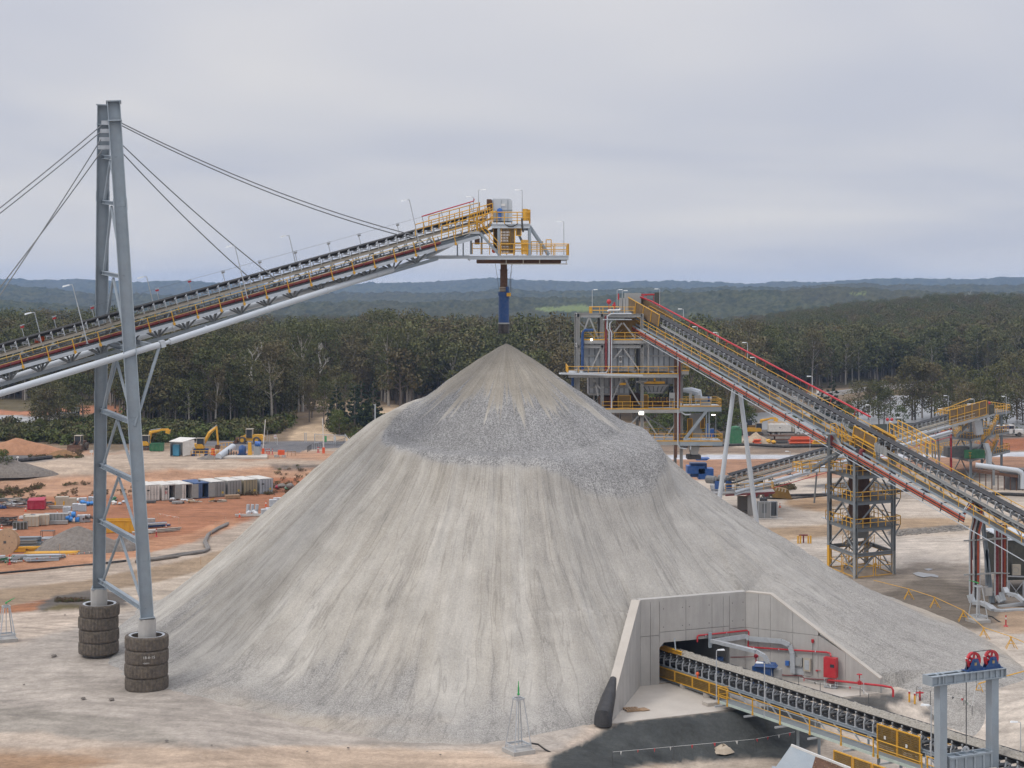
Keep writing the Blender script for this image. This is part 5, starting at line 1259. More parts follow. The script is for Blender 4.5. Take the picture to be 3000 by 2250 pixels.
for x0,x1,y,h in((1690,1764,924,.6),(1764,1881,924,.5),(1694,1764,1015,.5),(1764,1881,1015,.5),(1881,1985,1013,.45),(1764,1881,1202,.7),(1881,1996,1204,.7),(1881,1996,1296,.6),(1764,1881,1300,.6)):
 hb(x0,x1,y,h);hb(x0,x1,y,h,BY+BD)
for x in cols:
 for y in(924,1015,1094,1204):
  if x==1996 and y<1000:continue
  mb=MB();mb.ibeam((bx(x),BY+.2,bz(y)),(bx(x),BY+BD-.2,bz(y)),.28,.45,.05);part(PL,'beam',mb,m_steel2)
def br(x0,y0,x1,y1,Y=BY,r=.13,mat=m_steel2):
 mb=MB();mb.beam((bx(x0),Y,bz(y0)),(bx(x1),Y,bz(y1)),r*1.6,r*1.6);part(PL,'brace',mb,mat)
for a in((1726,928,1697,1008),(1726,928,1757,1002),(1697,1020,1728,1086),(1760,1020,1730,1086),(1822,946,1790,985),(1826,946,1874,1008),(1822,1022,1792,1060),(1828,1022,1872,1084),(1822,1104,1790,1180),(1826,1104,1874,1185),(1728,1104,1760,1140),(1742,1110,1752,1160),(1886,1216,1926,1276),(1996,1216,1944,1290),(1874,1215,1850,1240)):
 br(*a)
for a in((1690,930,1755,1000),(1764,1020,1880,1085),(1880,1020,1764,1085),(1764,1215,1880,1290),(1881,1215,1996,1290)):br(*a,Y=BY+BD)
def binbox(x0,x1,y0,y1,Y0,Y1,nx,rows,nm='bin',mat=None,taper=None):
 mat=mat or m_bin;t=taper or 0
 mb=MB();a0,a1,z0,z1=bx(x0),bx(x1),bz(y1),bz(y0)
 mb.add([(a0+t,Y0+t,z0),(a1-t,Y0+t,z0),(a1-t,Y1-t,z0),(a0+t,Y1-t,z0),(a0,Y0,z1),(a1,Y0,z1),(a1,Y1,z1),(a0,Y1,z1)],[(3,2,1,0),(4,5,6,7),(0,1,5,4),(1,2,6,5),(2,3,7,6),(3,0,4,7)])
 o=part(PL,nm,mb,mat)
 for i in range(nx+1):
  f=i/nx;mb=MB();mb.beam((a0+t+(a1-a0-2*t)*f,Y0+t-.06,z0),(a0+(a1-a0)*f,Y0-.06,z1),.1,.14,(1,0,0));part(o,'stiffener',mb,m_bins)
 for y in rows:
  mb=MB();k=(bz(y)-z0)/(z1-z0);e=t*(1-k);mb.beam((a0+e,Y0+e-.12,bz(y)),(a1-e,Y0+e-.12,bz(y)),.2,.26);part(o,'band_beam',mb,m_steel2)
m_bin=mk('bin_plate',(.37,.395,.42),.6,var=.1,dust=.15);m_bins=mk('bin_stiffener',(.14,.155,.17),.6,dust=.2)
binbox(1710,1860,996,1088,BY+.9,BY+8.6,9,(1000,1043,1078));binbox(1884,1978,996,1088,BY+.9,BY+8.6,6,(1000,1043,1078))
binbox(1727,1845,1098,1160,BY+1.5,BY+8,8,(1104,1136,1156),'lower_bin');binbox(1884,1962,1128,1154,BY+1.0,BY+8,5,(1130,1152),'chute_hopper',taper=.9)
binbox(1884,1975,1100,1126,BY+1.6,BY+8,5,(1102,),'lower_bin')
def deck(x0,x1,y,Y0,Y1,nm='deck',toe=m_yel,railing=True,back=True,edge=m_steel2,rmat=None,h=.5,gate=None):
 z=bz(y)if Y0>100 else y;mb=MB();a0,a1=bx(x0),bx(x1)
 mb.box((a0+a1)/2,(Y0+Y1)/2,z-.06,a1-a0,Y1-Y0,.06);d=part(PL,nm,mb,m_galv)
 mb=MB();mb.beam((a0,Y0,z-.3),(a1,Y0,z-.3),.16,h);part(d,'edge_beam',mb,edge)
 if toe:mb=MB();mb.beam((a0,Y0-.1,z+.06),(a1,Y0-.1,z+.06),.03,.16);part(d,'toe_board',mb,toe)
 if railing:
  mb=MB();pts=[(a0,Y1,z),(a0,Y0,z),(a1,Y0,z),(a1,Y1,z)]
  if back:pts.append((a0,Y1,z))
  rail(mb,pts,1.1,1.5,.04,n=4);part(d,'handrail',mb,rmat or m_yel)
 return d
deck(1735,1862,921,BY+.3,BY+BD,toe=m_yel);deck(1711,1950,996,BY-.2,BY+BD)
d1=deck(1664,1984,1094,BY-1.6,BY+BD,back=False);mb=MB();mb.box(bx(1700),BY-.6,bz(1094)-.05,bx(1764)-bx(1640),3.0,.1);part(d1,'canopy_edge',mb,m_pale)
mb=MB();mb.beam((bx(1641),BY-2.1,bz(1092)),(bx(1880),BY-2.1,bz(1098)),.1,.3);part(d1,'edge_beam',mb,m_pale)
deck(1764,2000,1198,BY-.5,BY+BD);deck(1890,2000,1292,BY-.4,BY+BD)
deck(1990,2112,1190,BY-.6,BY+5,edge=m_steel,h=.9);deck(1990,2115,1292,BY-.6,BY+5,edge=m_steel,h=.7)
deck(1995,2017,1086,BY-.6,BY+3);
mb=MB();mb.beam((bx(2008),BY-.3,bz(1092)),(bx(1998),BY-.3,bz(1110)),.1,.1);part(PL,'brace',mb,m_steel)
for x in(2069,2077):mb=MB();mb.beam((bx(x),BY-.2,bz(1285)),(bx(x),BY-.2,bz(1196)),.2,.2);part(PL,'column',mb,m_steel)
mb=MB();mb.beam((bx(2006),BY-.5,bz(1285)),(bx(2071),BY-.5,bz(1200)),.4,.4);part(PL,'brace',mb,m_steel)
mb=MB();mb.beam((bx(2074),BY-.3,bz(1206)),(bx(2086),BY-.3,bz(1196)),.1,.1);part(PL,'brace',mb,m_pale)
mb=MB()
for i in range(9):mb.box(bx(1900+i*9),BY+2.2,bz(1186),.28,.4,1.0)
mb.box(bx(1938),BY+2.6,bz(1196),4.2,.5,.6);part(PL,'feeder_row',mb,m_rust)
for x0,x1,y0,y1 in((1812,1848,1160,1196),(1884,1900,1158,1196),(2016,2030,1228,1284),(2054,2066,1226,1256)):
 mb=MB();mb.box((bx(x0)+bx(x1))/2,BY+1.0,bz(y1),bx(x1)-bx(x0),.12,bz(y0)-bz(y1));o=part(PL,'yellow_guard',mb,m_yeld)
 mb=MB();
 for p,q in(((x0,y0),(x1,y0)),((x0,y1),(x1,y1)),((x0,y0),(x0,y1)),((x1,y0),(x1,y1))):mb.beam((bx(p[0]),BY+.9,bz(p[1])),(bx(q[0]),BY+.9,bz(q[1])),.1,.1)
 part(o,'guard_frame',mb,m_yel)
for x0,x1,y in((1888,1948,1121),(1815,1834,1125)):
 mb=MB();mb.beam((bx(x0),BY+.2,bz(y)),(bx(x1),BY+.2,bz(y)),.3,.35);part(PL,'hoist_beam',mb,m_yel)
mb=MB();mb.beam((bx(1918),BY+.2,bz(1120)),(bx(1918),BY+.2,bz(1108)),.3,.3);part(PL,'hoist',mb,m_yel)
for x,y0,y1,w_ in((1968,1150,1200,.75),(2022,1150,1206,.35),(2043,1157,1206,.75)):
 mb=MB();mb.box(bx(x),BY-.4,bz(y0+16),w_,.3,bz(y0)-bz(y0+16));o=part(PL,'ladder_sign',mb,m_steel2)
 mb=MB()
 for s in(-1,1):mb.beam((bx(x)+s*w_/2,BY-.45,bz(y1)),(bx(x)+s*w_/2,BY-.45,bz(y0)),.06,.06)
 for i in range(12):z_=bz(y1)+.2+i*.2;mb.beam((bx(x)-w_/2,BY-.45,z_),(bx(x)+w_/2,BY-.45,z_),.05,.05)
 part(o,'ladder',mb,m_galv)
mb=MB();mb.pipe([(bx(2000),BY+2,bz(1145)),(bx(2030),BY+2,bz(1146)),(bx(2048),BY+2,bz(1152)),(bx(2052),BY+2,bz(1175))],[.3,.5,.7,.6],10);part(PL,'duct',mb,m_pale)
mb=MB();mb.tube((bx(2055),BY+1.5,bz(1172)),(bx(2088),BY+1.5,bz(1172)),.42,12);mb.box(bx(2070),BY+1.5,bz(1188),1.6,.9,.5);part(PL,'drive_motor',mb,m_steel2)
mb=MB();mb.tube((bx(2076),BY+1.5,bz(1172)),(bx(2082),BY+1.5,bz(1172)),.44,12);part(PL,'motor_band',mb,m_blue)
mb=MB();mb.box(bx(2082),BY+1.4,bz(1284),1.3,1.2,1.3);mb.box(bx(2076),BY+1.4,bz(1286),.5,.5,2.2);part(PL,'blue_pump',mb,m_blue2)
mb=MB();mb.box(bx(2042),BY+2,bz(1285),1.7,1.7,3.6);part(PL,'screen_casing',mb,m_steel2)
mb=MB();mb.box(bx(1790),BY+4,bz(1196),3,3,1.6);mb.box(bx(1850),BY+5,bz(1196),4,3,2.0);part(PL,'feeder_casing',mb,m_rust)
mb=MB();mb.box(bx(1845),BY+4,bz(990),3.4,4,2.6);part(PL,'chute_casing',mb,m_yeld)
mb=MB()
for k in range(26):
 x=random.uniform(1788,1880);y=random.uniform(945,988);mb.beam((bx(x),BY+random.uniform(1,6),bz(y)),(bx(x+random.uniform(-14,14)),BY+random.uniform(1,6),bz(y+random.uniform(-12,12))),.09,.09)
part(PL,'pipework',mb,m_beige)['kind']='stuff'
for nm,pts,r,mat in(('blue_pipe',[(1738,967),(1714,967),(1707,973),(1706,990),(1706,1085)],.22,m_blue),('blue_pipe',[(1700,1097),(1678,1098),(1677,1130)],.22,m_blue),('white_pipe',[(1850,919),(1790,919),(1779,926),(1778,962),(1784,972),(1784,1078),(1775,1092),(1700,1093)],.11,m_pale),('white_pipe',[(1792,940),(1786,948),(1786,964),(1791,974),(1791,1200)],.1,m_pale),('grey_pipe',[(1899,960),(1899,1106),(1892,1117),(1862,1118)],.13,m_steel2),('white_pipe',[(1985,1018),(1985,1300),(1992,1312),(2010,1314)],.11,m_pale),('white_pipe',[(1994,1180),(1996,1208),(2006,1214),(2022,1214)],.12,m_pale),('white_pipe',[(2022,1316),(2022,1300),(2030,1292),(2055,1290)],.12,m_pale)):
 mb=MB();mb.pipe([(bx(x),BY-.5,bz(y))for x,y in pts],r,7);part(PL,nm,mb,mat,smooth=True)
for x,y0,y1,w_,mat in((1775,925,1086,.35,m_dred),(1789,960,1200,.25,m_dred),(1979,1000,1340,.45,m_rust),(1990,1018,1290,.25,m_dred)):
 mb=MB();mb.beam((bx(x),BY-.35,bz(y1)),(bx(x),BY-.35,bz(y0)),w_,.15,(0,1,0));part(PL,'cable_riser',mb,mat)
mb=MB();mb.beam((bx(1765),BY-.6,bz(936)),(bx(1850),BY-.6,bz(936)),.3,.14);part(PL,'tray_support',mb,m_galv)
q=V((bx(1819),BY-.05,bz(1058)));mb=MB();mb.box(q.x,BY+.68,q.z-.25,.42,.04,1.0);part(PL,'number_plate',mb,m_white)
def digit8(nm,c,h,parent,mat):
 mb=MB();r=h*.2
 for s in(1,-1):
  pts=[V((c.x+r*math.cos(t),c.y,c.z+s*r+r*math.sin(t)))for t in[k*math.pi/5 for k in range(11)]];mb.pipe(pts,h*.07,4)
 part(parent,nm,mb,mat)
digit8('digit',V((q.x,BY+.64,q.z+.3)),.62,PL,m_black)
mb=MB();mb.beam((q.x,BY+.66,q.z-.25),(q.x,BY+.66,q.z-1.3),.04,.04);part(PL,'plate_lead',mb,m_black)
mb=MB();q=P(1784,884,BY+1);mb.ball(q,.36,12,8,1.1);mb.tube(q+V((0,0,-1.8)),q,.05,6);part(PL,'alarm_ball',mb,m_red,smooth=True)
mb=MB();q=P(1800,905,BY+.6);mb.tube(q+V((0,0,-.4)),q+V((0,0,1.0)),.13,8);mb.tube(q+V((-.3,0,.55)),q+V((.2,0,.55)),.12,8);mb.tube(q+V((-.25,0,-.2)),q+V((.2,0,-.2)),.1,8);part(PL,'fire_valve',mb,m_red)
mb=MB();q=P(1797,911,BY+.3);mb.pipe([P(1780,912,BY+.3),P(1784,909,BY+.3),P(1812,909,BY+.3),P(1818,906,BY+.3)],.16,7);part(PL,'white_pipe',mb,m_white)
for x,w_ in((1818,8),(1827,6),(1836,7)):
 mb=MB();a=P(x,918,BY+1.5);mb.box(a.x,a.y,a.z,w_/F*BY,.8,(918-872)/F*BY);part(PL,'panel',mb,m_steel2)
mb=MB();a=P(1812,868,BY+1);mb.box(a.x,a.y,a.z-.5,.18,.1,.9);part(PL,'warning_sign',mb,m_red)
for x,y0,y1,d,lb in((1735,849,920,1,'light pole at the left end of the top yellow deck'),(1808,849,918,1,'light pole in the middle of the top yellow deck, behind the red alarm ball'),(1823,852,918,1,'light pole right of the red alarm ball, nearest the conveyor head'),(1933,847,905,-1,'light pole beside the top red pipe loop'),(2002,906,932,-1,'light pole behind the upper inclined conveyor, right of the building')):
 lamp_post(P(x,y1,BY+2),(0,0,1),(y1-y0)/F*BY,.3,lb,None,armdir=(d,0,0))
fl=thing('flood_lamp','bright lit flood lamp on the building column above the pile edge','lamp',P(1880,1211,BY-.6))
q=P(1879,1211,BY-.7);mb=MB();mb.box(q.x,q.y,q.z-.17,.7,.12,.38);part(fl,'lens',mb,m_lamp)
mb=MB();mb.box(q.x,q.y+.16,q.z-.2,.78,.18,.44);mb.beam(q+V((0,.1,-.3)),q+V((0,.5,-.3)),.8,.1);part(fl,'housing',mb,m_steel2)
q=P(1733,995,BY-.4);mb=MB();mb.ball(q,.16,8,6);single('deck_lamp','small lit lamp at the left end of the upper bin deck','lamp',mb,m_lamp)
q=P(2094,1214,BY+3);t_l=lamp_post(P(2097,1290,BY+3),(0,0,1),3.8,.15,'lit light pole right of the lower deck of the bin building',None,True,armdir=(-1,0,0))
mb=MB();a0,a1=bx(2028),bx(2046);mb.prism([(bx(2018),BY,bz(1304)),(bx(2052),BY,bz(1304)),(bx(2044),BY,bz(1332)),(bx(2026),BY,bz(1332))],(0,2.5,0));part(PL,'discharge_chute',mb,m_steel2)
mb=MB();mb.box(bx(2034),BY+1.2,bz(1346),2.0,2.6,.6);part(PL,'chute_boot',mb,m_belt)
mb=MB();mb.box(bx(2052),BY+1,bz(1308),3.6,2,.25);part(PL,'yellow_underdeck',mb,m_yel)
C3=Fr(P(1868,893,255),P(3000,1510,177))
L3=C3.len
inc3=thing('incline_conveyor','steep empty black belt conveyor running down from the bin building to the right edge','conveyor',C3.p(40,0,-3))
tA,tB=-1.0,L3+14
def cp(nm,mb,mat,smooth=False):return part(inc3,nm,mb,mat,smooth=smooth)
mb=MB();trough(mb,C3,tA,tB,1.12,0,.05,.22);cp('belt',mb,m_belt)
mb=MB();mb.beam(C3.p(tA,0,-1.3),C3.p(tB,0,-1.3),1.0,.04,C3.n);cp('return_belt',mb,m_black)
im3=idler_mesh(1.12,m_galv,.6,.18,.08,.14);t_=tA+.5
while t_<tB:inst(inc3,'idler',im3,Matrix.Translation(-LOC[inc3])@C3.M(t_));t_+=1.25
rim3=MB();rim3.tube((-.55,0,0),(.55,0,0),.1,6);rim3.beam((.6,0,-.1),(.6,0,.5),.08,.12,(1,0,0));rim3.beam((-.6,0,-.1),(-.6,0,.5),.08,.12,(1,0,0));rim3=mesh('return_idler',rim3,m_galv)
t_=tA+1
while t_<tB:inst(inc3,'return_idler',rim3,Matrix.Translation(-LOC[inc3])@C3.M(t_,0,-1.4));t_+=2.6
for u in(-.76,.76):
 mb=MB();mb.ibeam(C3.p(tA,u,-.8),C3.p(tB,u,-.8),.14,.3,.04,C3.n);cp('stringer',mb,m_steel2)
 mb=MB();mb.ibeam(C3.p(tA,u,-2.1),C3.p(tB,u,-2.1),.16,.26,.04,C3.n);cp('chord',mb,m_steel3)
 t_=tA+1
 while t_<tB-2:
  mb=MB();mb.beam(C3.p(t_,u,-.95),C3.p(t_+1.9,u,-2.0),.1,.1);cp('web_strut',mb,m_steel3);t_+=3.8
  if t_<tB-2:mb=MB();mb.beam(C3.p(t_,u,-.95),C3.p(t_-1.9,u,-2.0),.1,.1);cp('web_strut',mb,m_steel3)
mb=MB();mb.beam(C3.p(tA+3,1.25,-2.15),C3.p(tB,1.25,-2.15),.8,.05,C3.n);cp('walkway_deck',mb,m_grate)
mb=MB();mb.beam(C3.p(tA+3,1.66,-2.2),C3.p(tB,1.66,-2.2),.06,.24,C3.n);cp('walkway_edge',mb,m_steel)
mb=MB()
for u,w0 in((1.68,-2.15),(-1.0,-.75)):
 for h_ in(1.1,.58):mb.tube(C3.p(tA+3,u,w0+h_),C3.p(tB,u,w0+h_),.045,5)
 t_=tA+3
 while t_<tB:q=C3.p(t_,u,w0);mb.beam(q,q+V((0,0,1.1)),.07,.07);t_+=2.6
cp('handrail',mb,m_yel)
def c3_at(px):
 best=min(range(0,1600),key=lambda k:abs(1500+C3.p(k*.07,2.6).x/C3.p(k*.07,2.6).y*F-px));return best*.07
TE=c3_at(2828)
mb=MB()
for u,w_ in((2.1,-2.45),(2.1,-3.2)):mb.beam(C3.p(tA+1,u,w_),C3.p(TE,u,w_),.08,.12,C3.n)
mb.beam(C3.p(tA+1,2.3,-3.5),C3.p(tB,2.3,-3.5),.06,.08,C3.n);cp('cable_tray',mb,m_pale)
mb=MB()
for w_,r_ in((-2.72,.1),(-3.05,.08)):mb.tube(C3.p(tA+1,2.16,w_),C3.p(TE,2.16,w_),r_,6)
cp('orange_cable',mb,m_ocable)
mb=MB()
for w_,r_ in((-2.88,.09),(-3.18,.05)):mb.tube(C3.p(tA+1,2.12,w_),C3.p(TE,2.12,w_),r_,6)
cp('dark_cable',mb,m_black)
mb=MB();mb.beam(C3.p(tA+1,2.1,-2.58),C3.p(TE,2.1,-2.58),.24,.05,C3.n);cp('tray_cover',mb,m_galv)
t_=tA+2
while t_<TE:
 mb=MB();mb.beam(C3.p(t_,2.22,-3.45),C3.p(t_,2.22,-2.4),.1,.08,C3.d);mb.beam(C3.p(t_,.7,-2.3),C3.p(t_,2.3,-2.5),.1,.1);cp('tray_hanger',mb,m_dark);t_+=3.2
mb=MB();mb.tube(C3.p(1.5,-1.6,.9),C3.p(58,-1.6,1.0),.13,8);cp('fire_pipe',mb,m_red,True)
t_=3
while t_<58:mb=MB();mb.beam(C3.p(t_,-1.2,-.8),C3.p(t_,-1.6,.9),.06,.06);cp('pipe_post',mb,m_red);t_+=5.2
rl=thing('fire_pipe_loop','red fire pipe loop above the head of the inclined conveyor','pipe',P(1890,880,256))
mb=MB();a=C3.p(1.5,-1.6,.9);mb.pipe([a,P(1858,864,256),P(1922,863,257)],.14,8);mb.pipe([P(1880,872,256),P(1888,864,256.5),P(1892,863,257)],.12,8);part(rl,'pipe_run',mb,m_red,smooth=True)
mb=MB()
for x,y in((1915,895),(1893,885)):mb.beam(P(x,864,257),P(x,y,257),.1,.1)
part(rl,'pipe_post',mb,m_red)
q=P(1926,893,257);mb=MB();mb.box(q.x,q.y,q.z,.9,.6,1.9);part(rl,'panel',mb,m_olive)
mb=MB();mb.prism([C3.p(-1.2,1.06,-.95),C3.p(9,1.06,-.95),C3.p(9,1.06,.75),C3.p(-1.2,1.06,.95)],C3.s*.06);mb.prism([C3.p(-1.2,-1.06,-.95),C3.p(9,-1.06,-.95),C3.p(9,-1.06,.75),C3.p(-1.2,-1.06,.95)],C3.s*-.06)
cp('head_guard',mb,m_brown)
mb=MB()
for t_ in(-1.2,1.5,4,6.5,9):mb.beam(C3.p(t_,1.16,-.95),C3.p(t_,1.16,.9),.1,.1)
mb.beam(C3.p(-1.2,1.16,.9),C3.p(9,1.16,.8),.1,.1);cp('guard_frame',mb,m_yel)
mb=MB();q=C3.p(-1.6,0,0);mb.box(q.x,q.y,q.z-2.6,2.4,2.2,4.0);cp('head_chute',mb,m_steel2)
lab=['light pole on the inclined conveyor nearest the bin building','second light pole down the inclined conveyor','third light pole down the inclined conveyor, above the trestle','fourth light pole down the inclined conveyor, before the pond','light pole on the inclined conveyor above the red pipe end']
for i,(x,y0,y1,d)in enumerate(((2043,957,985,-1),(2104,974,1015,-1),(2190,1004,1052,-1),(2213,1048,1075,-1),(2380,1105,1155,-1))):
 lamp_post(P(x,y1,C3.p(0).y-(x-1868)/1132*60),(0,0,1),(y1-y0)/F*235,.25,lab[i],None,armdir=(d,0,0))
for x,y,lb in((2100,984,'small white camera on a bracket beside the second light pole'),(2393,1148,'small white camera at the lower end of the red pipe')):
 q=P(x,y,240-(x-2100)*.06);t=thing('camera_post',lb,'camera',q)
 mb=MB();mb.tube(q+V((0,0,-1.0)),q+V((0,0,.5)),.04,5);part(t,'post',mb,m_white);mb=MB();mb.ball(q+V((.12,-.1,-.1)),.16,8,5);mb.box(q.x+.12,q.y-.1,q.z,.3,.1,.15);part(t,'camera_head',mb,m_white)
tr=thing('conveyor_trestle','two legged grey tube trestle under the inclined conveyor beside the pile','trestle',(31,229.5,0))
tp=C3.p(L3*.29,0,-2.3)
Yt=230.0
for a,b in((P(2154,1106,Yt),P(2090,1600,Yt-.5)),(P(2163,1106,Yt),P(2224,1590,Yt+.5))):
 mb=MB();mb.tube(b,a,.34,12,.3);part(tr,'leg',mb,m_pale,smooth=True)
mb=MB();mb.beam(P(2148,1098,Yt),P(2172,1098,Yt),.6,.5);part(tr,'cap',mb,m_steel)
TT=thing('transfer_tower','four storey grey steel transfer tower with yellow rails and fenced base under the inclined conveyor','tower',(41.5,205,0))
c_=[G(2506,1695),G(2617,1683),None,G(2430,1664)]
c_[2]=c_[1]+(c_[3]-c_[0])
ctop=16.0
cc_=sum((q for q in c_),V((0,0,0)))/4
ex,ey=(c_[1]-c_[0]).normalized(),(c_[3]-c_[0]).normalized()
def TP(a,b,z):return c_[0]+(c_[1]-c_[0])*a+(c_[3]-c_[0])*b+V((0,0,z))
lv=[3.1,6.6,10.2,13.6+.0,15.9]
for i,q in enumerate(c_):
 mb=MB();mb.ibeam((q.x,q.y,2.9 if True else 0),(q.x,q.y,ctop if i in(0,3)else(14.2 if i==1 else 14.2)),.42,.44,.05,ex);part(TT,'column',mb,m_steel3)
 mb=MB();mb.ibeam((q.x,q.y,-.2),(q.x,q.y,2.9),.42,.44,.05,ex);part(TT,'column_foot',mb,m_yel if i==3 else m_steel2)
dlev=[3.0,6.0,9.25,12.4]
for k,z_ in enumerate(dlev+[15.9]):
 for(a,b)in((0,1),(1,2),(2,3),(3,0)):
  if z_>14 and(a,b)in((1,2),(0,1)):pass
  p,q=c_[a],c_[b];mb=MB();mb.ibeam((p.x,p.y,z_-.22),(q.x,q.y,z_-.22),.25,.42,.05);part(TT,'beam',mb,m_steel3)
for k,z_ in enumerate(dlev[1:]+[15.9]):
 ext=.28 if k>=0 else 0
 if z_>14:a0,a1,b0,b1=-.05,1.0,-.05,1.05
 else:a0,a1,b0,b1=-.02,1.18,-.02,1.12
 mb=MB();mb.prism([TP(a0,b0,z_-.02),TP(a1,b0,z_-.02),TP(a1,b1,z_-.02),TP(a0,b1,z_-.02)],(0,0,.06));d=part(TT,'deck',mb,m_grate)
 mb=MB();rail(mb,[TP(a0,b1,z_+.04),TP(a0,b0,z_+.04),TP(a1,b0,z_+.04),TP(a1,b1,z_+.04),TP(a0,b1,z_+.04)],1.1,1.3,.055,n=4);part(d,'handrail',mb,m_yel)
 mb=MB()
 for p in(TP(a1,0,z_-.1),TP(a1,1,z_-.1)):mb.beam(p,p-(c_[1]-c_[0])*(a1-1)+V((0,0,-1.4)),.1,.1)
 if a1>1.1:part(d,'bracket',mb,m_steel3)
 if z_<14:
  mb=MB();mb.prism([TP(-.02,.8,z_),TP(-.02,1.3,z_),TP(.4,1.3,z_),TP(.4,.8,z_)],(0,0,.05));part(d,'landing',mb,m_galv)
mb=MB();z_=12.4
mb.prism([TP(-.9,.7,z_),TP(-.9,1.1,z_),TP(-.02,1.1,z_),TP(-.02,.7,z_)],(0,0,.06));lo=part(TT,'landing',mb,m_galv)
mb=MB();rail(mb,[TP(-.02,.7,z_),TP(-.9,.7,z_),TP(-.9,1.1,z_),TP(-.02,1.1,z_)],1.1,1.2,.055,n=4);part(lo,'handrail',mb,m_yel)
zz0=[0.05,3.0,6.0,9.25,12.4]
for a,b in zip(zz0,zz0[1:]):
 mb=MB();stairs(mb,TP(.25,.72,a),TP(1.02,.72,b),1.0,ey);st=part(TT,'stair',mb,m_steel2)
 mb=MB()
 for o_ in(0,1.0):rail(mb,[TP(.25,.72,a+.1)+ey*o_,TP(1.02,.72,b+.1)+ey*o_],1.0,1.2,.035,n=4)
 part(st,'handrail',mb,m_yel)
mb=MB();stairs(mb,TP(-.75,.85,12.4),TP(-.02,.25,15.9),1.0,ex);part(TT,'stair',mb,m_steel3)
for(i,j)in((0,1),(3,0),(1,2),(2,3)):
 for z0,z1 in((0.1,3.0),(3.0,6.0),(6.0,9.25),(9.25,12.4),(12.4,15.7)):
  p,q=c_[i],c_[j];m_=p.lerp(q,.5)+V((0,0,z1-.45))
  if z0>12 and(i,j)!=(3,0):continue
  for e_ in(p,q):mb=MB();mb.beam(m_,(e_.x,e_.y,z0+.1),.14,.14);part(TT,'brace',mb,m_steel3)
q=TP(.45,.5,0)
for z0,z1,w_ in((12.4,15.6,2.2),(9.3,12.3,2.0),(6.1,9.2,2.0),(4.2,6.0,1.7)):
 mb=MB();mb.box(q.x,q.y,z0,w_,w_*.8,z1-z0,.3);part(TT,'chute',mb,m_rust if z0>6 else m_steel2)
 if 9<z0:mb=MB();mb.box(q.x-.7,q.y-1.4,z0+.1,.9,.1,z1-z0-.3,.3);part(TT,'chute_guard',mb,m_brown)
for(i,j)in((0,1),(3,0),(1,2),(2,3)):
 p,r_=c_[i],c_[j]
 for k in range(2):
  a,b=p.lerp(r_,k/2+.03),p.lerp(r_,(k+1)/2-.03);fm=MB();u3=V((0,0,2.5));z0=V((0,0,.12))
  for s_,e_ in((a+z0,b+z0),(a+u3,b+u3),(a+z0,a+u3),(b+z0,b+u3),((a+z0).lerp(a+u3,.5),(b+z0).lerp(b+u3,.5))):fm.beam(s_,e_,.09,.09)
  part(TT,'fence_panel',fm,m_yel)
mb=MB();mb.prism([TP(-.03,-.03,-.2),TP(1.03,-.03,-.2),TP(1.03,1.03,-.2),TP(-.03,1.03,-.2)],(0,0,.26));part(TT,'floor_slab',mb,mk('stained_slab',(.29,.23,.17),.9,var=.2,dust=.3))
q=TP(.6,.1,1.3);mb=MB();mb.ball(q,.22,8,5);part(TT,'buoy',mb,m_yel)
tg=thing('tail_guard','brown and yellow guard box round the belt on top of the transfer tower','guard',TP(.3,.4,16))
ta,tb_=None,None
t0_,t1_=c3_at(2478),c3_at(2543)
for sgn in(1,-1):
 mb=MB();mb.prism([C3.p(t0_,sgn*1.3,.2),C3.p(t1_,sgn*1.3,.2),C3.p(t1_,sgn*1.3,-1.9),C3.p(t0_,sgn*1.3,-2.4)],C3.s*.05);part(tg,'guard_mesh',mb,m_brown)
 mb=MB()
 for t_ in(t0_,t0_*.5+t1_*.5,t1_):mb.beam(C3.p(t_,sgn*1.4,.35),C3.p(t_,sgn*1.4,-2.2),.16,.1)
 mb.beam(C3.p(t0_,sgn*1.4,.3),C3.p(t1_,sgn*1.4,.3),.12,.12);mb.beam(C3.p(t0_,sgn*1.4,-.8),C3.p(t1_,sgn*1.4,-.8),.25,.14);part(tg,'guard_frame',mb,m_yel)
mb=MB()
rail(mb,[C3.p(t0_+3.2,-2.6,.7),C3.p(t0_+6.0,-2.6,.75),C3.p(t0_+10.5,-2.6,.6)],1.2,.9,.06,n=4);rail(mb,[C3.p(t0_+2.6,-1.9,.2),C3.p(t0_+10.5,-1.9,.2)],1.2,.9,.06,n=4);part(tg,'crossover_rail',mb,m_yel)
us_=thing('crossover_stair','yellow railed stair from the small side frame down to the transfer tower top deck','stair',P(2440,1290,205))
mb=MB();stairs(mb,P(2441,1268,204),P(2468,1312,203.5),.9,(0,1,0));part(us_,'stair_flight',mb,m_steel2)
mb=MB();rail(mb,[P(2433,1270,204),P(2448,1268,204),P(2476,1312,203.5)],1.15,.8,.05,n=4);rail(mb,[P(2465,1272,205),P(2486,1309,204.5)],1.3,.9,.05,n=4);part(us_,'handrail',mb,m_yel)
mb=MB();mb.beam(P(2411,1273,204),P(2448,1272,204),.9,.14);mb.beam(P(2429,1470,207.5),P(2429,1275,204),.28,.28);mb.beam(P(2416,1278,204),P(2427,1303,204.6),.1,.1);part(us_,'side_frame',mb,m_steel3)
mb=MB();mb.box(P(2437,1305,205).x,205,P(0,1305,205).z,.4,.3,1.3);part(us_,'dark_red_box',mb,m_dred)
rv=thing('dust_pipe','red mouthed curved pipe under the inclined conveyor at the tower','pipe',P(2530,1320,201))
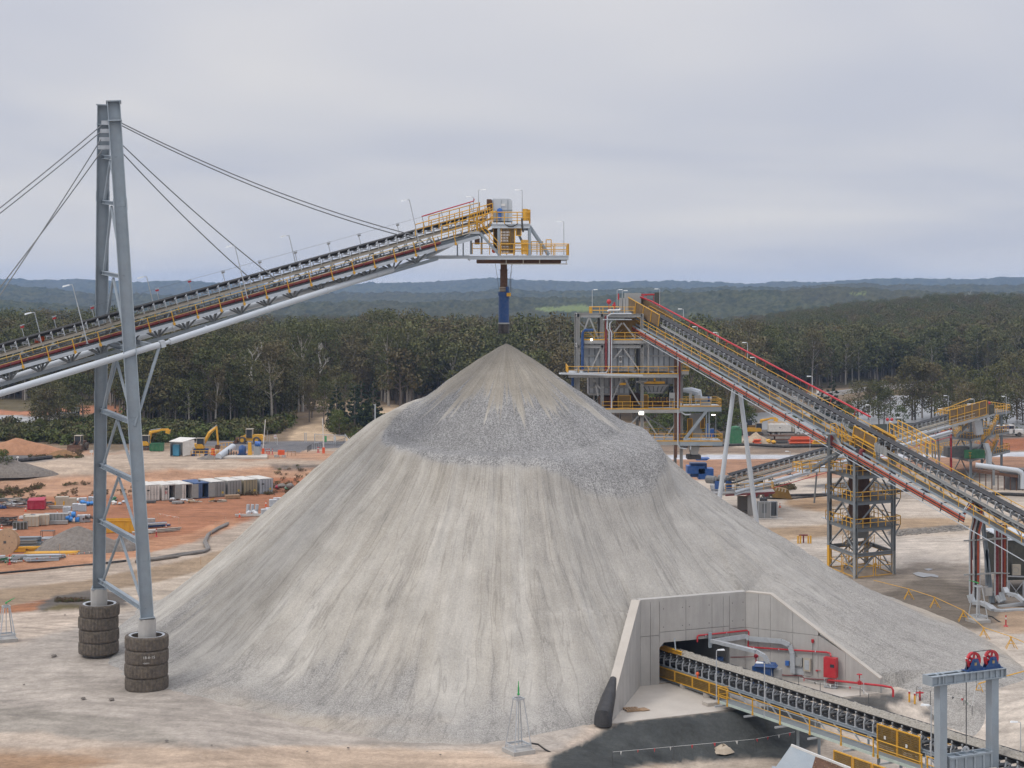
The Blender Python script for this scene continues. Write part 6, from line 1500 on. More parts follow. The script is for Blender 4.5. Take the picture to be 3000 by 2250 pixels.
mb=MB();mb.pipe([P(2518,1335,201),P(2520,1318,201),P(2528,1310,201),P(2540,1309,200)],[.5,.5,.45,.3],10);part(rv,'pipe_bend',mb,m_belt);mb=MB();mb.pipe([P(2521,1338,200.4),P(2524,1322,200.4),P(2532,1316,200.4)],.32,8);part(rv,'red_mouth',mb,m_dred)
mb=MB();mb.pipe([P(2505,1347,201),P(2522,1347,201),P(2528,1340,201),P(2532,1328,201),P(2550,1322,200.5)],.13,7);part(rv,'grey_pipe',mb,m_pale)
pr_=thing('panel_rack','rack of grey electrical panels standing on the inclined conveyor walkway','panel rack',P(2575,1330,197))
for i in range(2):
 mb=MB();a=P(2569+i*7,1342+i*3,197-i*.4);mb.beam(a,a+V((0,0,1.9)),.18,.14);part(pr_,'rack_post',mb,m_steel3)
for i in range(4):
 mb=MB();a=P(2566+i*9,1318+i*4,196.6-i*.6);mb.box(a.x,a.y,a.z-.2,.3,.25,1.0);part(pr_,'panel',mb,m_steel2)
mb=MB();mb.beam(P(2612,1302,199),P(2642,1300,199),.5,.1);mb.beam(P(2614,1302,199),P(2614,1315,199),.1,.1);mb.beam(P(2621,1302,199),P(2621,1315,199),.1,.1);single('belt_scale','small white bridge frame over the inclined belt past the tower','frame',mb,m_white)
rz_=thing('cable_riser','vertical cable ladder with orange and black cables bending down from the inclined conveyor, left one','cable ladder',G(2845,1768))
def riser(th_,xs,ytop,ybot,Yb,lead):
 for dx,r_,mat,nm in xs:
  pts=lead(dx)+[P(2849+dx+(0),1525,Yb),P(2841+dx,1558,Yb),P(2839+dx,1580,Yb),P(2839+dx,ybot,Yb-.05)]
  mb=MB();mb.pipe(pts,r_,7);part(th_,nm,mb,mat,smooth=True)
def lead1(dx):
 q=C3.p(TE-.6,2.16,-2.7-dx*.012);return[q,P(2835+dx*.9,1474-dx*.25,184.2),P(2848+dx,1492-dx*.3,184)]
riser(rz_,((8,.06,m_dred,'cable_bundle'),(14,.1,m_galv,'ladder_rail'),(17,.12,m_black,'cable_bundle'),(20,.12,m_black,'cable_bundle'),(2,.1,m_galv,'ladder_rail'),(5,.08,m_rust,'cable_bundle')),1500,1765,184,lead1)
riser(rz_,((24,.14,m_ocable,'cable_bundle'),(28,.1,m_ocable,'cable_bundle'),(31,.07,m_galv,'ladder_rail')),1500,1755,184.2,lead1)
for y in(1584,1684):
 mb=MB();mb.beam(P(2824,y,183.7),P(2938,y-6,184.6),.16,.16);part(rz_,'tie_bar',mb,m_steel2)
r2=thing('cable_riser','vertical cable ladder with dark red and orange cables beside the dark switchroom, right one','cable ladder',G(2935,1765))
for x,r_,mat,nm,yt,yb in((2919,.09,m_dred,'cable_bundle',1530,1745),(2923,.08,m_dred,'cable_bundle',1530,1745),(2915,.07,m_galv,'ladder_rail',1535,1745),(2930,.1,m_rust,'cable_bundle',1532,1735),(2934,.06,m_galv,'ladder_rail',1534,1735),(2939,.11,m_dred,'cable_bundle',1538,1722),(2943,.11,m_ocable,'cable_bundle',1538,1722),(2947,.07,m_rust,'cable_bundle',1538,1722),(2950,.06,m_galv,'ladder_rail',1540,1722)):
 mb=MB();mb.beam(P(x,yb,184.6),P(x,yt,184.6),r_*2.2,.16);part(r2,nm,mb,mat)
for y in(1576,1678):mb=MB();mb.beam(P(2908,y,184.3),P(2958,y+2,184.3),.1,.1);part(r2,'tie_bar',mb,m_steel2)
def duct_path(lb,pts,w_,h_):
 mb=MB()
 for a,b in zip(pts,pts[1:]):mb.beam(a,b,w_,h_)
 single('ground_duct',lb,'duct',mb,m_galv)
duct_path('galvanised cable duct turning from the left cable riser along the ground',[P(2842,1742,183.9),P(2850,1765,183.6),P(2876,1766,183.2),P(2898,1776,182.4),P(2912,1788,181),P(2940,1791,181),P(2975,1788,181.5),P(3060,1786,181.5)],.75,.35)
duct_path('lower galvanised duct branch running level toward the right edge',[P(2926,1778,183.5),P(2985,1770,184),P(3060,1768,184)],.5,.3)
duct_path('galvanised cable duct from the right cable riser stepping down to the right edge',[P(2943,1722,184.4),P(2950,1738,184),P(2978,1744,183.6),P(3000,1762,183),P(3060,1766,183)],.6,.32)
mb=MB();mb.beam(P(2922,1745,184.6),P(2934,1764,184.2),.7,.3);mb.beam(P(2932,1735,184.6),P(2942,1760,184.2),.5,.25);single('ground_duct','short curved galvanised duct foot below the right cable riser','duct',mb,m_galv)
t2=thing('conveyor_trestle','grey two legged trestle under the lower inclined conveyor between the cable risers','trestle',G(2900,1775))
for a,b in(((2876,1500),(2906,1765)),((2868,1500),(2848,1640)),((2890,1610),(2893,1715))):
 mb=MB();mb.ibeam(P(*b,184.9),P(*a,184.9),.42,.42,.05,(1,0,0));part(t2,'leg',mb,m_steel)
mb=MB();q=P(2894,1728,185);mb.box(q.x,q.y,q.z-.6,.8,.8,.9);part(t2,'concrete_foot',mb,m_conc)
sw=thing('switchroom','dark olive switchroom cabin on a steel stand at the right edge behind the cables','cabin',G(2980,1770))
a=P(2952,1700,190);b=P(2885,1680,197)
zt,zb=P(0,1583,190).z,P(0,1700,190).z
mb=MB();mb.prism([V((a.x,a.y,zb)),V((a.x+12,a.y+1.2,zb)),V((a.x+12,a.y+10,zb)),V((b.x,b.y,zb))],(0,0,zt-zb));part(sw,'cabin_wall',mb,m_olive)
mb=MB();mb.prism([V((a.x-.2,a.y-.2,zt)),V((a.x+12,a.y+1,zt)),V((a.x+12,a.y+10,zt+.3)),V((b.x-.2,b.y,zt+.3))],(0,0,.12));part(sw,'roof',mb,m_pale)
mb=MB();q=P(2977,1682,189.8);mb.box(q.x,q.y,q.z-.1,.95,.4,1.2);ac=part(sw,'air_conditioner',mb,m_beige)
mb=MB();mb.lathe([(.3,-.21),(.36,-.22),(.36,-.2)],(q.x-.12,q.y,q.z+.5),14,'y');part(ac,'fan_grille',mb,m_steel2)
mb=MB()
for x in(2956,2998):mb.beam(P(x,1790,189.6),P(x,1700,189.6),.14,.14)
mb.beam(P(2952,1688,189.5),P(3020,1690,189.5),.2,.12);mb.beam(P(2956,1760,189.6),P(2998,1704,189.6),.08,.08);mb.beam(P(2998,1760,189.6),P(2956,1704,189.6),.08,.08);part(sw,'stand',mb,m_galv)
mb=MB()
for x in(2965,3010):mb.beam(P(x,1700,189.7),P(x,1600,189.7),.06,.06)
part(sw,'wall_rib',mb,m_dark)
mb=MB();q=P(2932,1720,186);mb.box(q.x,q.y,0,.8,.6,2.2);mb.box(q.x-1.0,q.y,0,.6,.6,1.2);single('meter_box','pale meter boxes standing between trestle and switchroom','box',mb,m_steel2)
C4=Fr(P(2140,1392,261),P(2885,1189,304))
fc4=thing('feeder_conveyor','low black belt conveyor rising behind the transfer tower to the far right drive tower','conveyor',C4.p(30,0,-2))
def c4(nm,mb,mat,smooth=False):return part(fc4,nm,mb,mat,smooth=smooth)
L4=C4.len
mb=MB();trough(mb,C4,0,L4,1.3,0,.06,.22);c4('belt',mb,m_belt)
im4=idler_mesh(1.3,m_galv,.5,.2,.09,.15);t_=.5
while t_<L4:inst(fc4,'idler',im4,Matrix.Translation(-LOC[fc4])@C4.M(t_));t_+=1.25
mb=MB();mb.beam(C4.p(0,0,-.9),C4.p(L4,0,-.9),1.2,.04,C4.n);c4('return_belt',mb,m_belt)
for u in(-.85,.85):mb=MB();mb.ibeam(C4.p(0,u,-.7),C4.p(L4,u,-.7),.14,.3,.04,C4.n);c4('stringer',mb,m_beige)
for u,w_ in((-1.0,-1.6),(1.0,-1.6),(1.9,-1.5)):mb=MB();mb.beam(C4.p(0,u,w_),C4.p(L4,u,w_),.14,.3,C4.n);c4('chord',mb,m_steel2)
mb=MB();mb.beam(C4.p(0,1.5,-1.35),C4.p(L4-6,1.5,-1.35),.9,.05,C4.n);c4('walkway_deck',mb,m_galv)
mb=MB()
for h_ in(1.05,.5):mb.tube(C4.p(0,2.0,-1.35+h_),C4.p(L4-6,2.0,-1.35+h_),.04,4)
t_=0
while t_<L4-6:q=C4.p(t_,2.0,-1.35);mb.beam(q,q+V((0,0,1.05)),.06,.06);t_+=2.4
c4('handrail',mb,m_beige)
mb=MB();mb.tube(C4.p(-2,2.5,-2.1),C4.p(L4-14,2.5,-2.1),.24,10);mb.tube(C4.p(-2,2.5,-2.5),C4.p(L4-14,2.5,-2.5),.14,8);c4('white_pipe',mb,m_pale,True)
mb=MB();mb.tube(C4.p(0,2.6,-3.1),C4.p(L4-14,2.6,-3.0),.06,5);c4('red_pipe',mb,m_red)
t_=3
while t_<L4-10:mb=MB();mb.beam(C4.p(t_,2.2,-2.9),C4.p(t_,2.2,-1.6),.14,.14);mb.beam(C4.p(t_,1.0,-1.8),C4.p(t_,2.7,-1.9),.1,.12);c4('pipe_hanger',mb,m_dark);t_+=4.2
for t_ in(22,38,52):q=C4.p(t_,0,-1.8);mb=MB();mb.beam(q+C4.s,(q.x+1.2,q.y-1,-.2),.25,.25);mb.beam(q-C4.s,(q.x-1.2,q.y+1,-.2),.25,.25);c4('support_leg',mb,m_steel3)
for x,y0,y1,d,lb in((2315,1323,1364,-1,'thin light pole on the feeder conveyor right of the trestle'),(2373,1270,1340,-1,'thin light pole by the feeder conveyor left of the transfer tower'),(2550,1187,1240,-1,'light pole behind the crossover rails of the transfer tower'),(2600,1236,1280,1,'leaning light pole behind the inclined belt past the tower'),(2642,1225,1285,-1,'light pole on the feeder conveyor right of the transfer tower')):
 lamp_post(P(x,y1,276),(0,0,1),(y1-y0)/F*276,.3,lb,None,armdir=(d,0,0))
cr=thing('crusher_station','blue crusher drives on a concrete deck behind the right edge of the pile','crusher',P(2150,1440,262))
def cpz(x,y,Y=262):return P(x,y,Y)
mb=MB();a=P(2130,1432,268);mb.prism([P(2085,1446,259),P(2270,1440,259),P(2250,1414,272),P(2080,1416,272)],(0,0,-.35));part(cr,'deck_slab',mb,m_conc)
mb=MB();mb.beam(P(2125,1451,258.9),P(2270,1443,258.9),.3,.25);part(cr,'edge_channel',mb,m_dred)
mb=MB();mb.prism([P(2190,1450,260),P(2213,1450,260),P(2213,1450,270),P(2190,1450,270)],(0,0,-5));part(cr,'pier_wall',mb,m_conc)
mb=MB();mb.prism([P(2160,1452,266),P(2190,1452,266),P(2190,1452,268),P(2160,1452,268)],(0,0,-4));part(cr,'back_wall',mb,m_conc2)
mb=MB();q=P(2066,1402,268);mb.box(q.x,q.y,q.z,2.4,2.5,1.7);mb.box(q.x-1.6,q.y,q.z+.9,2.8,2.5,1.2);mb.prism([P(2035,1343,265),P(2080,1343,265),P(2070,1349,265),P(2040,1349,265)],(0,2.5,0));part(cr,'crusher_housing',mb,m_blue2)
mb=MB();q=P(2036,1352,268);mb.box(q.x+.5,q.y,q.z-2.4,2.6,2,2.2);part(cr,'crusher_head',mb,m_blue)
for x,y in((2096,1406),(2132,1404)):
 q=P(x,y,263);mb=MB();mb.tube(q+V((-1.2,1.0,0)),q,.62,14);mb.tube(q+V((0,0,0)),q+V((.25,-.2,0)),.4,12);m_o=part(cr,'motor',mb,m_steel2)
 mb=MB();mb.tube(q+V((.25,-.2,0)),q+V((.5,-.4,0)),.2,8);part(m_o,'shaft_cover',mb,m_dark)
for x in(2102,2135):
 mb=MB();q=P(x,1432,262.5);mb.box(q.x,q.y,q.z,.85,.8,1.2);part(cr,'motor_base',mb,m_blue2)
mb=MB();rail(mb,[P(2125,1440,259.5),P(2266,1434,259.5),P(2252,1420,268)],1.1,1.4,.045,n=4);rail(mb,[P(2160,1420,264),P(2240,1418,264)],1.4,1.2,.045,n=4);part(cr,'handrail',mb,m_yel)
for x in(2119,2158):mb=MB();mb.beam(P(x,1440,260),P(x,1402,260),.14,.14);part(cr,'post',mb,m_steel2)
mb=MB();q=P(2222,1420,266);mb.box(q.x,q.y,q.z,1.4,1.0,1.4);part(cr,'yellow_unit',mb,m_brown)
mb=MB();q=P(2200,1420,267);mb.box(q.x,q.y,q.z,.6,.6,1.3);part(cr,'post',mb,m_yel)
tf=thing('transformer','grey finned transformer on a pad at the foot of the trestle','transformer',G(2245,1522))
q=G(2240,1520)
mb=MB();mb.box(q.x,q.y+.8,.15,1.9,1.6,2.4);part(tf,'tank',mb,m_steel2)
mb=MB()
for i in range(5):mb.box(q.x+1.15+i*.2,q.y+.5,.4,.06,1.2,2.2)
part(tf,'cooling_fins',mb,m_steel3)
mb=MB();mb.box(q.x-.05,q.y-.03,.9,.7,.05,1.4);mb.box(q.x-.05,q.y-.06,1.5,.5,.03,.5);part(tf,'door',mb,m_steel3)
mb=MB()
for i in range(4):mb.beam((q.x-1.0+i*.95,q.y-.3,0),(q.x-1.0+i*.95,q.y-.3,2.7),.09,.09)
mb.beam((q.x-1,q.y-.3,2.7),(q.x+1.9,q.y-.3,2.7),.09,.09);part(tf,'frame',mb,m_galv)
mb=MB();mb.tube((q.x-.6,q.y+.8,2.9),(q.x+.5,q.y+.8,2.9),.28,10)
for i in range(3):mb.tube((q.x-.4+i*.4,q.y+.3,2.55),(q.x-.4+i*.4,q.y+.3,3.4),.07,6)
part(tf,'conservator',mb,m_dark)
mb=MB();mb.box(q.x+.4,q.y+.4,-.02,4.6,3.4,.14);part(tf,'pad',mb,m_conc2)
DT=thing('drive_tower','far right steel drive tower with three yellow railed decks at the feeder head','tower',(82,307,0))
dq=[G(2844,1412),G(2934,1388),None,G(2786,1398)];dq[2]=dq[1]+dq[3]-dq[0]
def DP(a,b,z):return dq[0]+(dq[1]-dq[0])*a+(dq[3]-dq[0])*b+V((0,0,z))
for i,q in enumerate(dq):
 mb=MB();mb.ibeam((q.x,q.y,-.5),(q.x,q.y,12.0),.36,.38,.05,(1,0,0));part(DT,'column',mb,m_steel if i!=3 else m_dred)
for x in(2717,2732,2740):mb=MB();mb.beam(P(x,1345,306),P(x,1278,306),.25,.25);part(DT,'column',mb,m_steel3)
for z_,a0,a1,b0,b1 in((4.3,-.05,1.25,-.05,1.9),(8.0,-.05,1.22,-.05,1.4),(12.0,-.35,1.22,-.1,1.1)):
 mb=MB();mb.prism([DP(a0,b0,z_-.06),DP(a1,b0,z_-.06),DP(a1,b1,z_-.06),DP(a0,b1,z_-.06)],(0,0,.07));d=part(DT,'deck',mb,m_grate)
 mb=MB();cs_=[DP(a0,b0,z_-.28),DP(a1,b0,z_-.28),DP(a1,b1,z_-.28),DP(a0,b1,z_-.28)]
 for p,q in zip(cs_,cs_[1:]+cs_[:1]):mb.beam(p,q,.2,.42)
 part(d,'edge_beam',mb,m_steel3)
 mb=MB();rail(mb,[DP(a0,b1,z_),DP(a0,b0,z_),DP(a1,b0,z_),DP(a1,b1,z_),DP(a0,b1,z_)],1.15,1.3,.05,n=4);part(d,'handrail',mb,m_yel)
for z0,z1 in((.2,4.0),(4.4,7.7)):
 for(i,j)in((0,1),(3,0)):
  m_=dq[i].lerp(dq[j],.5)+V((0,0,z1))
  for e_ in(dq[i],dq[j]):mb=MB();mb.beam(m_,(e_.x,e_.y,z0),.16,.16);part(DT,'brace',mb,m_steel3)
for p,q in((P(2800,1283,303),P(2850,1232,303)),(P(2880,1298,303),P(2900,1278,303)),(P(2898,1340,304),P(2882,1290,304)),(P(2900,1280,307),P(2925,1232,307)),(P(2905,1335,307),P(2925,1290,307))):
 mb=MB();stairs(mb,p,q,1.0,(0,1,0));s_=part(DT,'stair',mb,m_steel3);mb=MB()
 for o_ in(0,1.0):rail(mb,[p+V((0,o_,.1)),q+V((0,o_,.1))],1.05,1.3,.045,n=4)
 part(s_,'handrail',mb,m_yel)
mb=MB();q=P(2858,1214,304);mb.box(q.x,q.y,q.z,2.5,2.2,1.9);part(DT,'head_hood',mb,m_pale)
mb=MB();mb.prism([P(2854,1232,303),P(2876,1232,303),P(2882,1272,303),P(2862,1276,303)],(0,2,0));part(DT,'chute',mb,m_galv)
mb=MB();mb.prism([P(2885,1300,302),P(2897,1300,302),P(2906,1330,302),P(2906,1375,302),P(2895,1375,302),P(2895,1332,302)],(0,1.5,0));part(DT,'lower_chute',mb,m_pale)
mb=MB()
for t_ in np.linspace(L4-13,L4-2,6):q=C4.p(t_,1.6,-1.2);mb.beam(q,q+V((0,0,2.6)),.12,.12)
for h_ in(0,1.3,2.6):mb.beam(C4.p(L4-13,1.6,-1.2+h_),C4.p(L4-2,1.6,-1.2+h_),.1,.1)
mb.beam(C4.p(L4-13,-1.5,.7),C4.p(L4-2,-1.5,1.6),.12,.12)
part(DT,'belt_guard_frame',mb,m_yel)
mb=MB();mb.prism([C4.p(L4-13,1.5,-1.1),C4.p(L4-1,1.5,-1.1),C4.p(L4-1,1.5,1.3),C4.p(L4-13,1.5,1.2)],C4.s*.04);part(DT,'belt_guard_mesh',mb,m_brown)
for x,y in((2884,1187),(2898,1181)):mb=MB();q=P(x,y,304);mb.ball(q,.28,10,6);mb.tube(q+V((0,0,-2)),q,.05,5);part(DT,'alarm_ball',mb,m_red)
mb=MB();q=P(2872,1203,302.6);mb.lathe([(.05,-.3),(.4,-.3),(.4,.3),(.05,.3)],q,12,'y');mb.box(q.x-1.2,q.y,q.z-.3,.5,.5,.6);part(DT,'yellow_motor',mb,m_yel)
mb=MB();q=P(2905,1216,303);mb.box(q.x,q.y,q.z,.9,.6,1.9);part(DT,'panel',mb,m_olive)
mb=MB();mb.box(P(2860,1338,306).x,308,4.4,3.6,2.5,1.5);part(DT,'green_motor',mb,m_green)
mb=MB();mb.box(P(2810,1318,308).x,309,4.5,4.5,3,1.8);part(DT,'drive_casing',mb,m_dark)
mb=MB();mb.tube(P(2705,1265,300),P(2740,1264,300),.22,8);mb.pipe([P(2640,1298,291),P(2705,1266,300),P(2750,1265,301)],.28,8);part(DT,'white_pipe',mb,m_pale)
mb=MB();mb.pipe([P(2640,1310,291),P(2740,1272,300),P(2786,1257,303),P(2787,1390,303)],.1,6);part(DT,'red_pipe',mb,m_red)
mb=MB();rail(mb,[P(2688,1335,300),P(2710,1334,300),P(2740,1338,302),P(2755,1340,302)],2.0,.6,.05,n=4);part(DT,'side_fence',mb,m_yel)
for x,y0,y1,d,lb in((2778,1160,1200,-1,'light pole left of the drive tower head'),(2762,1198,1225,-1,'short light pole at the lower guard of the drive tower'),(2854,1170,1222,-1,'thin light pole on the top deck of the drive tower'),(2948,1162,1218,-1,'light pole at the right end of the drive tower top deck'),(2695,1310,1345,-1,'light pole in front of the drive tower, beside the small yellow fence')):
 lamp_post(P(x,y1,304),(0,0,1),(y1-y0)/F*304,.3,lb,None,armdir=(d,0,0))
bp_=thing('process_pipe','thick grey process pipe on posts bending down at the right edge','pipe',P(2900,1390,285))
mb=MB();mb.pipe([P(2858,1362,285),P(2980,1378,283),P(2992,1384,283),P(2997,1396,283),P(2997,1432,283)],.42,12);part(bp_,'pipe_run',mb,m_pale,smooth=True)
for x,y in((2911,1422),(2987,1432)):mb=MB();mb.beam(P(x,y,284),P(x,1372,284),.35,.35);part(bp_,'post',mb,m_steel3)
mb=MB();q=P(3000,1396,296);mb.box(q.x+2,q.y,0,10,4,3.6);lbx=single('dark_container','long dark grey container with a red stripe at the right edge','container',mb,mk('charcoal_panel',(.09,.09,.095),.6,dust=.2))
mb=MB();mb.box(q.x+2,q.y-2.02,2.1,8,.04,.8);part(lbx,'red_stripe',mb,m_dred)
lt=thing('tail_conveyor','short rusty conveyor tail at the foot of the drive tower','conveyor',P(2930,1390,296))
mb=MB();mb.beam(P(2850,1378,297),P(3040,1402,292),1.2,.5);part(lt,'frame',mb,m_rust)
mb=MB()
for i in range(9):q=P(2870+i*18,1384+i*2.2,296-i*.4);mb.beam(q,(q.x,q.y,0),.15,.15)
part(lt,'leg',mb,m_rust)
mb=MB();mb.beam(P(2930,1383,295),P(3040,1396,291.5),1.0,.15);part(lt,'belt',mb,m_belt)
r0,r1=GT(424,1469),GT(806,1446)
rd=(r1-r0);rlen=rd.length;rd.normalize();rdep=V((-rd.y,rd.x,0));caz=math.atan2(rd.y,rd.x)
m_cw=mk('white_container_paint',(.64,.62,.58),.55,var=.12,dust=.3);m_cg=mk('grey_container_paint',(.25,.26,.255),.55,var=.12,dust=.3);m_ck=mk('khaki_container_paint',(.29,.26,.17),.55,var=.12,dust=.3)
m_cb=mk('pale_blue_container_paint',(.34,.38,.42),.55,var=.1,dust=.25);m_cd=mk('blue_container_paint',(.05,.11,.25),.5,var=.12,dust=.25);m_in=mk('container_painted_shade',(.05,.045,.04),.9)
def container(o_,mat,roofmat,lb,state,door=None):
 W_,D_,H_=2.44,6.06,2.59
 t=thing('shipping_container',lb,'container',o_,'shipping containers in a row on the red yard',caz)
 mb=MB();n=14
 for s in(0,W_):
  for i in range(n):y=.12+(D_-.24)*i/n;mb.box(s+(.03 if s==0 else-.03),y+(D_-.24)/n/2,.12,.05 if i%2 else.10,(D_-.24)/n,H_-.24)
 mb.box(W_/2,D_-.05,.1,W_,.1,H_-.2);mb.box(W_/2,D_/2,.02,W_,D_,.12)
 part(t,'wall',mb,mat,local=True)
 mb=MB();mb.box(W_/2,D_/2,H_-.1,W_,D_,.1)
 for i in range(7):mb.box(W_/2,.5+i*.84,H_-.004,W_-.2,.36,.025)
 part(t,'roof',mb,roofmat,local=True)
 mb=MB()
 for x in(.06,W_-.06):mb.box(x,.06,0,.13,.13,H_)
 mb.box(W_/2,.06,0,W_,.12,.14);mb.box(W_/2,.06,H_-.14,W_,.12,.14);part(t,'door_frame',mb,mat,local=True)
 mb=MB();mb.box(W_/2,D_*.5,.15,W_-.3,D_-.5,.02);mb.box(W_/2,1.8,.15,W_-.3,.05,H_-.35);part(t,'inside',mb,m_in,local=True)  # near-black floor and upright sheet paint in the shade behind the doors
 def leaf(hx,ang,left,dm):
  mb=MB();w=W_/2-.13;sg=1 if left else-1
  mb.box(sg*w/2,0,.14,w,.06,H_-.28)
  for k in range(5):mb.box(sg*w/2,-.035,.3+k*.46,w-.1,.03,.1)
  M_=Matrix.Translation((hx,.02,0))@Matrix.Rotation(ang,4,'Z')
  d=part(t,'door',mb.xf(M_),dm,local=True)
  r_=MB()
  for f in(.3,.75):r_.beam((sg*w*f,-.07,.16),(sg*w*f,-.07,H_-.16),.05,.05)
  for f in(.3,.75):r_.box(sg*w*f,-.08,1.0,.16,.05,.06)
  part(d,'lock_rod',r_.xf(M_),m_dark,local=True)
  return d
 dm=door or mat
 if state=='closed':leaf(.12,0,True,dm);leaf(W_-.12,0,False,dm)
 else:leaf(.12,0,True,mat);leaf(W_-.12,-math.pi*.0+1.9-math.pi*0,False,dm)if state=='side' else leaf(W_-.12,math.pi*.93,False,dm)
 return t
cl_=[(m_cw,m_cw,'white shipping container with closed doors, leftmost of the row beside the mast','closed',None),(m_cw,m_cw,'white open shipping container marked with red S1 on its door','open',m_cg),(m_cw,m_cw,'white open shipping container left of the blue one','open',m_cg),(m_cd,m_cd,'blue shipping container with an open door and a small vent on its roof','open',m_cg),(m_cg,m_cw,'grey shipping container right of the blue one','closed',None),(m_cg,m_cw,'grey shipping container left of the khaki one','closed',None),(m_ck,m_cw,'khaki shipping container with closed doors','closed',None),(m_cb,m_cw,'pale blue grey shipping container at the right end of the row','closed',None)]
conts=[]
for i,(m1_,m2_,lb,st,dm)in enumerate(cl_):
 q=r0+rd*(rlen*i/8+.1);q.z=hz(q.x,q.y)+.05;conts.append(container(q,m1_,m2_,lb,st,dm))
m_redm=mk('red_marking',(.5,.03,.03),.6);m_blk=mk('black_marking',(.03,.03,.03),.6);m_ymk=mk('yellow_marking',(.6,.42,.05),.6)
def glyph(parent,txt,x,z,h,mat,y=-.085,name='marking'):
 f={'S':[((0,2),(1,2)),((0,2),(0,1)),((0,1),(1,1)),((1,1),(1,0)),((1,0),(0,0))],'1':[((.5,0),(.5,2)),((.2,1.6),(.5,2))],'I':[((.5,0),(.5,2))],'8':[((0,0),(0,2)),((1,0),(1,2)),((0,0),(1,0)),((0,1),(1,1)),((0,2),(1,2))]}
 mb=MB()
 for k,c in enumerate(txt):
  for a,b in f.get(c,[]):mb.beam((x+(k*1.5+a[0])*h*.35,y,z+a[1]*h/2),(x+(k*1.5+b[0])*h*.35,y,z+b[1]*h/2),h*.14,.01,(0,1,0))
 part(parent,name,mb,mat,local=True)
glyph(conts[1],'S1',.5,1.1,.42,m_redm)
for i,x in((0,.3),(7,.35)):mb=MB();mb.box(x+.2,-.075,1.62,.42,.02,.2);part(conts[i],'marking',mb,m_blk,local=True)
mb=MB();mb.box(.7,-.075,1.75,.4,.02,.12);mb.box(.7,-.075,1.95,.4,.02,.12);part(conts[1],'marking',mb,m_blk,local=True)
for i in(4,5,6,7):mb=MB();mb.box(1.9,-.1,.55+.12*(i%2),.3,.02,.34);part(conts[i],'marking',mb,m_ymk,local=True)
mb=MB();mb.tube((1.5,2.0,2.6),(1.5,2.0,2.85),.2,8);part(conts[3],'roof_vent',mb,m_dark,local=True)
def tag(t,grp):
 if grp:t['group']=grp
 return t
def crate(px,py,w,d,h,rz,mat,lb,cat='crate',nm='crate',grp=None,lid=None):
 q=GT(px,py);t=thing(nm,lb,cat,q,grp,rz)
 mb=MB();mb.box(0,0,.1,w,d,h);part(t,'body',mb,mat,local=True)
 mb=MB()
 for x in(-w*.38,0,w*.38):mb.box(x,0,0,.12,d,.1)
 part(t,'runner',mb,m_wood,local=True)
 mb=MB();n=max(3,int(w/.5))
 for i in range(n+1):mb.box(-w/2+w*i/n,-d/2-.012,.1,.06,.03,h)
 part(t,'batten',mb,lid or mat,local=True)
 return t
def ibc(px,py,rz,lb,grp='caged white liquid tanks',z=0):
 q=GT(px,py)+V((0,0,z));t=thing('caged_tank',lb,'tank',q,grp,rz)
 mb=MB();mb.box(0,0,.14,1.1,.95,.95);mb.tube((0,0,1.09),(0,0,1.14),.2,8);part(t,'tank_body',mb,m_wmesh,local=True)
 mb=MB()
 for k in range(6):
  z_=.16+k*.185;
  for y in(-.5,.5):mb.beam((-.58,y,z_),(.58,y,z_),.03,.03)
  for x in(-.58,.58):mb.beam((x,-.5,z_),(x,.5,z_),.03,.03)
 for i in range(6):
  x=-.58+i*.232
  for y in(-.5,.5):mb.beam((x,y,.14),(x,y,1.1),.03,.03)
 part(t,'cage',mb,m_galv,local=True)
 mb=MB();mb.box(0,0,0,1.2,1.0,.13);part(t,'pallet_base',mb,m_steel2,local=True)
 return t
def skip(px,py,w,d,h,rz,mat,lb,lid=False):
 q=GT(px,py);t=thing('skip_bin',lb,'skip bin',q,None,rz);t_=.06
 mb=MB();k=.12
 o=[(-w/2,-d/2),(w/2,-d/2),(w/2,d/2),(-w/2,d/2)]
 for i in range(4):
  a,b=o[i],o[(i+1)%4];mb.beam((a[0],a[1],h/2+.1),(b[0],b[1],h/2+.1),t_,h)
 mb.box(0,0,.08,w,d,.05);part(t,'bin_body',mb,mat,local=True)
 mb=MB();n=max(3,int(w/.7))
 for i in range(n+1):mb.box(-w/2+w*i/n,-d/2-.05,.1,.1,.08,h)
 mb.beam((-w/2-.06,-d/2-.04,h+.1),(w/2+.06,-d/2-.04,h+.1),.12,.12);mb.beam((-w/2-.06,d/2+.04,h+.1),(w/2+.06,d/2+.04,h+.1),.12,.12)
 part(t,'rib',mb,mat,local=True)
 if lid:mb=MB();mb.prism([(-w/2,-d/2,h+.12),(w/2,-d/2,h+.12),(w/2,d/2,h+.5),(-w/2,d/2,h+.35)],(0,0,.05));part(t,'lid',mb,mat,local=True)
 return t
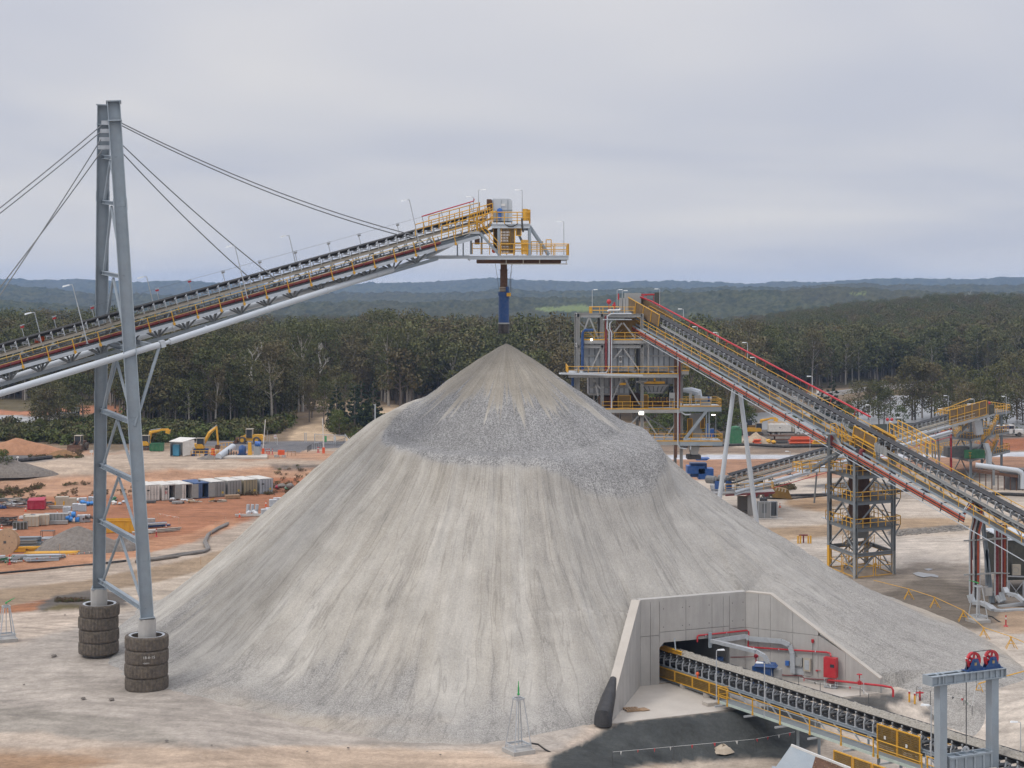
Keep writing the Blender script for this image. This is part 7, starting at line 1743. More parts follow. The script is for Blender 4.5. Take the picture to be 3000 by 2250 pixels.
def bundle(px,py,L,n,r,rz,mat,lb,nm='pipe_stack',cat='pipes',spread=1.4,mess=.06,square=False,part_nm='pipe'):
 """a stack of long pieces, each its own part"""
 q=GT(px,py);t=thing(nm,lb,cat,q,None,rz);row=max(2,int(spread/(2.15*r)));
 for i in range(n):
  k,j=divmod(i,row);y=(j-row/2)*2.15*r+(r if k%2 else 0);a=random.uniform(-mess,mess);l2=L/2*random.uniform(.8,1)
  dx=random.uniform(-.3,.3);z=.1+r+k*1.9*r;mb=MB()
  p0,p1=(-l2*math.cos(a)+dx,y-l2*math.sin(a),z),(l2*math.cos(a)+dx,y+l2*math.sin(a),z+random.uniform(0,.05))
  if square:mb.ibeam(p0,p1,2*r,2*r*random.uniform(.7,1),.04)
  else:mb.tube(p0,p1,r,6)
  part(t,part_nm,mb,mat if not isinstance(mat,list)else random.choice(mat),local=True)
 for x in(-L*.3,L*.3):
  mb=MB();mb.box(x,0,0,.12,spread+.3,.1);part(t,'bearer',mb,m_wood,local=True)
 return t
def heap(px,py,rx,ry,h,lb,mat=None,nm='gravel_heap',cat='gravel heap'):
 q=GT(px,py);nr,na=14,40;vs=[];mb=MB()
 R_,T_=np.meshgrid(np.linspace(0.02,1,nr),np.linspace(0,2*np.pi,na,endpoint=False),indexing='ij')
 x=R_*np.cos(T_)*rx*(1+.3*fbm(np.cos(T_)*2+px,np.sin(T_)*2,2,81));y=R_*np.sin(T_)*ry
 z=h*(1-R_)**.85+.22*h*fbm(x/(rx*.3)+px,y/(ry*.3),3,82)*(1-R_)-.25*sst(.85,1,R_)
 mb.v=[tuple(map(float,p))for p in np.stack([x,y,z],-1).reshape(-1,3)]
 mb.f=[(i*na+j,i*na+(j+1)%na,(i+1)*na+(j+1)%na,(i+1)*na+j)for i in range(nr-1)for j in range(na)]
 mb.v=[(a+q.x,b+q.y,c+q.z)for a,b,c in mb.v]
 return single(nm,lb,cat,mb,mat or m_heap,q,smooth=True)
def cone(px,py,lb,grp='orange traffic cones and posts',h=.75):
 q=GT(px,py);t=thing('traffic_cone',lb,'traffic cone',q,grp)
 mb=MB();mb.box(0,0,0,.4,.4,.05);mb.lathe([(.15,.05),(.035,h)],(0,0,0),10);part(t,'cone_body',mb,m_orange,local=True)
 mb=MB();mb.lathe([(.113,.35*h/.75),(.08,.52*h/.75)],(0,0,0),10);part(t,'white_band',mb,m_white,local=True)
def delineator(px,py,lb,grp='red and white bollard posts'):
 q=GT(px,py);t=thing('delineator_post',lb,'bollard',q,grp)
 mb=MB();mb.tube((0,0,0),(0,0,1.15),.07,8);mb.lathe([(.26,0),(.2,.1),(.07,.12)],(0,0,0),10);part(t,'post',mb,m_red,local=True)
 mb=MB();mb.tube((0,0,.72),(0,0,.92),.075,8);part(t,'white_band',mb,m_white,local=True)
def peg(px,py,h,lb,grp='timber survey pegs',tilt=0.0,mat=None):
 q=GT(px,py);mb=MB();mb.beam(q+V((0,0,-.2)),q+V((tilt*h,0,h)),.07,.05,(1,0,0));return single('survey_peg',lb,'peg',mb,mat or m_ply,q,grp)
skip(108,1492,2.6,1.7,1.35,.12,m_pink,'red skip bin with an open lid in the back row of the yard',True)
mb=MB();q=GT(106,1492);
crate(182,1482,2.0,1.3,1.4,.15,m_beige,'large weathered crate behind the two yellow posts');crate(208,1482,1.7,1.2,1.2,.15,m_beige,'weathered crate with a rust stained front in the back row')
for x,lb in((162,'left yellow bollard in front of the weathered crates'),(187,'right yellow bollard in front of the weathered crates')):
 q=GT(x,1487);mb=MB();mb.tube(q,q+V((0,0,1.0)),.13,8);single('bollard',lb,'bollard',mb,m_yel,q,'yellow bollards in the back row')
bundle(195,1491,6,4,.12,.1,m_conc2,'pale concrete beams lying in front of the weathered crates','beam_stack','beams',.6,.02,True,'beam')
ibc(243,1478,.1,'caged white tank in the back row, beside blue plastic bags');ibc(270,1475,.1,'caged white tank next to the mast in the back row');ibc(281,1476,.2,'caged white tank half behind the far mast leg')
def bags(px,py,n,mat,lb,nm='bag_pile',cat='bags',r=.45,spread=1.2,pn='bag'):
 q=GT(px,py);t=thing(nm,lb,cat,q)
 for i in range(n):
  mb=MB();mb.ball((random.uniform(-spread,spread),random.uniform(-.6,.6),r*.5+random.uniform(0,r)),r*random.uniform(.7,1.1),9,6,.7)
  mb.v=[(x+random.uniform(-.06,.06),y,z+random.uniform(-.05,.05))for x,y,z in mb.v];part(t,pn,mb,mat if not isinstance(mat,list)else random.choice(mat),local=True,smooth=True)
 return t
bags(256,1482,6,m_pb,'heap of bright blue plastic bags in front of a white tank',spread=.9);bags(233,1474,4,m_white,'white wrapped sacks beside the back row tanks',spread=.4)
bags(345,1478,5,[m_beige,m_white,m_galv],'pale hoses and bags on the ground behind the near mast leg',spread=.9,r=.35);bags(340,1468,4,[m_blue,m_green,m_white],'mixed drums and boxes behind the mast legs',spread=.9)
def scrap(px,py,lb,mats,n=22,L=2.4,spread=2.4,h=.9):
 q=GT(px,py);t=thing('scrap_pile',lb,'steel pile',q)
 for i in range(n):
  mb=MB();x,y,z=random.uniform(-spread,spread),random.uniform(-.9,.9),random.uniform(.06,h);a=random.uniform(-.5,.5)+(math.pi/2 if random.random()<.25 else 0);l=L*random.uniform(.3,.7)
  p,q_=(x-l*math.cos(a),y-l*math.sin(a),z),(x+l*math.cos(a),y+l*math.sin(a),z+random.uniform(-.15,.25))
  (mb.tube(p,q_,random.uniform(.04,.14),6)if random.random()<.4 else mb.ibeam(p,q_,.14,.2,.03));part(t,'steel_piece',mb,random.choice(mats),local=True)
 return t
scrap(28,1489,'tangle of steel frames and fittings left of the red skip bin',[m_steel2,m_dark,m_galv,m_beige],34,2.6,2.4,1.5)
mb=MB();q=GT(6,1490);mb.tube(q+V((-.3,0,.3)),q+V((.7,0,.3)),.35,10);single('blue_drum','blue drum under the steel frames at the left edge','drum',mb,m_blue2)
bundle(60,1478,5,6,.15,.0,m_galv,'pale blue grey steel sections stacked left of the red skip','beam_stack','beams',1.2,.02,True,'beam')
scrap(135,1481,'low dark scrap between red skip and crates',[m_dark,m_rust,m_wood],12,2.0,1.2,.5)
crate(94,1542,2.0,1.5,1.45,.18,m_beige,'tan plywood crate with dark stencil, left of its twin',lid=m_ply);crate(124,1538,2.0,1.5,1.45,.18,m_beige,'clean tan plywood crate right of its stencilled twin',lid=m_ply);crate(80,1538,1.0,1.4,1.5,.18,m_beige,'narrow tan crate behind the stencilled one')
mb=MB();q=GT(94,1542);c_o=q;
crate(166,1532,3.6,1.4,1.35,.15,m_steel2,'long grey mesh bin with blue parts in the middle row',lid=m_dark);crate(172,1537,2.6,.5,.5,.15,m_steel2,'low grey box in front of the long mesh bin',lid=m_steel2)
t=thing('valve_set','bright blue pipe valves bundled on a pallet in the middle row','valves',GT(214,1532))
for i in range(7):
 mb=MB();x,z=random.uniform(-1,1),random.uniform(.3,1.3);mb.lathe([(.08,-.3),(.4,-.28),(.42,.0),(.4,.28),(.08,.3)],(x,random.uniform(-.4,.2),z),12,random.choice('xy'));part(t,'valve',mb,m_pb,local=True,smooth=True)
mb=MB();mb.box(0,0,0,2.2,1.1,.14);part(t,'pallet',mb,m_wood,local=True);mb=MB();mb.box(.2,-.66,.35,.5,.02,.45);part(t,'paper_label',mb,m_white,local=True)
for i,(x,y,z,lb)in enumerate(((238,1530,0,'caged white tank, right front one of the stacked middle row'),(252,1529,0,'caged white tank beside the far mast leg in the middle row'),(241,1521,1.2,'upper caged white tank stacked behind the front one'),(224,1519,1.2,'upper caged white tank above the blue valves'),(196,1517,.6,'caged white tank behind the blue valves'),(210,1520,.0,'caged white tank hidden behind the blue valves'))):ibc(x,y,.15,lb,z=z)
scrap(18,1540,'dark heap of cable drums and fittings at the left edge, middle row',[m_dark,m_rust,m_steel2,m_black],30,2.0,1.6,1.2)
crate(60,1551,2.0,1.3,1.0,.2,m_olive,'dark green strapped crate in front of the tan crates',lid=m_galv)
bundle(8,1556,4,4,.07,.1,m_white,'white planks on the red dirt at the left edge','plank_stack','planks',.7,.03,True,'plank')
bundle(92,1521,3.8,5,.12,.08,[m_white,m_galv],'pale pipes lying across the tops behind the tan crates','pipe_stack','pipes',.9,.05)
bundle(122,1517,4.2,6,.13,.05,[m_galv,m_steel2],'grey steel sections stacked behind the tan crates','beam_stack','beams',1.0,.03,True,'beam')
scrap(264,1529,'rusty steel baskets beside the middle row tanks',[m_rust,m_dark],14,1.2,1.0,1.0)
skip(352,1559,6.0,2.4,1.7,.05,m_yel,'long yellow skip bin behind the mast legs')
crate(357,1560,1.6,.1,.9,.05,m_yel,'yellow end gate leaning at the long yellow skip','gate','bin_gate')
heap(232,1612,6.8,4.6,3.3,'dark grey gravel heap between the mast and the yellow pipe rack')
heap(360,1608,2.6,2.6,2.0,'smaller dark gravel heap right behind the mast legs')
t=bundle(74,1607,4.2,18,.2,.08,[m_steel2,m_galv,m_steel],'tall stack of grey galvanised steel beams beside the cable reel','beam_stack','beams',2.2,.05,True,'beam')
t=thing('work_bench','rusty steel bench with grey sheets on top, left of the gravel heap','bench',GT(130,1598),None,.1)
mb=MB();mb.box(0,0,.95,3.6,1.4,.1);part(t,'top',mb,m_galv,local=True)
for x in(-1.7,-.3,1.6):mb=MB();mb.box(x,-.6,0,.1,.1,.95);mb.box(x,.6,0,.1,.1,.95);part(t,'leg',mb,m_rust,local=True)
t=thing('steel_table_frame','small steel table frame standing on the bench','frame',GT(134,1598)+V((.2,.3,1.05)))
mb=MB();mb.box(0,0,.9,1.8,.9,.06);part(t,'top',mb,m_dark,local=True);mb=MB()
for x in(-.85,.85):
 for y in(-.4,.4):mb.box(x,y,0,.06,.06,.9)
part(t,'leg',mb,m_rust,local=True)
bundle(168,1586,3.6,7,.12,.22,[m_galv,m_white],'pale steel sections lying on the left shoulder of the gravel heap','beam_stack','beams',1.0,.05,True,'beam')
t=thing('cable_reel','big round wooden cable reel standing on edge at the left edge','cable reel',GT(14,1630))
for y in(0,1.1):
 mb=MB();mb.lathe([(.1,0),(1.65,0),(1.65,.1),(.1,.1)],(0,y,1.65),28,'y');f=part(t,'flange',mb,m_ply,local=True)
 if y==0:
  mb=MB()
  for k in range(7):a=k*2*math.pi/7;mb.tube((math.cos(a)*.95,-.01,1.65+math.sin(a)*.95),(math.cos(a)*.95,-.03,1.65+math.sin(a)*.95),.06,6)
  part(f,'bolt',mb,m_dark,local=True);mb=MB();mb.box(0,-.01,1.48,.34,.04,.34);part(f,'hub_hole',mb,m_dark,local=True)
mb=MB();mb.tube((0,.1,1.65),(0,1.1,1.65),.8,16);part(t,'drum',mb,m_wood,local=True)
bundle(132,1614,5.6,26,.085,.1,m_yel,'heap of yellow scaffold tubes in front of the gravel heap','tube_stack','tubes',1.6,.12,False,'tube')
bundle(150,1627,7.0,18,.08,.06,m_yel,'long low spread of yellow scaffold tubes beside the track','tube_stack','tubes',1.6,.1,False,'tube')
skip(58,1617,1.6,1.0,.5,.05,m_yel,'low yellow tray beside the cable reel')
bundle(110,1636,7.0,9,.12,.12,[m_steel,m_galv,m_steel2],'grey steel beams laid out along the track edge','beam_stack','beams',1.8,.04,True,'beam')
bundle(125,1644,4.6,3,.2,.1,m_pale,'broad pale steel channels nearest the track','channel_stack','beams',.9,.02,True,'channel')
scrap(18,1645,'pale fittings and frames at the left edge by the red marker',[m_galv,m_steel2,m_white,m_green],22,1.6,1.6,.7)
for x,y,lb in((28,1653,'red marker post in front of the pale fittings at the left edge'),(458,1572,'left red and white marker at the end of the white beams'),(487,1558,'right red and white marker at the end of the white beams')):delineator(x,y,lb)
bundle(452,1545,4.2,5,.16,.45,[m_blue,m_white],'blue and white steel sections right of the near mast leg','beam_stack','beams',1.2,.03,True,'beam')
bundle(470,1560,6.0,4,.12,.5,m_conc2,'pale beams beside the red and white markers','beam_stack','beams',.7,.02,True,'beam')
crate(436,1535,1.8,1.0,.7,.1,m_steel2,'grey strapped pallet of parts right of the near mast leg')
bundle(424,1563,3.4,3,.12,.1,m_white,'white beams at the foot of the near mast leg','beam_stack','beams',.6,.02,True,'beam')
for x,y,lb in((5,1551,'orange cone at the left edge in front of the dark heap'),(75,1498,'orange cone left of the red skip bin'),(168,1508,'orange cone in front of the pale beams')):cone(x,y,lb)
for x,y,h,tl,lb in((175,1638,1.9,0,'orange topped peg beside the yellow tubes'),(457,1521,1.0,0,'left of the two pegs behind the blue sections'),(464,1521,1.0,0,'right of the two pegs behind the blue sections'),(526,1534,1.1,-.25,'leaning orange peg at the end of the bunting'),(661,1540,1.3,0,'timber peg where the hoses bend, farthest from the camera'),(630,1556,1.3,0,'timber peg above the middle of the hoses'),(619,1576,1.2,0,'timber peg close to the hoses'),(588,1655,1.1,0,'timber peg at the edge of the haul road'),(628,1354,1.1,0,'pale peg on the shelf left of the concrete slab'),(692,1350,.9,0,'pale peg beside the fallen grey pipe'),(815,1353,1.2,-.1,'leaning pale peg in front of the concrete slab'),(956,1352,1.2,0,'pale peg at the long timber on the shelf'),(885,1336,1.2,0,'white peg on the shelf right of the red barrier')):peg(x,y,h,lb,tilt=tl)
bags(540,1471,4,m_wmesh,'white jerry cans in front of the blue container','can_group','cans',.3,.5,'can')
for x,y,lb in((522,1475,'rusty steel angle pile in front of the open white containers'),(573,1473,'yellow lifting frame pieces left of the white cans'),(634,1471,'yellow and pale tools in front of the grey container')):scrap(x,y,lb,[m_yel,m_beige,m_rust]if x>560 else[m_rust,m_dark],9,1.3,1.0,.4)
crate(519,1476,1.6,.9,.35,.3,m_steel2,'grey pallet in front of the second open container');crate(681,1461,2.4,1.2,.55,.3,m_wood,'low timber crate in front of the grey containers');crate(441,1474,1.6,1.0,.3,.3,m_dark,'low dark pallet in front of the leftmost container')
bags(506,1466,2,m_wmesh,'white drum inside the doorway of the open white container','drum_group','drums',.35,.3,'drum')
bags(840,1440,5,[m_hose,m_steel2],'grey tarpaulin bundle right of the container row','tarp_bundle','tarpaulin',.7,1.1,'fold');bags(828,1434,6,[m_green,m_dark,m_white,m_pink],'heap of green netting and drums right of the last container','netting_heap','netting',.5,1.0,'bundle')
t=bags(738,1508,5,m_wmesh,'tall white wrapped fittings standing by the left pile edge','wrapped_fittings','fittings',.42,.8,'fitting')
for i in range(3):
 mb=MB();mb.tube((-.7+i*.65,.2,.3),(-.6+i*.7,.2,1.6),.3,8,.26);part(t,'fitting',mb,m_galv,local=True)
bundle(728,1514,4.2,4,.1,.12,m_white,'white planks in front of the wrapped fittings','plank_stack','planks',.7,.05,True,'plank')
for i,(x,y,z)in enumerate(((776,1512,0),(790,1508,0),(803,1504,0),(812,1478,0),(800,1505,1.15))):ibc(x,y,.25,['caged white tank beside the wrapped fittings','second caged white tank from the wrapped fittings','caged white tank next to the pile edge','caged white tank farther back by the pile edge','upper caged tank at the pile edge'][i],z=z)
for x,y,lb in((702,1516,'orange cone left of the wrapped white fittings'),(779,1484,'orange cone behind the white tanks'),(805,1472,'orange cone farthest back by the pile edge')):cone(x,y,lb,h=1.0)
for k,off in enumerate((0,9)):
 pts=[(668,1537),(640,1550),(612,1568),(602,1590),(608,1602),(612,1612),(600,1618),(575,1622),(520,1632),(460,1640),(400,1646)]
 mb=MB();mb.pipe([GT(x-off*.5*(1 if y>1560 else.3),y+off*.35)+V((0,0,.22))for x,y in pts],.2,7);single('slurry_hose','pair of grey hoses snaking past the timber pegs' if k==0 else 'second grey hose lying beside the first','hose',mb,m_hose,smooth=True)
mb=MB();mb.pipe([GT(x,y)+V((0,0,.12))for x,y in((-30,1684),(60,1676),(150,1667),(280,1655),(370,1645))],.13,6);single('black_pipe','black pipe lying along the bund at the left','pipe',mb,m_black)
def bunting(lb,pts,n,cols,h=.9,sz=.2,posts=True,pm=None,rope=m_white):
 t=thing('bunting_line',lb,'bunting',pts[0])
 P_=[p+V((0,0,h))for p in pts]
 mb=MB()
 for a,b in zip(P_,P_[1:]):mb.tube(a,b,.012,3)
 part(t,'rope',mb,rope)
 if posts:
  for p in pts:mb=MB();mb.tube(p+V((0,0,-.2)),p+V((0,0,h+.1)),.03,5);part(t,'picket',mb,pm or m_dark)
 for i in range(n):
  f=(i+.5)/n*(len(P_)-1);k=int(f);q=P_[k].lerp(P_[k+1],f-k);d=(P_[k+1]-P_[k]).normalized()*sz*.5
  mb=MB();mb.add([q-d,q+d,q+V((random.uniform(-.05,.05),random.uniform(-.1,.1),-sz*1.25))],[(0,1,2)]);part(t,'flag',mb,cols[i%len(cols)])
 return t
bunting('red and white bunting in front of the dark sprayed slope',[GT(1794,2242),GT(1972,2225,-1),GT(2212,2202,-1.5),GT(2330,2180,-2)],11,[m_white,m_red,m_red],1.0,.24)
bunting('red, black and white bunting across the slab behind the belt',[GT(2340,2010),GT(2403,2028),GT(2520,2040),GT(2545,2062)],6,[m_red,m_black,m_white],.75,.2)
bunting('green bunting on steel pickets behind the gantry',[GT(2726,2068),GT(2824,2088),GT(2848,2112),GT(2860,2040)],11,[m_green,m_green,m_dark,m_red],1.2,.22)
bunting('tiny orange and white bunting round the yellow tubes',[GT(20,1660),GT(176,1640),GT(300,1625)],16,[m_orange,m_white],.6,.2,True,m_ply)
bunting('tiny white bunting between two pegs right of the mast',[GT(464,1521),GT(526,1534)],6,[m_white,m_orange],.9,.2,False)
tb_pts=[(2560,1715),(2662,1755),(2738,1780),(2822,1820),(2882,1872),(2962,1900),(3040,1935)]
bt=[GT(x,y)for x,y in tb_pts]
for i,p in enumerate(bt[1:6]):
 t=thing('barrier_trestle',['yellow barrier trestle nearest the transfer tower','second yellow barrier trestle from the tower','yellow barrier trestle behind the right sprinkler tower','yellow barrier trestle in front of the right sprinkler tower','yellow barrier trestle nearest the gantry'][i],'barrier',p,'yellow trestle barriers')
 mb=MB()
 for s in(-1,1):mb.beam(p+V((s*.55,-.3,0)),p+V((-s*.1,0,1.15)),.06,.05);mb.beam(p+V((s*.45,.4,0)),p+V((-s*.1,.05,1.15)),.06,.05)
 mb.beam(p+V((-.35,-.1,.5)),p+V((.35,-.1,.5)),.05,.05);part(t,'trestle_frame',mb,m_yel)
mb=MB()
for a,b in zip(bt,bt[1:]):mb.tube(a+V((0,0,1.15 if a!=bt[0]else.6)),b+V((0,0,1.15)),.035,6)
single('barrier_rail','long yellow barrier pole resting on the trestles at the right','barrier',mb,m_yel)
q=GT(2868,2040);t=thing('barrier_trestle','yellow trestle seen between the gantry columns','barrier',q,'yellow trestle barriers');mb=MB()
for s in(-1,1):mb.beam(q+V((s*.5,0,0)),q+V((s*.04,0,1.1)),.06,.05)
mb.beam(q+V((-.3,0,.55)),q+V((.3,0,.55)),.05,.05);part(t,'trestle_frame',mb,m_yel)
mb=MB();mb.tube(q+V((0,0,1.1)),GT(3010,2000)+V((0,0,1.1)),.05,6);single('barrier_rail','yellow barrier pole running right from behind the gantry','barrier',mb,m_yel)
delineator(2947,1835,'red and white bollard post beside the right sprinkler hose')
for x,lb in((2338,'leftmost yellow post of the pipe stand on the pale ground'),(2345,'second yellow post of the pipe stand'),(2368,'third yellow post of the pipe stand'),(2375,'rightmost yellow post of the pipe stand')):
 q=GT(x,1592);mb=MB();mb.tube(q,q+V((0,0,1.05)),.12,8);single('bollard',lb,'bollard',mb,m_yel,q,'yellow posts of the pipe stand')
q=GT(2354,1590);mb=MB();mb.tube(q,q+V((0,0,1.0)),.1,8);mb.tube(q+V((-.6,0,1.05)),q+V((.6,0,1.05)),.1,8);single('red_pipe_stand','red T shaped fire pipe between the yellow posts','hydrant',mb,m_dred)
for x,y,lb in((2285,1487,'orange cone on the pale ground right of the transformer'),):cone(x,y,lb)
for pts,r_,lb in(([(2310,1455),(2430,1452),(2600,1444),(2660,1440),(2760,1446)],.25,'thick black pipe across the pale ground behind the tower'),([(2600,1442),(2700,1436),(2740,1430)],.14,'thin black pipe beside the thick one'),([(2880,1450),(2960,1452),(3080,1458)],.3,'black pipe at the right edge behind the inclined belt'),([(2240,1462),(2330,1461),(2440,1452)],.14,'thin black pipe left of the tower'),([(2000,1312),(2200,1306),(2300,1312),(2460,1308)],.35,'black pipe along the drain below the orange pipes'),([(-40,1362),(60,1354),(110,1350),(150,1345)],.4,'black pipe at the left below the grey gravel bank')):
 mb=MB();mb.pipe([GT(x,y)+V((0,0,r_*.8))for x,y in pts],r_,7);single('black_pipe',lb,'pipe',mb,m_black,smooth=True)
def puddle(pts,lb):
 P_=[GT(x,y)+V((0,0,.05))for x,y in pts];z=max(p.z for p in P_);mb=MB();mb.add([(p.x,p.y,z)for p in P_],[tuple(range(len(P_)))]);o=single('puddle',None,None,mb,m_water,kind='structure')
puddle([(2674,1681),(2690,1677),(2715,1681),(2735,1683),(2750,1688),(2748,1693),(2728,1690),(2705,1693),(2685,1688)],'');puddle([(2706,1668),(2722,1666),(2734,1669),(2720,1673)],'')
rk=MB()
for k in range(260):
 x,y=random.uniform(2610,2840),random.uniform(1540,1566);y=1566-(x-2610)*.09+random.uniform(-9,7);q=GT(x,y);s=random.uniform(.12,.32)
 b_=MB();b_.lathe([(.01,-s*.4),(s,-s*.1),(s*.8,s*.4),(.01,s*.6)],q,6);b_.v=[(a+random.uniform(-s,s)*.25,b+random.uniform(-s,s)*.25,c)for a,b,c in b_.v];rk+=b_
single('loose_rocks',None,None,rk,m_rock,kind='stuff')
rk=MB()
for(x,y,s)in[(158,1925,.28),(244,2050,.22),(327,2053,.25),(488,2175,.16),(1020,2195,.12),(620,2188,.1),(900,2206,.1),(1290,2215,.1),(190,1805,.12),(70,2010,.12)]:
 q=GT(x,y,1);b_=MB();b_.lathe([(.01,-s*.4),(s,-s*.1),(s*.7,s*.4),(.01,s*.5)],q+V((0,0,.12)),7);rk+=b_
single('clods',None,None,rk,m_heap,kind='stuff')
def wheel(t,x,y,r,w,mat=m_rubber,hub=m_yel):
 mb=MB();mb.lathe([(r*.55,-w/2),(r*.92,-w/2),(r,-w*.35),(r,w*.35),(r*.92,w/2),(r*.55,w/2)],(x,y,r),20,'y');o=part(t,'wheel',mb,mat,local=True)
 mb=MB();mb.lathe([(.02,-w*.42),(r*.55,-w*.38),(r*.55,w*.38),(.02,w*.42)],(x,y,r),14,'y');part(o,'rim',mb,hub,local=True)
def loader(loc,rz,lb,dirty=False):
 mat=m_rust if dirty else m_yel;t=thing('wheel_loader',lb,'wheel loader',loc,None,rz)
 for x in(-1.55,1.55):
  for y in(-1.05,1.05):wheel(t,x,y,.78,.58,hub=mat)
 mb=MB();bevbox(mb,.6,2.9,-.75,.75,.75,1.95,.35);part(t,'engine_cover',mb,mat,local=True)
 mb=MB();mb.box(0,0,.6,2.6,.9,.6);mb.box(2.85,0,.7,.5,2.2,.7);part(t,'chassis',mb,mat,local=True)
 mb=MB();mb.box(-.1,0,1.3,1.35,1.3,1.75);cb=part(t,'cab',mb,m_glass,local=True)
 mb=MB();mb.box(-.1,0,3.04,1.6,1.5,.12)
 for x in(-.78,.58):
  for y in(-.66,.66):mb.box(x,y,1.3,.1,.1,1.75)
 part(cb,'roof',mb,m_beige,local=True)
 mb=MB()
 for y in(-.55,.55):mb.beam((-.7,y,1.9),(-2.6,y,.75),.2,.4);mb.beam((-.9,y,1.2),(-2.0,y,1.5),.15,.2)
 part(t,'lift_arm',mb,mat,local=True)
 mb=MB();mb.prism([(-2.6,-1.45,.15),(-3.6,-1.45,.1),(-3.0,-1.45,.75),(-2.9,-1.45,1.35),(-2.55,-1.45,1.0)],(0,2.9,0));part(t,'bucket',mb,m_rust if not dirty else m_rust,local=True)
 return t
loader(GT(733,1299,2.5),-.03,'yellow wheel loader parked on the grey pad in front of the forest')
loader(GT(231,1320,2.5),1.5,'dirt brown wheel loader seen end on at the far left below the shrubs',True)
def excavator(loc,rz,lb,up=True):
 t=thing('excavator',lb,'excavator',loc,None,rz)
 for y in(-1.05,1.05):
  mb=MB();bevbox(mb,-1.9,1.9,y-.28,y+.28,0,.8,.3);tk=part(t,'track',mb,m_dark,local=True)
  mb=MB()
  for i in range(5):mb.lathe([(.02,-.3),(.25,-.3),(.25,.3),(.02,.3)],(-1.4+i*.7,y,.36),8,'y')
  part(tk,'roller',mb,m_rust,local=True)
 mb=MB();bevbox(mb,-2.1,1.4,-1.3,1.3,1.0,1.9,.3);mb.tube((0,0,.7),(0,0,1.0),.7,12);part(t,'house',mb,m_yel,local=True)
 mb=MB();mb.box(.8,-.8,1.5,1.5,.95,1.5);c=part(t,'cab',mb,m_glass,local=True);mb=MB();mb.box(.8,-.8,3.0,1.6,1.05,.1)
 for x in(.06,1.54):
  for y in(-1.27,-.33):mb.box(x,y,1.5,.1,.1,1.5)
 part(c,'roof',mb,m_beige,local=True)
 bo=[(1.2,.3,1.7),(2.4,.3,4.0),(3.8,.3,5.2)]if up else[(1.2,.3,1.7),(1.6,.3,3.6),(3.6,.3,4.0)]
 mb=MB();mb.pipe(bo,[.3,.42,.22],6);part(t,'boom',mb,m_yel,local=True)
 ti=V(bo[2]);e=(ti+V((.35,0,-3.6)))if up else ti+V((1.7,0,.2))
 mb=MB();mb.beam(ti+V((0,0,.15)),e,.32,.42);part(t,'stick',mb,m_yel,local=True)
 mb=MB();mb.beam(V(bo[1])+V((0,0,.5)),ti+V((.1,0,.4)),.14,.14);part(t,'cylinder',mb,m_galv,local=True)
 mb=MB();mb.prism([e+V((-.5,-.5,0)),e+V((.4,-.5,-.1)),e+V((.2,-.5,-.9)),e+V((-.6,-.5,-.7))],(0,1.0,0));part(t,'bucket',mb,m_rust if up else m_yel,local=True)
 return t
excavator(GT(578,1327,2.5),.05,'yellow excavator with raised boom behind the small shed')
excavator(GT(418,1318,2.5),.0,'yellow excavator half hidden behind the near mast leg',False)
excavator(GT(2212,1275),.0,'yellow excavator standing behind the water tanker',False)
t=thing('dump_truck','dusty articulated dump truck behind the trestle, tray to the left','dump truck',GT(2166,1274))
for x in(-2.2,-.2,3.2):
 for y in(-1.2,1.2):wheel(t,x,y,.95,.6,hub=m_beige)
mb=MB();mb.prism([(-4.4,-1.5,2.9),(-3.6,-1.5,1.6),(1.4,-1.5,1.4),(1.8,-1.5,3.0)],(0,3.0,0));part(t,'tray',mb,m_steel2,local=True)
mb=MB();mb.box(2.9,0,1.3,2.2,2.4,1.1);mb.box(0,0,1.0,7,.9,.4);part(t,'chassis',mb,m_yeld,local=True);mb=MB();mb.box(2.4,0,2.4,1.3,1.6,1.2);part(t,'cab',mb,m_glass,local=True)
t=thing('water_tanker','white cab water tanker truck with a long cream tank beside the orange pipes','tanker truck',GT(2297,1276))
for x in(-2.8,-1.4,3.3):
 for y in(-1.0,1.0):wheel(t,x,y,.52,.4,hub=m_steel2)
mb=MB();mb.box(0,0,.7,8.4,1.0,.35);part(t,'chassis',mb,m_dark,local=True)
mb=MB();bevbox(mb,-3.9,1.6,-1.2,1.2,1.05,2.85,.3);tk=part(t,'tank',mb,m_cw,local=True);mb=MB();mb.box(-1.2,-1.22,1.9,.5,.03,.3);part(tk,'tank_marking',mb,m_steel2,local=True)
mb=MB();rail(mb,[(-3.8,-1.1,2.85),(1.5,-1.1,2.85),(1.5,1.1,2.85),(-3.8,1.1,2.85),(-3.8,-1.1,2.85)],.6,1.2,.03,n=4);part(t,'top_rail',mb,m_yel,local=True)
mb=MB();bevbox(mb,2.5,4.5,-1.2,1.2,.6,3.4,.4);cb=part(t,'cab',mb,m_white,local=True);mb=MB();mb.box(3.5,-1.21,2.0,1.2,.03,.9);mb.box(4.51,0,2.0,.03,2.0,.9);part(cb,'window',mb,m_glass,local=True);mb=MB();mb.box(3.7,-1.22,1.3,.7,.03,.2);part(cb,'door_marking',mb,m_blk,local=True);mb=MB();mb.box(4.5,0,.45,.3,2.4,.4);part(cb,'bumper',mb,m_dred,local=True)
mb=MB();mb.prism([(1.7,-1.0,3.3),(2.0,-1.0,3.3),(3.6,-1.0,4.1),(3.4,-1.0,4.2)],(0,2.0,0));mb.box(2.1,0,1.0,.5,2.2,2.5);part(t,'tail_board',mb,m_beige,local=True)
t=thing('flat_trailer','long rusty flat trailer in front of the water tanker','trailer',GT(2312,1287))
mb=MB();mb.box(0,0,.8,9.5,2.4,.25);part(t,'bed',mb,m_rust,local=True)
for x in(2.6,3.9):
 for y in(-1,1):wheel(t,x,y,.45,.35,hub=m_rust)
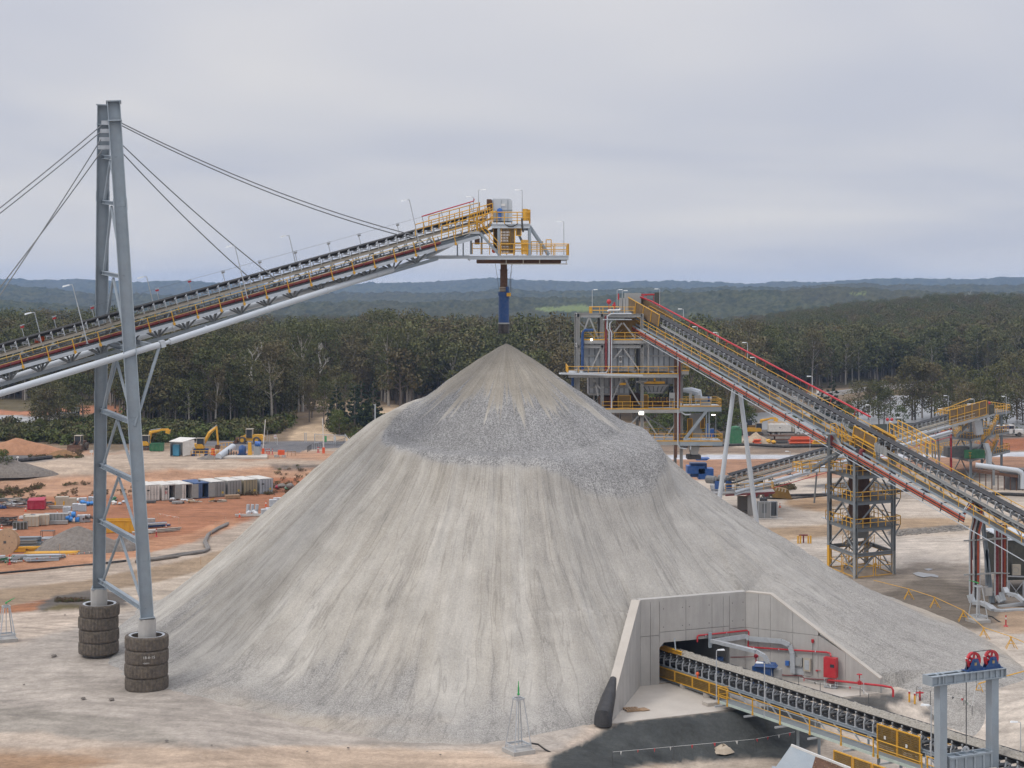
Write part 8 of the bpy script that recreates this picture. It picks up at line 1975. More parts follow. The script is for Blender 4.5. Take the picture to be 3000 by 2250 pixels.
mb=MB();mb.box(-3.5,0,0,.15,1.6,.8);part(t,'landing_leg',mb,m_rust,local=True)
t=thing('service_truck','white bonneted service truck with a blue side stripe, right of the drive tower','truck',GT(2954,1278)+V((0,0,0)))
for x in(-2.6,2.4):
 for y in(-1,1):wheel(t,x,y,.55,.4,hub=m_dark)
mb=MB();mb.box(-1.7,0,.7,4.6,2.2,1.1);mb.box(2.2,0,.7,2.6,2.0,1.0);mb.box(.4,0,.8,1.7,2.0,2.0);part(t,'body',mb,m_white,local=True)
mb=MB();mb.box(-1.6,-1.05,1.85,3.4,.05,.7);part(t,'blue_stripe',mb,m_blue,local=True);mb=MB();mb.box(.5,-1.02,1.9,1.2,.04,.7);mb.box(1.27,0,1.9,.03,1.6,.7);part(t,'window',mb,m_glass,local=True)
mb=MB();mb.box(-1.6,0,1.8,3.8,1.9,.9);part(t,'canopy',mb,m_white,local=True)
mb=MB();mb.box(0,0,.5,6.6,1.2,.3);part(t,'chassis',mb,m_dark,local=True)
t=thing('loader_bucket','yellow loader bucket with striped top parked behind the crusher deck','bucket',GT(2288,1460))
mb=MB();mb.prism([(-1.6,-1.4,.3),(1.7,-1.4,0),(1.0,-1.4,1.6),(-1.2,-1.4,2.0)],(0,2.6,0));part(t,'bucket_shell',mb,m_yeld,local=True)
for i in range(4):mb=MB();mb.prism([(-1.1+i*.52,-1.42,1.98-i*.1),(-.9+i*.52,-1.42,1.95-i*.1),(-1.0+i*.52,-1.42,1.5-i*.1),(-1.2+i*.52,-1.42,1.5-i*.1)],(0,.02,0));part(t,'stripe',mb,m_beige,local=True)
mb=MB();mb.box(-3.2,.5,.6,3.2,1.6,1.2);part(t,'loader_body',mb,m_yeld,local=True);wheel(t,-2.6,-.8,.75,.5,hub=m_dred);wheel(t,-4.4,-.8,.75,.5,hub=m_dred)
bags(2210,1297,8,[m_orange,m_red],'heap of orange red plastic pipes and barriers left of the yellow heap','barrier_heap','barriers',.75,1.6,'barrier')
bundle(2216,1302,1.8,8,.2,.0,[m_orange],'orange pipe bundle next to the yellow heap','pipe_stack','pipes',1.6,.03);bags(2248,1301,9,m_yel,'heap of yellow netting beside the dark pipes','netting_heap','netting',.6,2.0,'bundle')
bundle(2288,1298,3.4,12,.16,.0,[m_dark,m_rust,m_steel2],'dark stacked pipes in front of the trailer','pipe_stack','pipes',2.0,.03)
bundle(2346,1301,5.6,10,.22,.0,[m_orange],'long orange pipe bundle left of the yellow pipes','pipe_stack','pipes',1.8,.03);bags(2342,1293,4,[m_orange,m_pink],'orange floats behind the long orange pipe bundle','float_heap','floats',.5,1.6,'float');bundle(2400,1302,3.2,9,.17,.0,m_yel,'bundle of yellow pipes beside the transfer tower stair','pipe_stack','pipes',1.6,.02)
mb=MB();q=GT(2155,1300);mb.box(q.x,q.y,0,2.6,1.8,3.6);mb.lathe([(.02,3.6),(1.1,3.6),(1.0,4.0),(.02,4.2)],q,12);single('green_tank','green tank behind the left trestle leg','tank',mb,m_green)
t=thing('telehandler','small yellow and black machine behind the stair of the transfer tower','forklift',GT(2418,1292));mb=MB();mb.box(0,0,.5,2.2,1.6,1.0);part(t,'body',mb,m_yeld,local=True);mb=MB();mb.box(0,0,1.5,1.5,1.4,1.5);part(t,'cab',mb,m_glass,local=True)
for x in(-1,1):wheel(t,x,-.8,.5,.4)
mb=MB();mb.box(-1.4,0,.3,.12,1.2,3.2);part(t,'mast',mb,m_dark,local=True)
mb=MB();a,b=GT(2550,1275),GT(2700,1268);mb.prism([a,b,b+V((0,0,2.6)),a+V((0,0,2.6))],(0,.3,0));single('screen_fence','grey green shade cloth fence behind the crossover rails','fence',mb,mk('shade_cloth',(.1,.115,.1),.9))
t=thing('warning_beacons','two red alarm horns on a post behind the inclined belt','alarm',P(2605,1232,276));mb=MB();mb.tube(P(2606,1285,276),P(2606,1225,276),.06,5);part(t,'post',mb,m_galv)
for x in(2600,2613):mb=MB();mb.ball(P(x,1229,276),.28,8,5);part(t,'horn',mb,m_red)
sh=thing('pump_shed','small open fronted grey shed with a blue tank inside on the upper shelf','shed',GT(525,1337,2.5))
g=GT(524,1338,2.5);kx=g.y/F
def SH(x,y,d=0):return V(((x-1500)*kx,g.y+d,g.z+(1338-y)*kx))
mb=MB();mb.prism([SH(498,1337),SH(498.8,1337),SH(498.8,1293),SH(498,1293)],(0,3,0));mb.prism([SH(498,1337,3),SH(540,1337,3),SH(540,1292,3),SH(498,1292,3)],(0,.1,0));part(sh,'wall',mb,m_steel2)
mb=MB();mb.prism([SH(535,1337),SH(565,1331,1.5),SH(565,1290,1.5),SH(535,1295)],(0,.12,0));part(sh,'side_wall',mb,m_cw)
mb=MB();mb.prism([SH(496,1294,-.3),SH(536,1296,-.3),SH(567,1288,3),SH(518,1286,3.2)],(0,0,.12));part(sh,'roof',mb,m_cw)
mb=MB();mb.prism([SH(504,1336,.6),SH(522,1336,.6),SH(522,1305,.6),SH(504,1305,.6)],(0,1.6,0));single('poly_tank','bright blue square tank standing inside the small shed','tank',mb,m_cyan)
t=thing('pump_skid','blue pumps on yellow railed skid between shed and excavator','pump',GT(585,1336,2.5))
mb=MB();rail(mb,[(-1.6,-.6,0),(3.5,-.6,0),(3.5,1.2,0)],1.1,.9,.05,n=4);part(t,'handrail',mb,m_yel,local=True)
for x,m1_ in((-1.2,m_blue),(1.4,m_blue),(2.6,m_orange)):mb=MB();mb.tube((x,.2,.4),(x,.2,1.5),.35,10);mb.box(x,.2,0,.9,.9,.4);part(t,'pump',mb,m1_,local=True)
mb=MB();mb.ball((-1.5,.3,1.5),.6,10,6);part(t,'filter_vessel',mb,m_beige,local=True)
t=thing('pump_skid','large blue pump with a yellow belt guard at the end of the fallen grey pipe','pump',GT(725,1338,2.5))
mb=MB();mb.lathe([(.1,-.7),(.9,-.6),(1.15,0),(.9,.6),(.1,.7)],(-1,0,1.2),16,'x');mb.box(-1,0,0,1.8,1.4,.6);part(t,'pump_casing',mb,m_blue,local=True,smooth=True)
mb=MB();mb.prism([(.2,-.7,.2),(1.0,-.7,.2),(.8,-.7,2.8),(.2,-.7,2.9)],(0,.5,0));part(t,'belt_guard',mb,m_yel,local=True)
mb=MB();mb.tube((1.5,0,2.6),(2.6,0,2.5),.5,12);part(t,'motor',mb,m_blue2,local=True);mb=MB();mb.box(1.9,0,0,1.2,1.0,2.0);part(t,'motor_stand',mb,m_steel2,local=True)
for k in range(5):mb=MB();mb.beam((-2.2-k*.5,0,0),(-2.2-k*.5,0,1.2+random.uniform(-.2,.3)),.18,.3);part(t,'frame_post',mb,m_dark,local=True)
mb=MB();a,b=GT(640,1346,2.5),GT(682,1326,2.5);mb.tube(a+V((0,0,.5)),b+V((0,0,1.2)),.62,14);single('fallen_pipe','thick grey pipe lying on the shelf left of the blue pump','pipe',mb,m_pale,smooth=True)
mb=MB();rail(mb,[GT(640,1322,2.5),GT(680,1318,2.5)],1.6,1.0,.06,n=4);single('stair_rail','yellow rail behind the fallen grey pipe','handrail',mb,m_yel)
heap(614,1346,2.6,1.2,.9,'small dark gravel heap at the end of the fallen pipe')
skip(460,1322,2.6,1.6,1.5,0,m_green,'green skip bin left of the small shed')
mb=MB();mb.prism([GT(650,1345,2.5),GT(783,1345,2.5),GT(783,1335,2.5),GT(640,1338,2.5)],(0,0,.35));single('concrete_slab','low pale concrete slab under the blue pump','slab',mb,m_conc2)
for x,y,lb in((771,1331,'raised white boom gate arm on an orange box, left one'),(948,1328,'raised white boom gate arm on an orange box, right one near the pile')):
 q=GT(x,y,2.5);t=thing('boom_gate',lb,'boom gate',q,'raised boom gates')
 mb=MB();mb.box(0,0,0,.5,.5,1.2);part(t,'control_box',mb,m_orange,local=True)
 mb=MB();mb.tube((0,0,1.2),(.45 if x<800 else-.2,0,7.0),.11,8,.07);part(t,'boom_arm',mb,m_white,local=True)
for x,y,lb in((780,1332,'first small red post right of the left boom gate'),(785,1332,'second small red post right of the left boom gate'),(789,1332,'third small red post right of the left boom gate'),(798,1332,'small red post left of the red water barrier'),(931,1327,'left of the twin red posts beside the right boom gate'),(934,1327,'right of the twin red posts beside the right boom gate')):delineator(x,y,lb,'red and white posts at the gate')
t=thing('water_barrier','bright red plastic water barrier on grey blocks between the boom gates','barrier',GT(824,1340,2.5));mb=MB();bevbox(mb,-.65,.65,-.25,.25,.5,1.45,.1);part(t,'barrier_body',mb,m_orange,local=True);mb=MB();mb.box(-.9,0,0,.9,.6,.5);mb.box(.5,0,0,.7,.6,.5);part(t,'block',mb,m_conc,local=True)
mb=MB();q=GT(854,1335,2.5);mb.beam(q+V((-.9,0,.9)),q+V((.9,0,.85)),.1,.1);
for s in(-.8,0,.8):mb.beam(q+V((s,0,0)),q+V((s,0,.9)),.08,.08)
single('trestle_bench','low timber trestle right of the red water barrier','trestle',mb,m_wood)
t=thing('sign_board','white notice board on posts left of the boom gates','sign',GT(806,1298,2.5));mb=MB();mb.box(0,0,1.0,.55,.05,.8);part(t,'sign_panel',mb,m_white,local=True);mb=MB();mb.box(0,.05,0,.06,.06,1.2);part(t,'post',mb,m_galv,local=True);mb=MB();mb.box(0,-.03,1.35,.25,.01,.2);part(t,'symbol',mb,m_redm,local=True)
t=thing('mesh_gate','grey wire mesh site gate with steel posts near the pile edge','gate',GT(970,1299,2.5))
a,b=GT(922,1299,2.5),GT(1011,1300,2.5);mb=MB()
for p in(a,b,GT(897,1296,2.5),GT(893,1296,2.5)):mb.tube(p,p+V((0,0,2.1)),.07,6)
mb.tube(a+V((0,0,2)),b+V((0,0,1.8)),.05,6);mb.tube(a+V((0,0,.1)),b+V((0,0,.1)),.05,6);mb.tube(b+V((0,0,2)),GT(1026,1302,2.5)+V((0,0,.7)),.05,5);part(t,'gate_frame',mb,m_galv)
mb=MB()
for i in range(1,40):p=a.lerp(b,i/40);mb.beam(p+V((0,0,.1)),p+V((0,0,1.9)),.012,.012)
for i in range(1,10):mb.beam(a+V((0,0,i*.2)),b+V((0,0,i*.19)),.012,.012)
part(t,'mesh_infill',mb,m_galv)
for x,c in((954,m_lime),(981,m_white)):mb=MB();q=GT(x,1299,2.5);mb.box(q.x,q.y-.1,q.z+.3,.5,.04,1.3);part(t,'gate_sign',mb,c)
mb=MB();rail(mb,[GT(900,1325,2.5),GT(912,1318,2.5),GT(985,1308,2.5),GT(1010,1300,2.5)],1.2,.7,.035,n=4);single('black_handrail','black pedestrian rail curving round the gate island','handrail',mb,m_dark)
for i,(x,y)in enumerate(((783,1297),(789,1298),(778,1298),(812,1303))):q=GT(x,y,2.5);mb=MB();mb.tube(q,q+V((0,0,1.6 if i else 2.6)),.05,5);single('fence_post',['tall thin post left of the notice board','thin fence post beside the tall one','thin fence post left of the tall one','short white post below the notice board'][i],'post',mb,m_white if i==3 else m_galv,q)
def office(px,py,w,d,h,rz,mat,lb):
 q=GT(px,py);t=thing('site_office',lb,'site hut',q,None,rz);mb=MB();mb.box(0,0,0,w,d,h);part(t,'wall',mb,mat,local=True);mb=MB();mb.box(0,0,h,w+.3,d+.3,.14);part(t,'roof',mb,m_steel2,local=True)
 mb=MB();mb.box(w*.3,-d/2-.02,h*.5,.9,.05,.8);part(t,'window',mb,m_glass,local=True);mb=MB();mb.box(-w*.25,-d/2-.02,.05,.8,.05,2.0);part(t,'door',mb,m_cw,local=True)
office(188,1246,4.2,3.5,2.9,-.3,m_beige,'beige site hut with a small window behind the thin trees');office(220,1233,2.2,2.2,3.2,.2,m_white,'tall white site hut right of the beige one');office(172,1242,2.6,3,2.3,-.3,m_white,'low white site hut left of the beige one')
for x,y,h,lb in((26,1362,2.0,'white lamp shaped post at the far left below the gravel bank'),):q=GT(52,1362,2);mb=MB();mb.tube(q,q+V((0,0,1.4)),.06,6);mb.lathe([(.02,1.3),(.28,1.4),(.2,1.55),(.02,1.6)],q,8);single('marker_post',lb,'post',mb,m_white)
mb=MB();q=GT(268,1335,2.5);mb.box(q.x,q.y,q.z+.6,.7,.05,.5);mb.box(q.x,q.y,q.z,.06,.06,.6);single('sign_board','small white sign left of the far mast leg on the shelf','sign',mb,m_white)
heap(-5,1392,10,4,3.2,'grey gravel heap at the left edge on the shelf');heap(185,1338,4.2,2.2,1.5,'brown soil heap below the loader on the left',mk('brown_soil',A(150,115,80),.95,var=.25,bump=.8),'soil_heap','soil heap')
heap(50,1330,11,3,3.0,'orange soil bank at the far left behind the gravel',mk('orange_soil',A(188,140,108),.95,var=.2,bump=.8),'soil_heap','soil heap')
heap(2215,1300,3.6,2.2,2.6,'pale boulder heap behind the trestle',mk('pale_soil',A(196,176,152),.95,var=.25,bump=.9),'soil_heap','soil heap')
heap(2650,1838,4.6,1.6,.9,'low dark gravel windrow right of the stockpile, nearest the trestle barriers');heap(2590,1780,2.4,3.2,1.0,'low dark gravel windrow at the right toe of the stockpile')
for x,y,h,lb in((475,1300,6,''),):pass
for x,y0,y1,lb in((1099,1184,1230,'pale power pole beside the left pile shoulder'),):
 a=P(x,y1,360);mb=MB();mb.tube(V((a.x,a.y,hz(a.x,a.y))),P(x,y0,360),.14,8);mb.beam(P(x-5,y0+2,360),P(x+2,y0,360),.1,.1);single('power_pole',lb,'pole',mb,m_galv)
rg=np.random.RandomState(11)
def leaf_mat(name,c1,c2,c3):
 m=bpy.data.materials.new(name);m.use_nodes=True;n=m.node_tree.nodes;l=m.node_tree.links;b=n['Principled BSDF']
 b.inputs['Roughness'].default_value=.75;b.inputs['Specular IOR Level'].default_value=.15
 a=n.new('ShaderNodeAttribute');a.attribute_name='Tint';oi=n.new('ShaderNodeObjectInfo')
 r1=n.new('ShaderNodeMix');r1.data_type='RGBA';r1.inputs[6].default_value=(*c1,1);r1.inputs[7].default_value=(*c2,1);l.new(a.outputs['Fac'],r1.inputs[0])
 r2=n.new('ShaderNodeMix');r2.data_type='RGBA';r2.inputs[7].default_value=(*c3,1);l.new(r1.outputs[2],r2.inputs[6])
 mr_=n.new('ShaderNodeMapRange');mr_.inputs['From Min'].default_value=.3;mr_.inputs['To Max'].default_value=.75;l.new(oi.outputs['Random'],mr_.inputs['Value']);l.new(mr_.outputs[0],r2.inputs[0])
 l.new(r2.outputs[2],b.inputs['Base Color']);return m
ml_g=leaf_mat('gum_leaves',(.036,.046,.018),(.15,.155,.06),(.14,.105,.06))
ml_l=leaf_mat('light_leaves',(.035,.055,.014),(.13,.16,.045),(.1,.11,.035))
ml_d=leaf_mat('dark_needles',(.012,.022,.012),(.035,.05,.025),(.03,.04,.02))
ml_s=leaf_mat('scrub_leaves',(.035,.045,.016),(.12,.125,.045),(.12,.095,.05))
m_bark=mk('grey_brown_bark',(.15,.125,.105),.9,var=.3,scale=3);m_barkp=mk('pale_gum_bark',(.34,.31,.27),.9,var=.25,scale=2);m_dead=mk('bleached_dead_wood',(.5,.48,.45),.9,var=.15)
m_dry=leaf_mat('dry_scrub',(.05,.035,.02),(.14,.10,.055),(.12,.075,.04))
def leaves(blobs,n,size,flat=.75):
 """leaf clumps as small tilted quads spread through ellipsoid blobs"""
 V_=[];F_=[];T_=[]
 vol=np.array([b[3]**2 for b in blobs]);cnt=np.maximum(6,(n*vol/vol.sum()).astype(int))
 for(x,y,z,r),k in zip(blobs,cnt):
  d=rg.normal(size=(k,3));d/=np.linalg.norm(d,axis=1)[:,None];rad=r*rg.uniform(.35,1.05,k)**.6
  c=d*rad[:,None]*np.array([1,1,flat])+np.array([x,y,z]);tone=rg.uniform(.1,.5)
  for p,q in zip(c,d):
   s=size*rg.uniform(.55,1.2);nn=q*.6+rg.normal(size=3)*.6;nn/=np.linalg.norm(nn);u=np.cross(nn,rg.normal(size=3));u/=np.linalg.norm(u);w=np.cross(nn,u)
   b=len(V_);V_+=[p-u*s*.5,p+w*s*.32,p+u*s*.55,p-w*s*.36];F_.append((b,b+1,b+2,b+3));T_+=[min(1,tone+rg.uniform(0,.45))]*4
 return V_,F_,T_
def crown_mesh(name,blobs,n,size,mat,extra=None,flat=.75):
 v,f,t=leaves(blobs,n,size,flat);me=bpy.data.meshes.new(name)
 v=[tuple(map(float,p))for p in v];mats=[mat];nf=len(f)
 if extra:b=len(v);v+=extra[0].v;f=f+[tuple(b+i for i in q)for q in extra[0].f];t=t+[0.0]*len(extra[0].v);mats.append(extra[1])
 me.from_pydata(v,[],f);[me.materials.append(q)for q in mats]
 if extra:me.polygons.foreach_set('material_index',[0]*nf+[1]*(len(f)-nf))
 a=me.attributes.new('Tint','FLOAT','POINT');a.data.foreach_set('value',np.array(t,np.float32));return me
def gum(h,spread,nb,low=.5):
 """limbs and leaf blobs of a tall gum, height h"""
 tr_=MB();lean=rg.uniform(-.06,.06,2)*h;top=V((lean[0],lean[1],h*.8));blobs=[]
 tr_.pipe([(0,0,-.4),(lean[0]*.2,lean[1]*.2,h*.3),(lean[0]*.6,lean[1]*.6,h*.58),top],[h*.017,h*.013,h*.009,.05],6)
 for i in range(nb):
  f=low+(1-low)*(i+.5)/nb;a=i*2.4+rg.uniform(-.5,.5);rr_=spread*(1.05-.75*abs(f-.66)/.5)*rg.uniform(.45,1)
  e=V((math.cos(a)*rr_+lean[0]*f,math.sin(a)*rr_+lean[1]*f,h*min(.96,f+rg.uniform(-.04,.06))));s=V((lean[0]*f*.7,lean[1]*f*.7,h*(f*.72)))
  tr_.pipe([s,s.lerp(e,.5)+V((0,0,-.2)),e],[.1,.07,.03],4,False);blobs.append((e.x,e.y,e.z,spread*rg.uniform(.3,.52)))
 blobs.append((lean[0]*.9,lean[1]*.9,h*.9,spread*.5));return tr_,blobs
KINDS=[]
for k in range(6):
 h=[19,17,21,15,18,16][k];tr_,bl_=gum(h,[4.8,4.0,4.6,5.0,3.4,4.4][k],[13,12,14,12,11,14][k],[.34,.3,.4,.26,.36,.22][k]);bk=m_barkp if k in(2,4)else m_bark
 tf_,bf_=gum(h,[5.6,4.8,6.2,5.2,4.4,6.8][k],14,[.36,.42,.3,.4,.45,.3][k]);bl_=[(a,b,c,r*1.2)for a,b,c,r in bl_];bf_=[(a,b,c,r*1.1)for a,b,c,r in bf_];KINDS.append((h,crown_mesh('crown',bl_,1900,.55,ml_g),mesh('trunk',tr_,bk),crown_mesh('forest_tree',bf_,1000,.85,ml_g,(tf_,bk))))
for k in range(2):
 h=[9,7.5][k];tr_,bl_=gum(h,[3.2,2.8][k],10,.25);KINDS.append((h,crown_mesh('crown',bl_,1500,.42,ml_l),mesh('trunk',tr_,m_bark),None))
tr_=MB();tr_.tube((0,0,-.3),(0,0,13),.3,6,.04);bl_=[(math.cos(i*2.4)*(2.6*(1-i/34)+.2),math.sin(i*2.4)*(2.6*(1-i/34)+.2),1.8+i*.36,1.3*(1-i/40))for i in range(32)]
KINDS.append((14,crown_mesh('crown',bl_,1300,.7,ml_d,None,.5),mesh('trunk',tr_,m_bark),None))
fx=[-900,-300,0,230,330,385,640,760,850,905,1000,1100,1900,2100,2185,2190,2420,2560,3000,3900]
fy=[1165,1165,1172,1178,1190,1262,1262,1258,1232,1205,1196,1190,1238,1240,1236,1166,1138,1119,1110,1108]
pts=[]
for Y0_,Y1_,den in((385,800,26.0),(800,2120,30.0)):
 n_=int(.5*.76*(Y1_**2-Y0_**2)/den);Yr=np.sqrt(rg.uniform(Y0_**2,Y1_**2,n_));ur=rg.uniform(-.38,.38,n_);Xr=Yr*ur;Zr=height(Xr,Yr);xp,yp=px_of(Xr,Yr,Zr)
 ok=yp<np.interp(xp,fx,fy)+4*vn(Xr/6,Yr/6,9);ok&=~(inpoly(xp,yp,[(560,1166),(760,1160),(1100,1164),(1100,1200),(700,1190)])&(rg.uniform(size=n_)>.22))
 ok&=vn(Xr/30,Yr/30,55)+.5>.12
 pts.append(np.stack([Xr,Yr,Zr,xp,yp],-1)[ok])
pts=np.concatenate(pts)
sc_=rg.uniform(.55,1.2,len(pts))*(1+.3*vn(pts[:,0]/40,pts[:,1]/60,57));sc_*=1-.42*sst(560,1300,pts[:,1]);kd=rg.randint(0,6,len(pts));rt=rg.uniform(0,6.28,len(pts))
hh=np.array([KINDS[k][0]for k in range(6)])[kd]*sc_
vis=(pts[:,3]>-30)&(pts[:,3]<3030)&~((pts[:,3]>1150)&(pts[:,3]<2190)&(pts[:,4]>1080))
size=np.where(vis,hh/pts[:,1],0);front=np.argsort(-size);single_idx=front[:205]
rest=np.ones(len(pts),bool);rest[single_idx]=False
def tree(k,x,y,z,s,rz,lb,grp,nm='gum_tree'):
 t=thing(nm,lb,'tree',(x,y,z),grp,rz);t.scale=(s,s,s)
 for n2_,me in(('trunk',KINDS[k][2]),('crown',KINDS[k][1])):o=bpy.data.objects.new(n2_,me);COL.objects.link(o);o.parent=t
 return t
for i in single_idx:
 x,y,z,px,py=pts[i];side='left' if px<1200 else 'right';pale=kd[i]in(2,4)
 lb=('pale trunked' if pale else 'dark trunked')+' gum tree '+('at the forest edge left of the stockpile' if side=='left' else 'beyond the pond on the right')
 tree(int(kd[i]),x,y,z,float(sc_[i]),float(rt[i]),lb,'gum trees along the forest edge, '+side+(', pale trunks' if pale else ', dark trunks'))
def group(n,x0,x1,y0,y1,ks,s0,s1,lb,grp,z0=0.0,nm='gum_tree',step=False):
 for i in range(n):
  px=rg.uniform(x0,x1)if not step else x0+(x1-x0)*(i+rg.uniform(.1,.9))/n
  q=GT(px,rg.uniform(y0,y1),z0);tree(int(rg.choice(ks)),q.x,q.y,q.z-.1,float(rg.uniform(s0,s1)),float(rg.uniform(0,6.28)),lb,grp,nm)
group(7,105,180,1238,1268,[1,3,4],.55,.8,'thin gum tree standing in the clearing by the site huts','thin gum trees by the site huts',2.0);group(4,190,245,1236,1262,[1,4,0],.6,.85,'thin gum tree standing in front of the beige site hut','thin gum trees before the beige hut',2.0)
group(7,905,1010,1205,1262,[0,1,4],.6,.85,'lone gum tree beside the tan track left of the stockpile','gum trees along the tan track');group(9,965,1110,1240,1284,[6,7,8],.55,.9,'small bushy green tree behind the mesh gate','small trees behind the mesh gate',2.0,'small_tree')
group(10,2455,2640,1228,1262,[1,3,6,4],.6,.85,'gum tree on the near bank of the pond, behind the crossover rails','gum trees on the near bank of the pond, left',-.5,step=True);group(20,2660,3040,1232,1266,[0,1,2,3,5,5],.8,1.15,'tall gum tree behind the far right drive tower','gum trees behind the drive tower',-.5,step=True)
group(16,2005,2195,1236,1286,[6,7,5],.8,1.15,'yellow green bushy tree between the bin building and the trestle','bushy trees behind the trestle',0,'small_tree',True);group(3,2308,2400,1256,1264,[6,7],.45,.62,'dark bush on the pond edge behind the tankers','bushes on the pond edge',-.5,'small_tree',True)
group(10,1900,2000,1235,1300,[6,7],.6,1.0,'green bush seen through the legs of the bin building','bushes behind the bin building legs',0,'small_tree')
for px,py,s,lb in((2405,1246,.82,'smaller dark pointed conifer at the pond edge, left one'),(2438,1248,1.02,'taller dark pointed conifer at the pond edge, right one')):q=GT(px,py,-.5);tree(8,q.x,q.y,q.z,s,0,lb,'dark conifers at the pond','conifer')
q=GT(12,1392,2);tree(7,q.x,q.y,q.z,.62,1,'dark round bush at the left edge above the gravel heap',None,'bush');q=GT(120,1288,2);tree(6,q.x,q.y,q.z,.5,2,'dark green bush on the left below the site huts',None,'bush')
def dead(px,py,Y,h,lb,seed):
 r_=random.Random(seed);q=P(px,py,Y);mb=MB()
 def br_(p,d,L_,w,n_):
  e=p+d*L_;m_=p.lerp(e,.5)+V((r_.uniform(-.1,.1),0,r_.uniform(-.05,.1)))*L_;mb.pipe([p,m_,e],[w,w*.8,w*.55],5,False)
  if n_:
   for k in range(r_.choice((2,3))):br_(e if k else m_,(d+V((r_.uniform(-1,1),r_.uniform(-.6,.6),r_.uniform(-.2,.6)))).normalized(),L_*r_.uniform(.55,.8),w*.6,n_-1)
 br_(q,V((r_.uniform(-.15,.15),0,1)).normalized(),h*.36,h*.022,4);single('dead_tree',lb,'tree',mb,m_dead,q)
for px,py,Y,h,lb in((2698,1052,900,20,'large bleached dead tree spreading its bare branches on the wooded rise'),(2820,1062,880,9,'short bleached dead trunk right of the large dead tree'),(2395,1068,840,11,'bleached dead tree left on the rise above the inclined conveyor'),(2340,1010,1100,11,'small bleached dead tree above the red pipe'),(2848,905,1500,16,'bleached dead tree high on the right ridge'),(2970,1000,1100,13,'bleached dead tree near the right edge of the rise'),(732,1150,415,15,'bare pale dead tree in the forest left of the stockpile'),(505,1010,640,12,'bare twisted dead tree under the stay tube'),(940,1110,470,11,'bare dead tree near the left pile shoulder')):dead(px,py,Y,h,lb,int(px))
def scatter(name,arr,protos):
 col=bpy.data.collections.new(name+'_kinds')
 for i,me in enumerate(protos):col.objects.link(bpy.data.objects.new('%s_kind_%d'%(name,i),me))
 me=bpy.data.meshes.new(name);n_=len(arr);me.vertices.add(n_);me.vertices.foreach_set('co',np.ascontiguousarray(arr[:,:3],np.float32).ravel())
 for k,t_,v in(('rot','FLOAT',arr[:,3]),('siz','FLOAT',arr[:,4]),('idx','INT',arr[:,5].astype(np.int32))):a=me.attributes.new(k,t_,'POINT');a.data.foreach_set('value',np.ascontiguousarray(v,np.int32 if t_=='INT' else np.float32))
 o=bpy.data.objects.new(name,me);COL.objects.link(o);o['kind']='stuff'
 g=bpy.data.node_groups.new(name,'GeometryNodeTree');g.interface.new_socket(name='Geometry',in_out='INPUT',socket_type='NodeSocketGeometry');g.interface.new_socket(name='Geometry',in_out='OUTPUT',socket_type='NodeSocketGeometry')
 n=g.nodes;l=g.links;gi=n.new('NodeGroupInput');go=n.new('NodeGroupOutput');ci=n.new('GeometryNodeCollectionInfo');ci.inputs['Collection'].default_value=col;ci.inputs['Separate Children'].default_value=True;ci.inputs['Reset Children'].default_value=True
 ip=n.new('GeometryNodeInstanceOnPoints');ip.inputs['Pick Instance'].default_value=True
 def at_(k,t_):a=n.new('GeometryNodeInputNamedAttribute');a.data_type=t_;a.inputs['Name'].default_value=k;return a.outputs['Attribute']
 cx=n.new('ShaderNodeCombineXYZ');l.new(at_('rot','FLOAT'),cx.inputs[2]);l.new(gi.outputs[0],ip.inputs['Points']);l.new(ci.outputs[0],ip.inputs['Instance']);l.new(at_('idx','INT'),ip.inputs['Instance Index']);l.new(cx.outputs[0],ip.inputs['Rotation']);l.new(at_('siz','FLOAT'),ip.inputs['Scale']);l.new(ip.outputs[0],go.inputs[0])
 md=o.modifiers.new('scatter','NODES');md.node_group=g;return o
scatter('forest',np.stack([pts[rest,0],pts[rest,1],pts[rest,2],rt[rest],sc_[rest],kd[rest]],-1),[k[3]for k in KINDS[:6]])
def shrub(r,h,n,s,mat):return crown_mesh('shrub',[(rg.uniform(-r,r)*.6,rg.uniform(-r,r)*.6,h*rg.uniform(.3,.7),r*rg.uniform(.4,.7))for _ in range(6)],n,s,mat,None,.8)
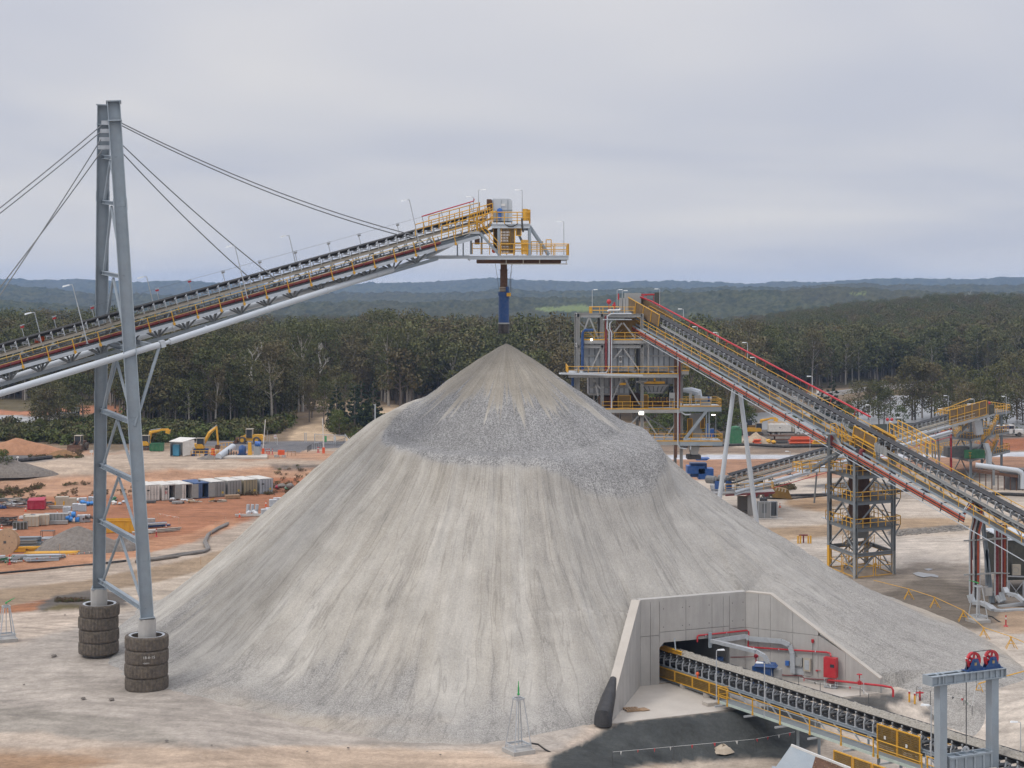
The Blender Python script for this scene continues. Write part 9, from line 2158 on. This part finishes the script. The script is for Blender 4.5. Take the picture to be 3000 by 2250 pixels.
shr=[shrub(1.5,1.9,220,.45,ml_s),shrub(1.2,2.4,220,.45,ml_s),shrub(1.8,1.5,220,.5,ml_l)];dry=[shrub(.6,.8,90,.22,m_dry),shrub(.5,.6,90,.2,ml_s)]
def patch(n,poly,s0,s1,nk,z0=0.0):
 xs,ys=zip(*poly);r=[]
 while len(r)<n:
  a=rg.uniform(min(xs),max(xs),400);b=rg.uniform(min(ys),max(ys),400);k=inpoly(a,b,poly)
  Yk=(CH-z0)*F/(b[k]-HY);Xk=(a[k]-1500)/F*Yk;kk_=vn(Xk/9,Yk/9,66)>-.22
  r+=list(zip(Xk[kk_],Yk[kk_]))
 r=np.array(r[:n]);z=height(r[:,0],r[:,1]);return np.stack([r[:,0],r[:,1],z,rg.uniform(0,6.28,n),rg.uniform(s0,s1,n),rg.randint(0,nk,n)],-1)
scatter('undergrowth',np.concatenate([patch(900,[(-60,1262),(120,1262),(230,1255),(330,1240),(390,1262),(640,1266),(760,1262),(850,1238),(880,1240),(800,1280),(690,1296),(520,1300),(430,1308),(240,1310),(110,1302),(-60,1298)],.6,1.7,3,2.0),patch(120,[(960,1262),(1150,1230),(1150,1290),(985,1292)],.6,1.3,3,2.0),patch(620,[(380,1180),(900,1195),(860,1230),(760,1258),(390,1258)],.8,2.2,3),patch(130,[(2440,1240),(3050,1232),(3050,1262),(2440,1268)],.4,1.0,3,-.5),patch(70,[(1990,1240),(2190,1240),(2190,1290),(1990,1300)],.5,1.1,3)]),shr)
scatter('dry_scrub',np.concatenate([patch(240,[(-60,1425),(250,1405),(560,1412),(880,1385),(930,1395),(860,1440),(300,1445),(-60,1465)],.35,1.1,2,.8),patch(90,[(-60,1408),(240,1382),(300,1390),(-60,1420)],.5,1.1,2,2.2),patch(60,[(170,1770),(270,1772),(250,1795),(160,1798)],.3,.7,2),patch(60,[(2270,1428),(2320,1425),(2330,1436),(2280,1440)],.6,1.2,2),patch(60,[(60,1322),(240,1326),(240,1345),(90,1345)],.5,1.1,2,2.5)]),dry)
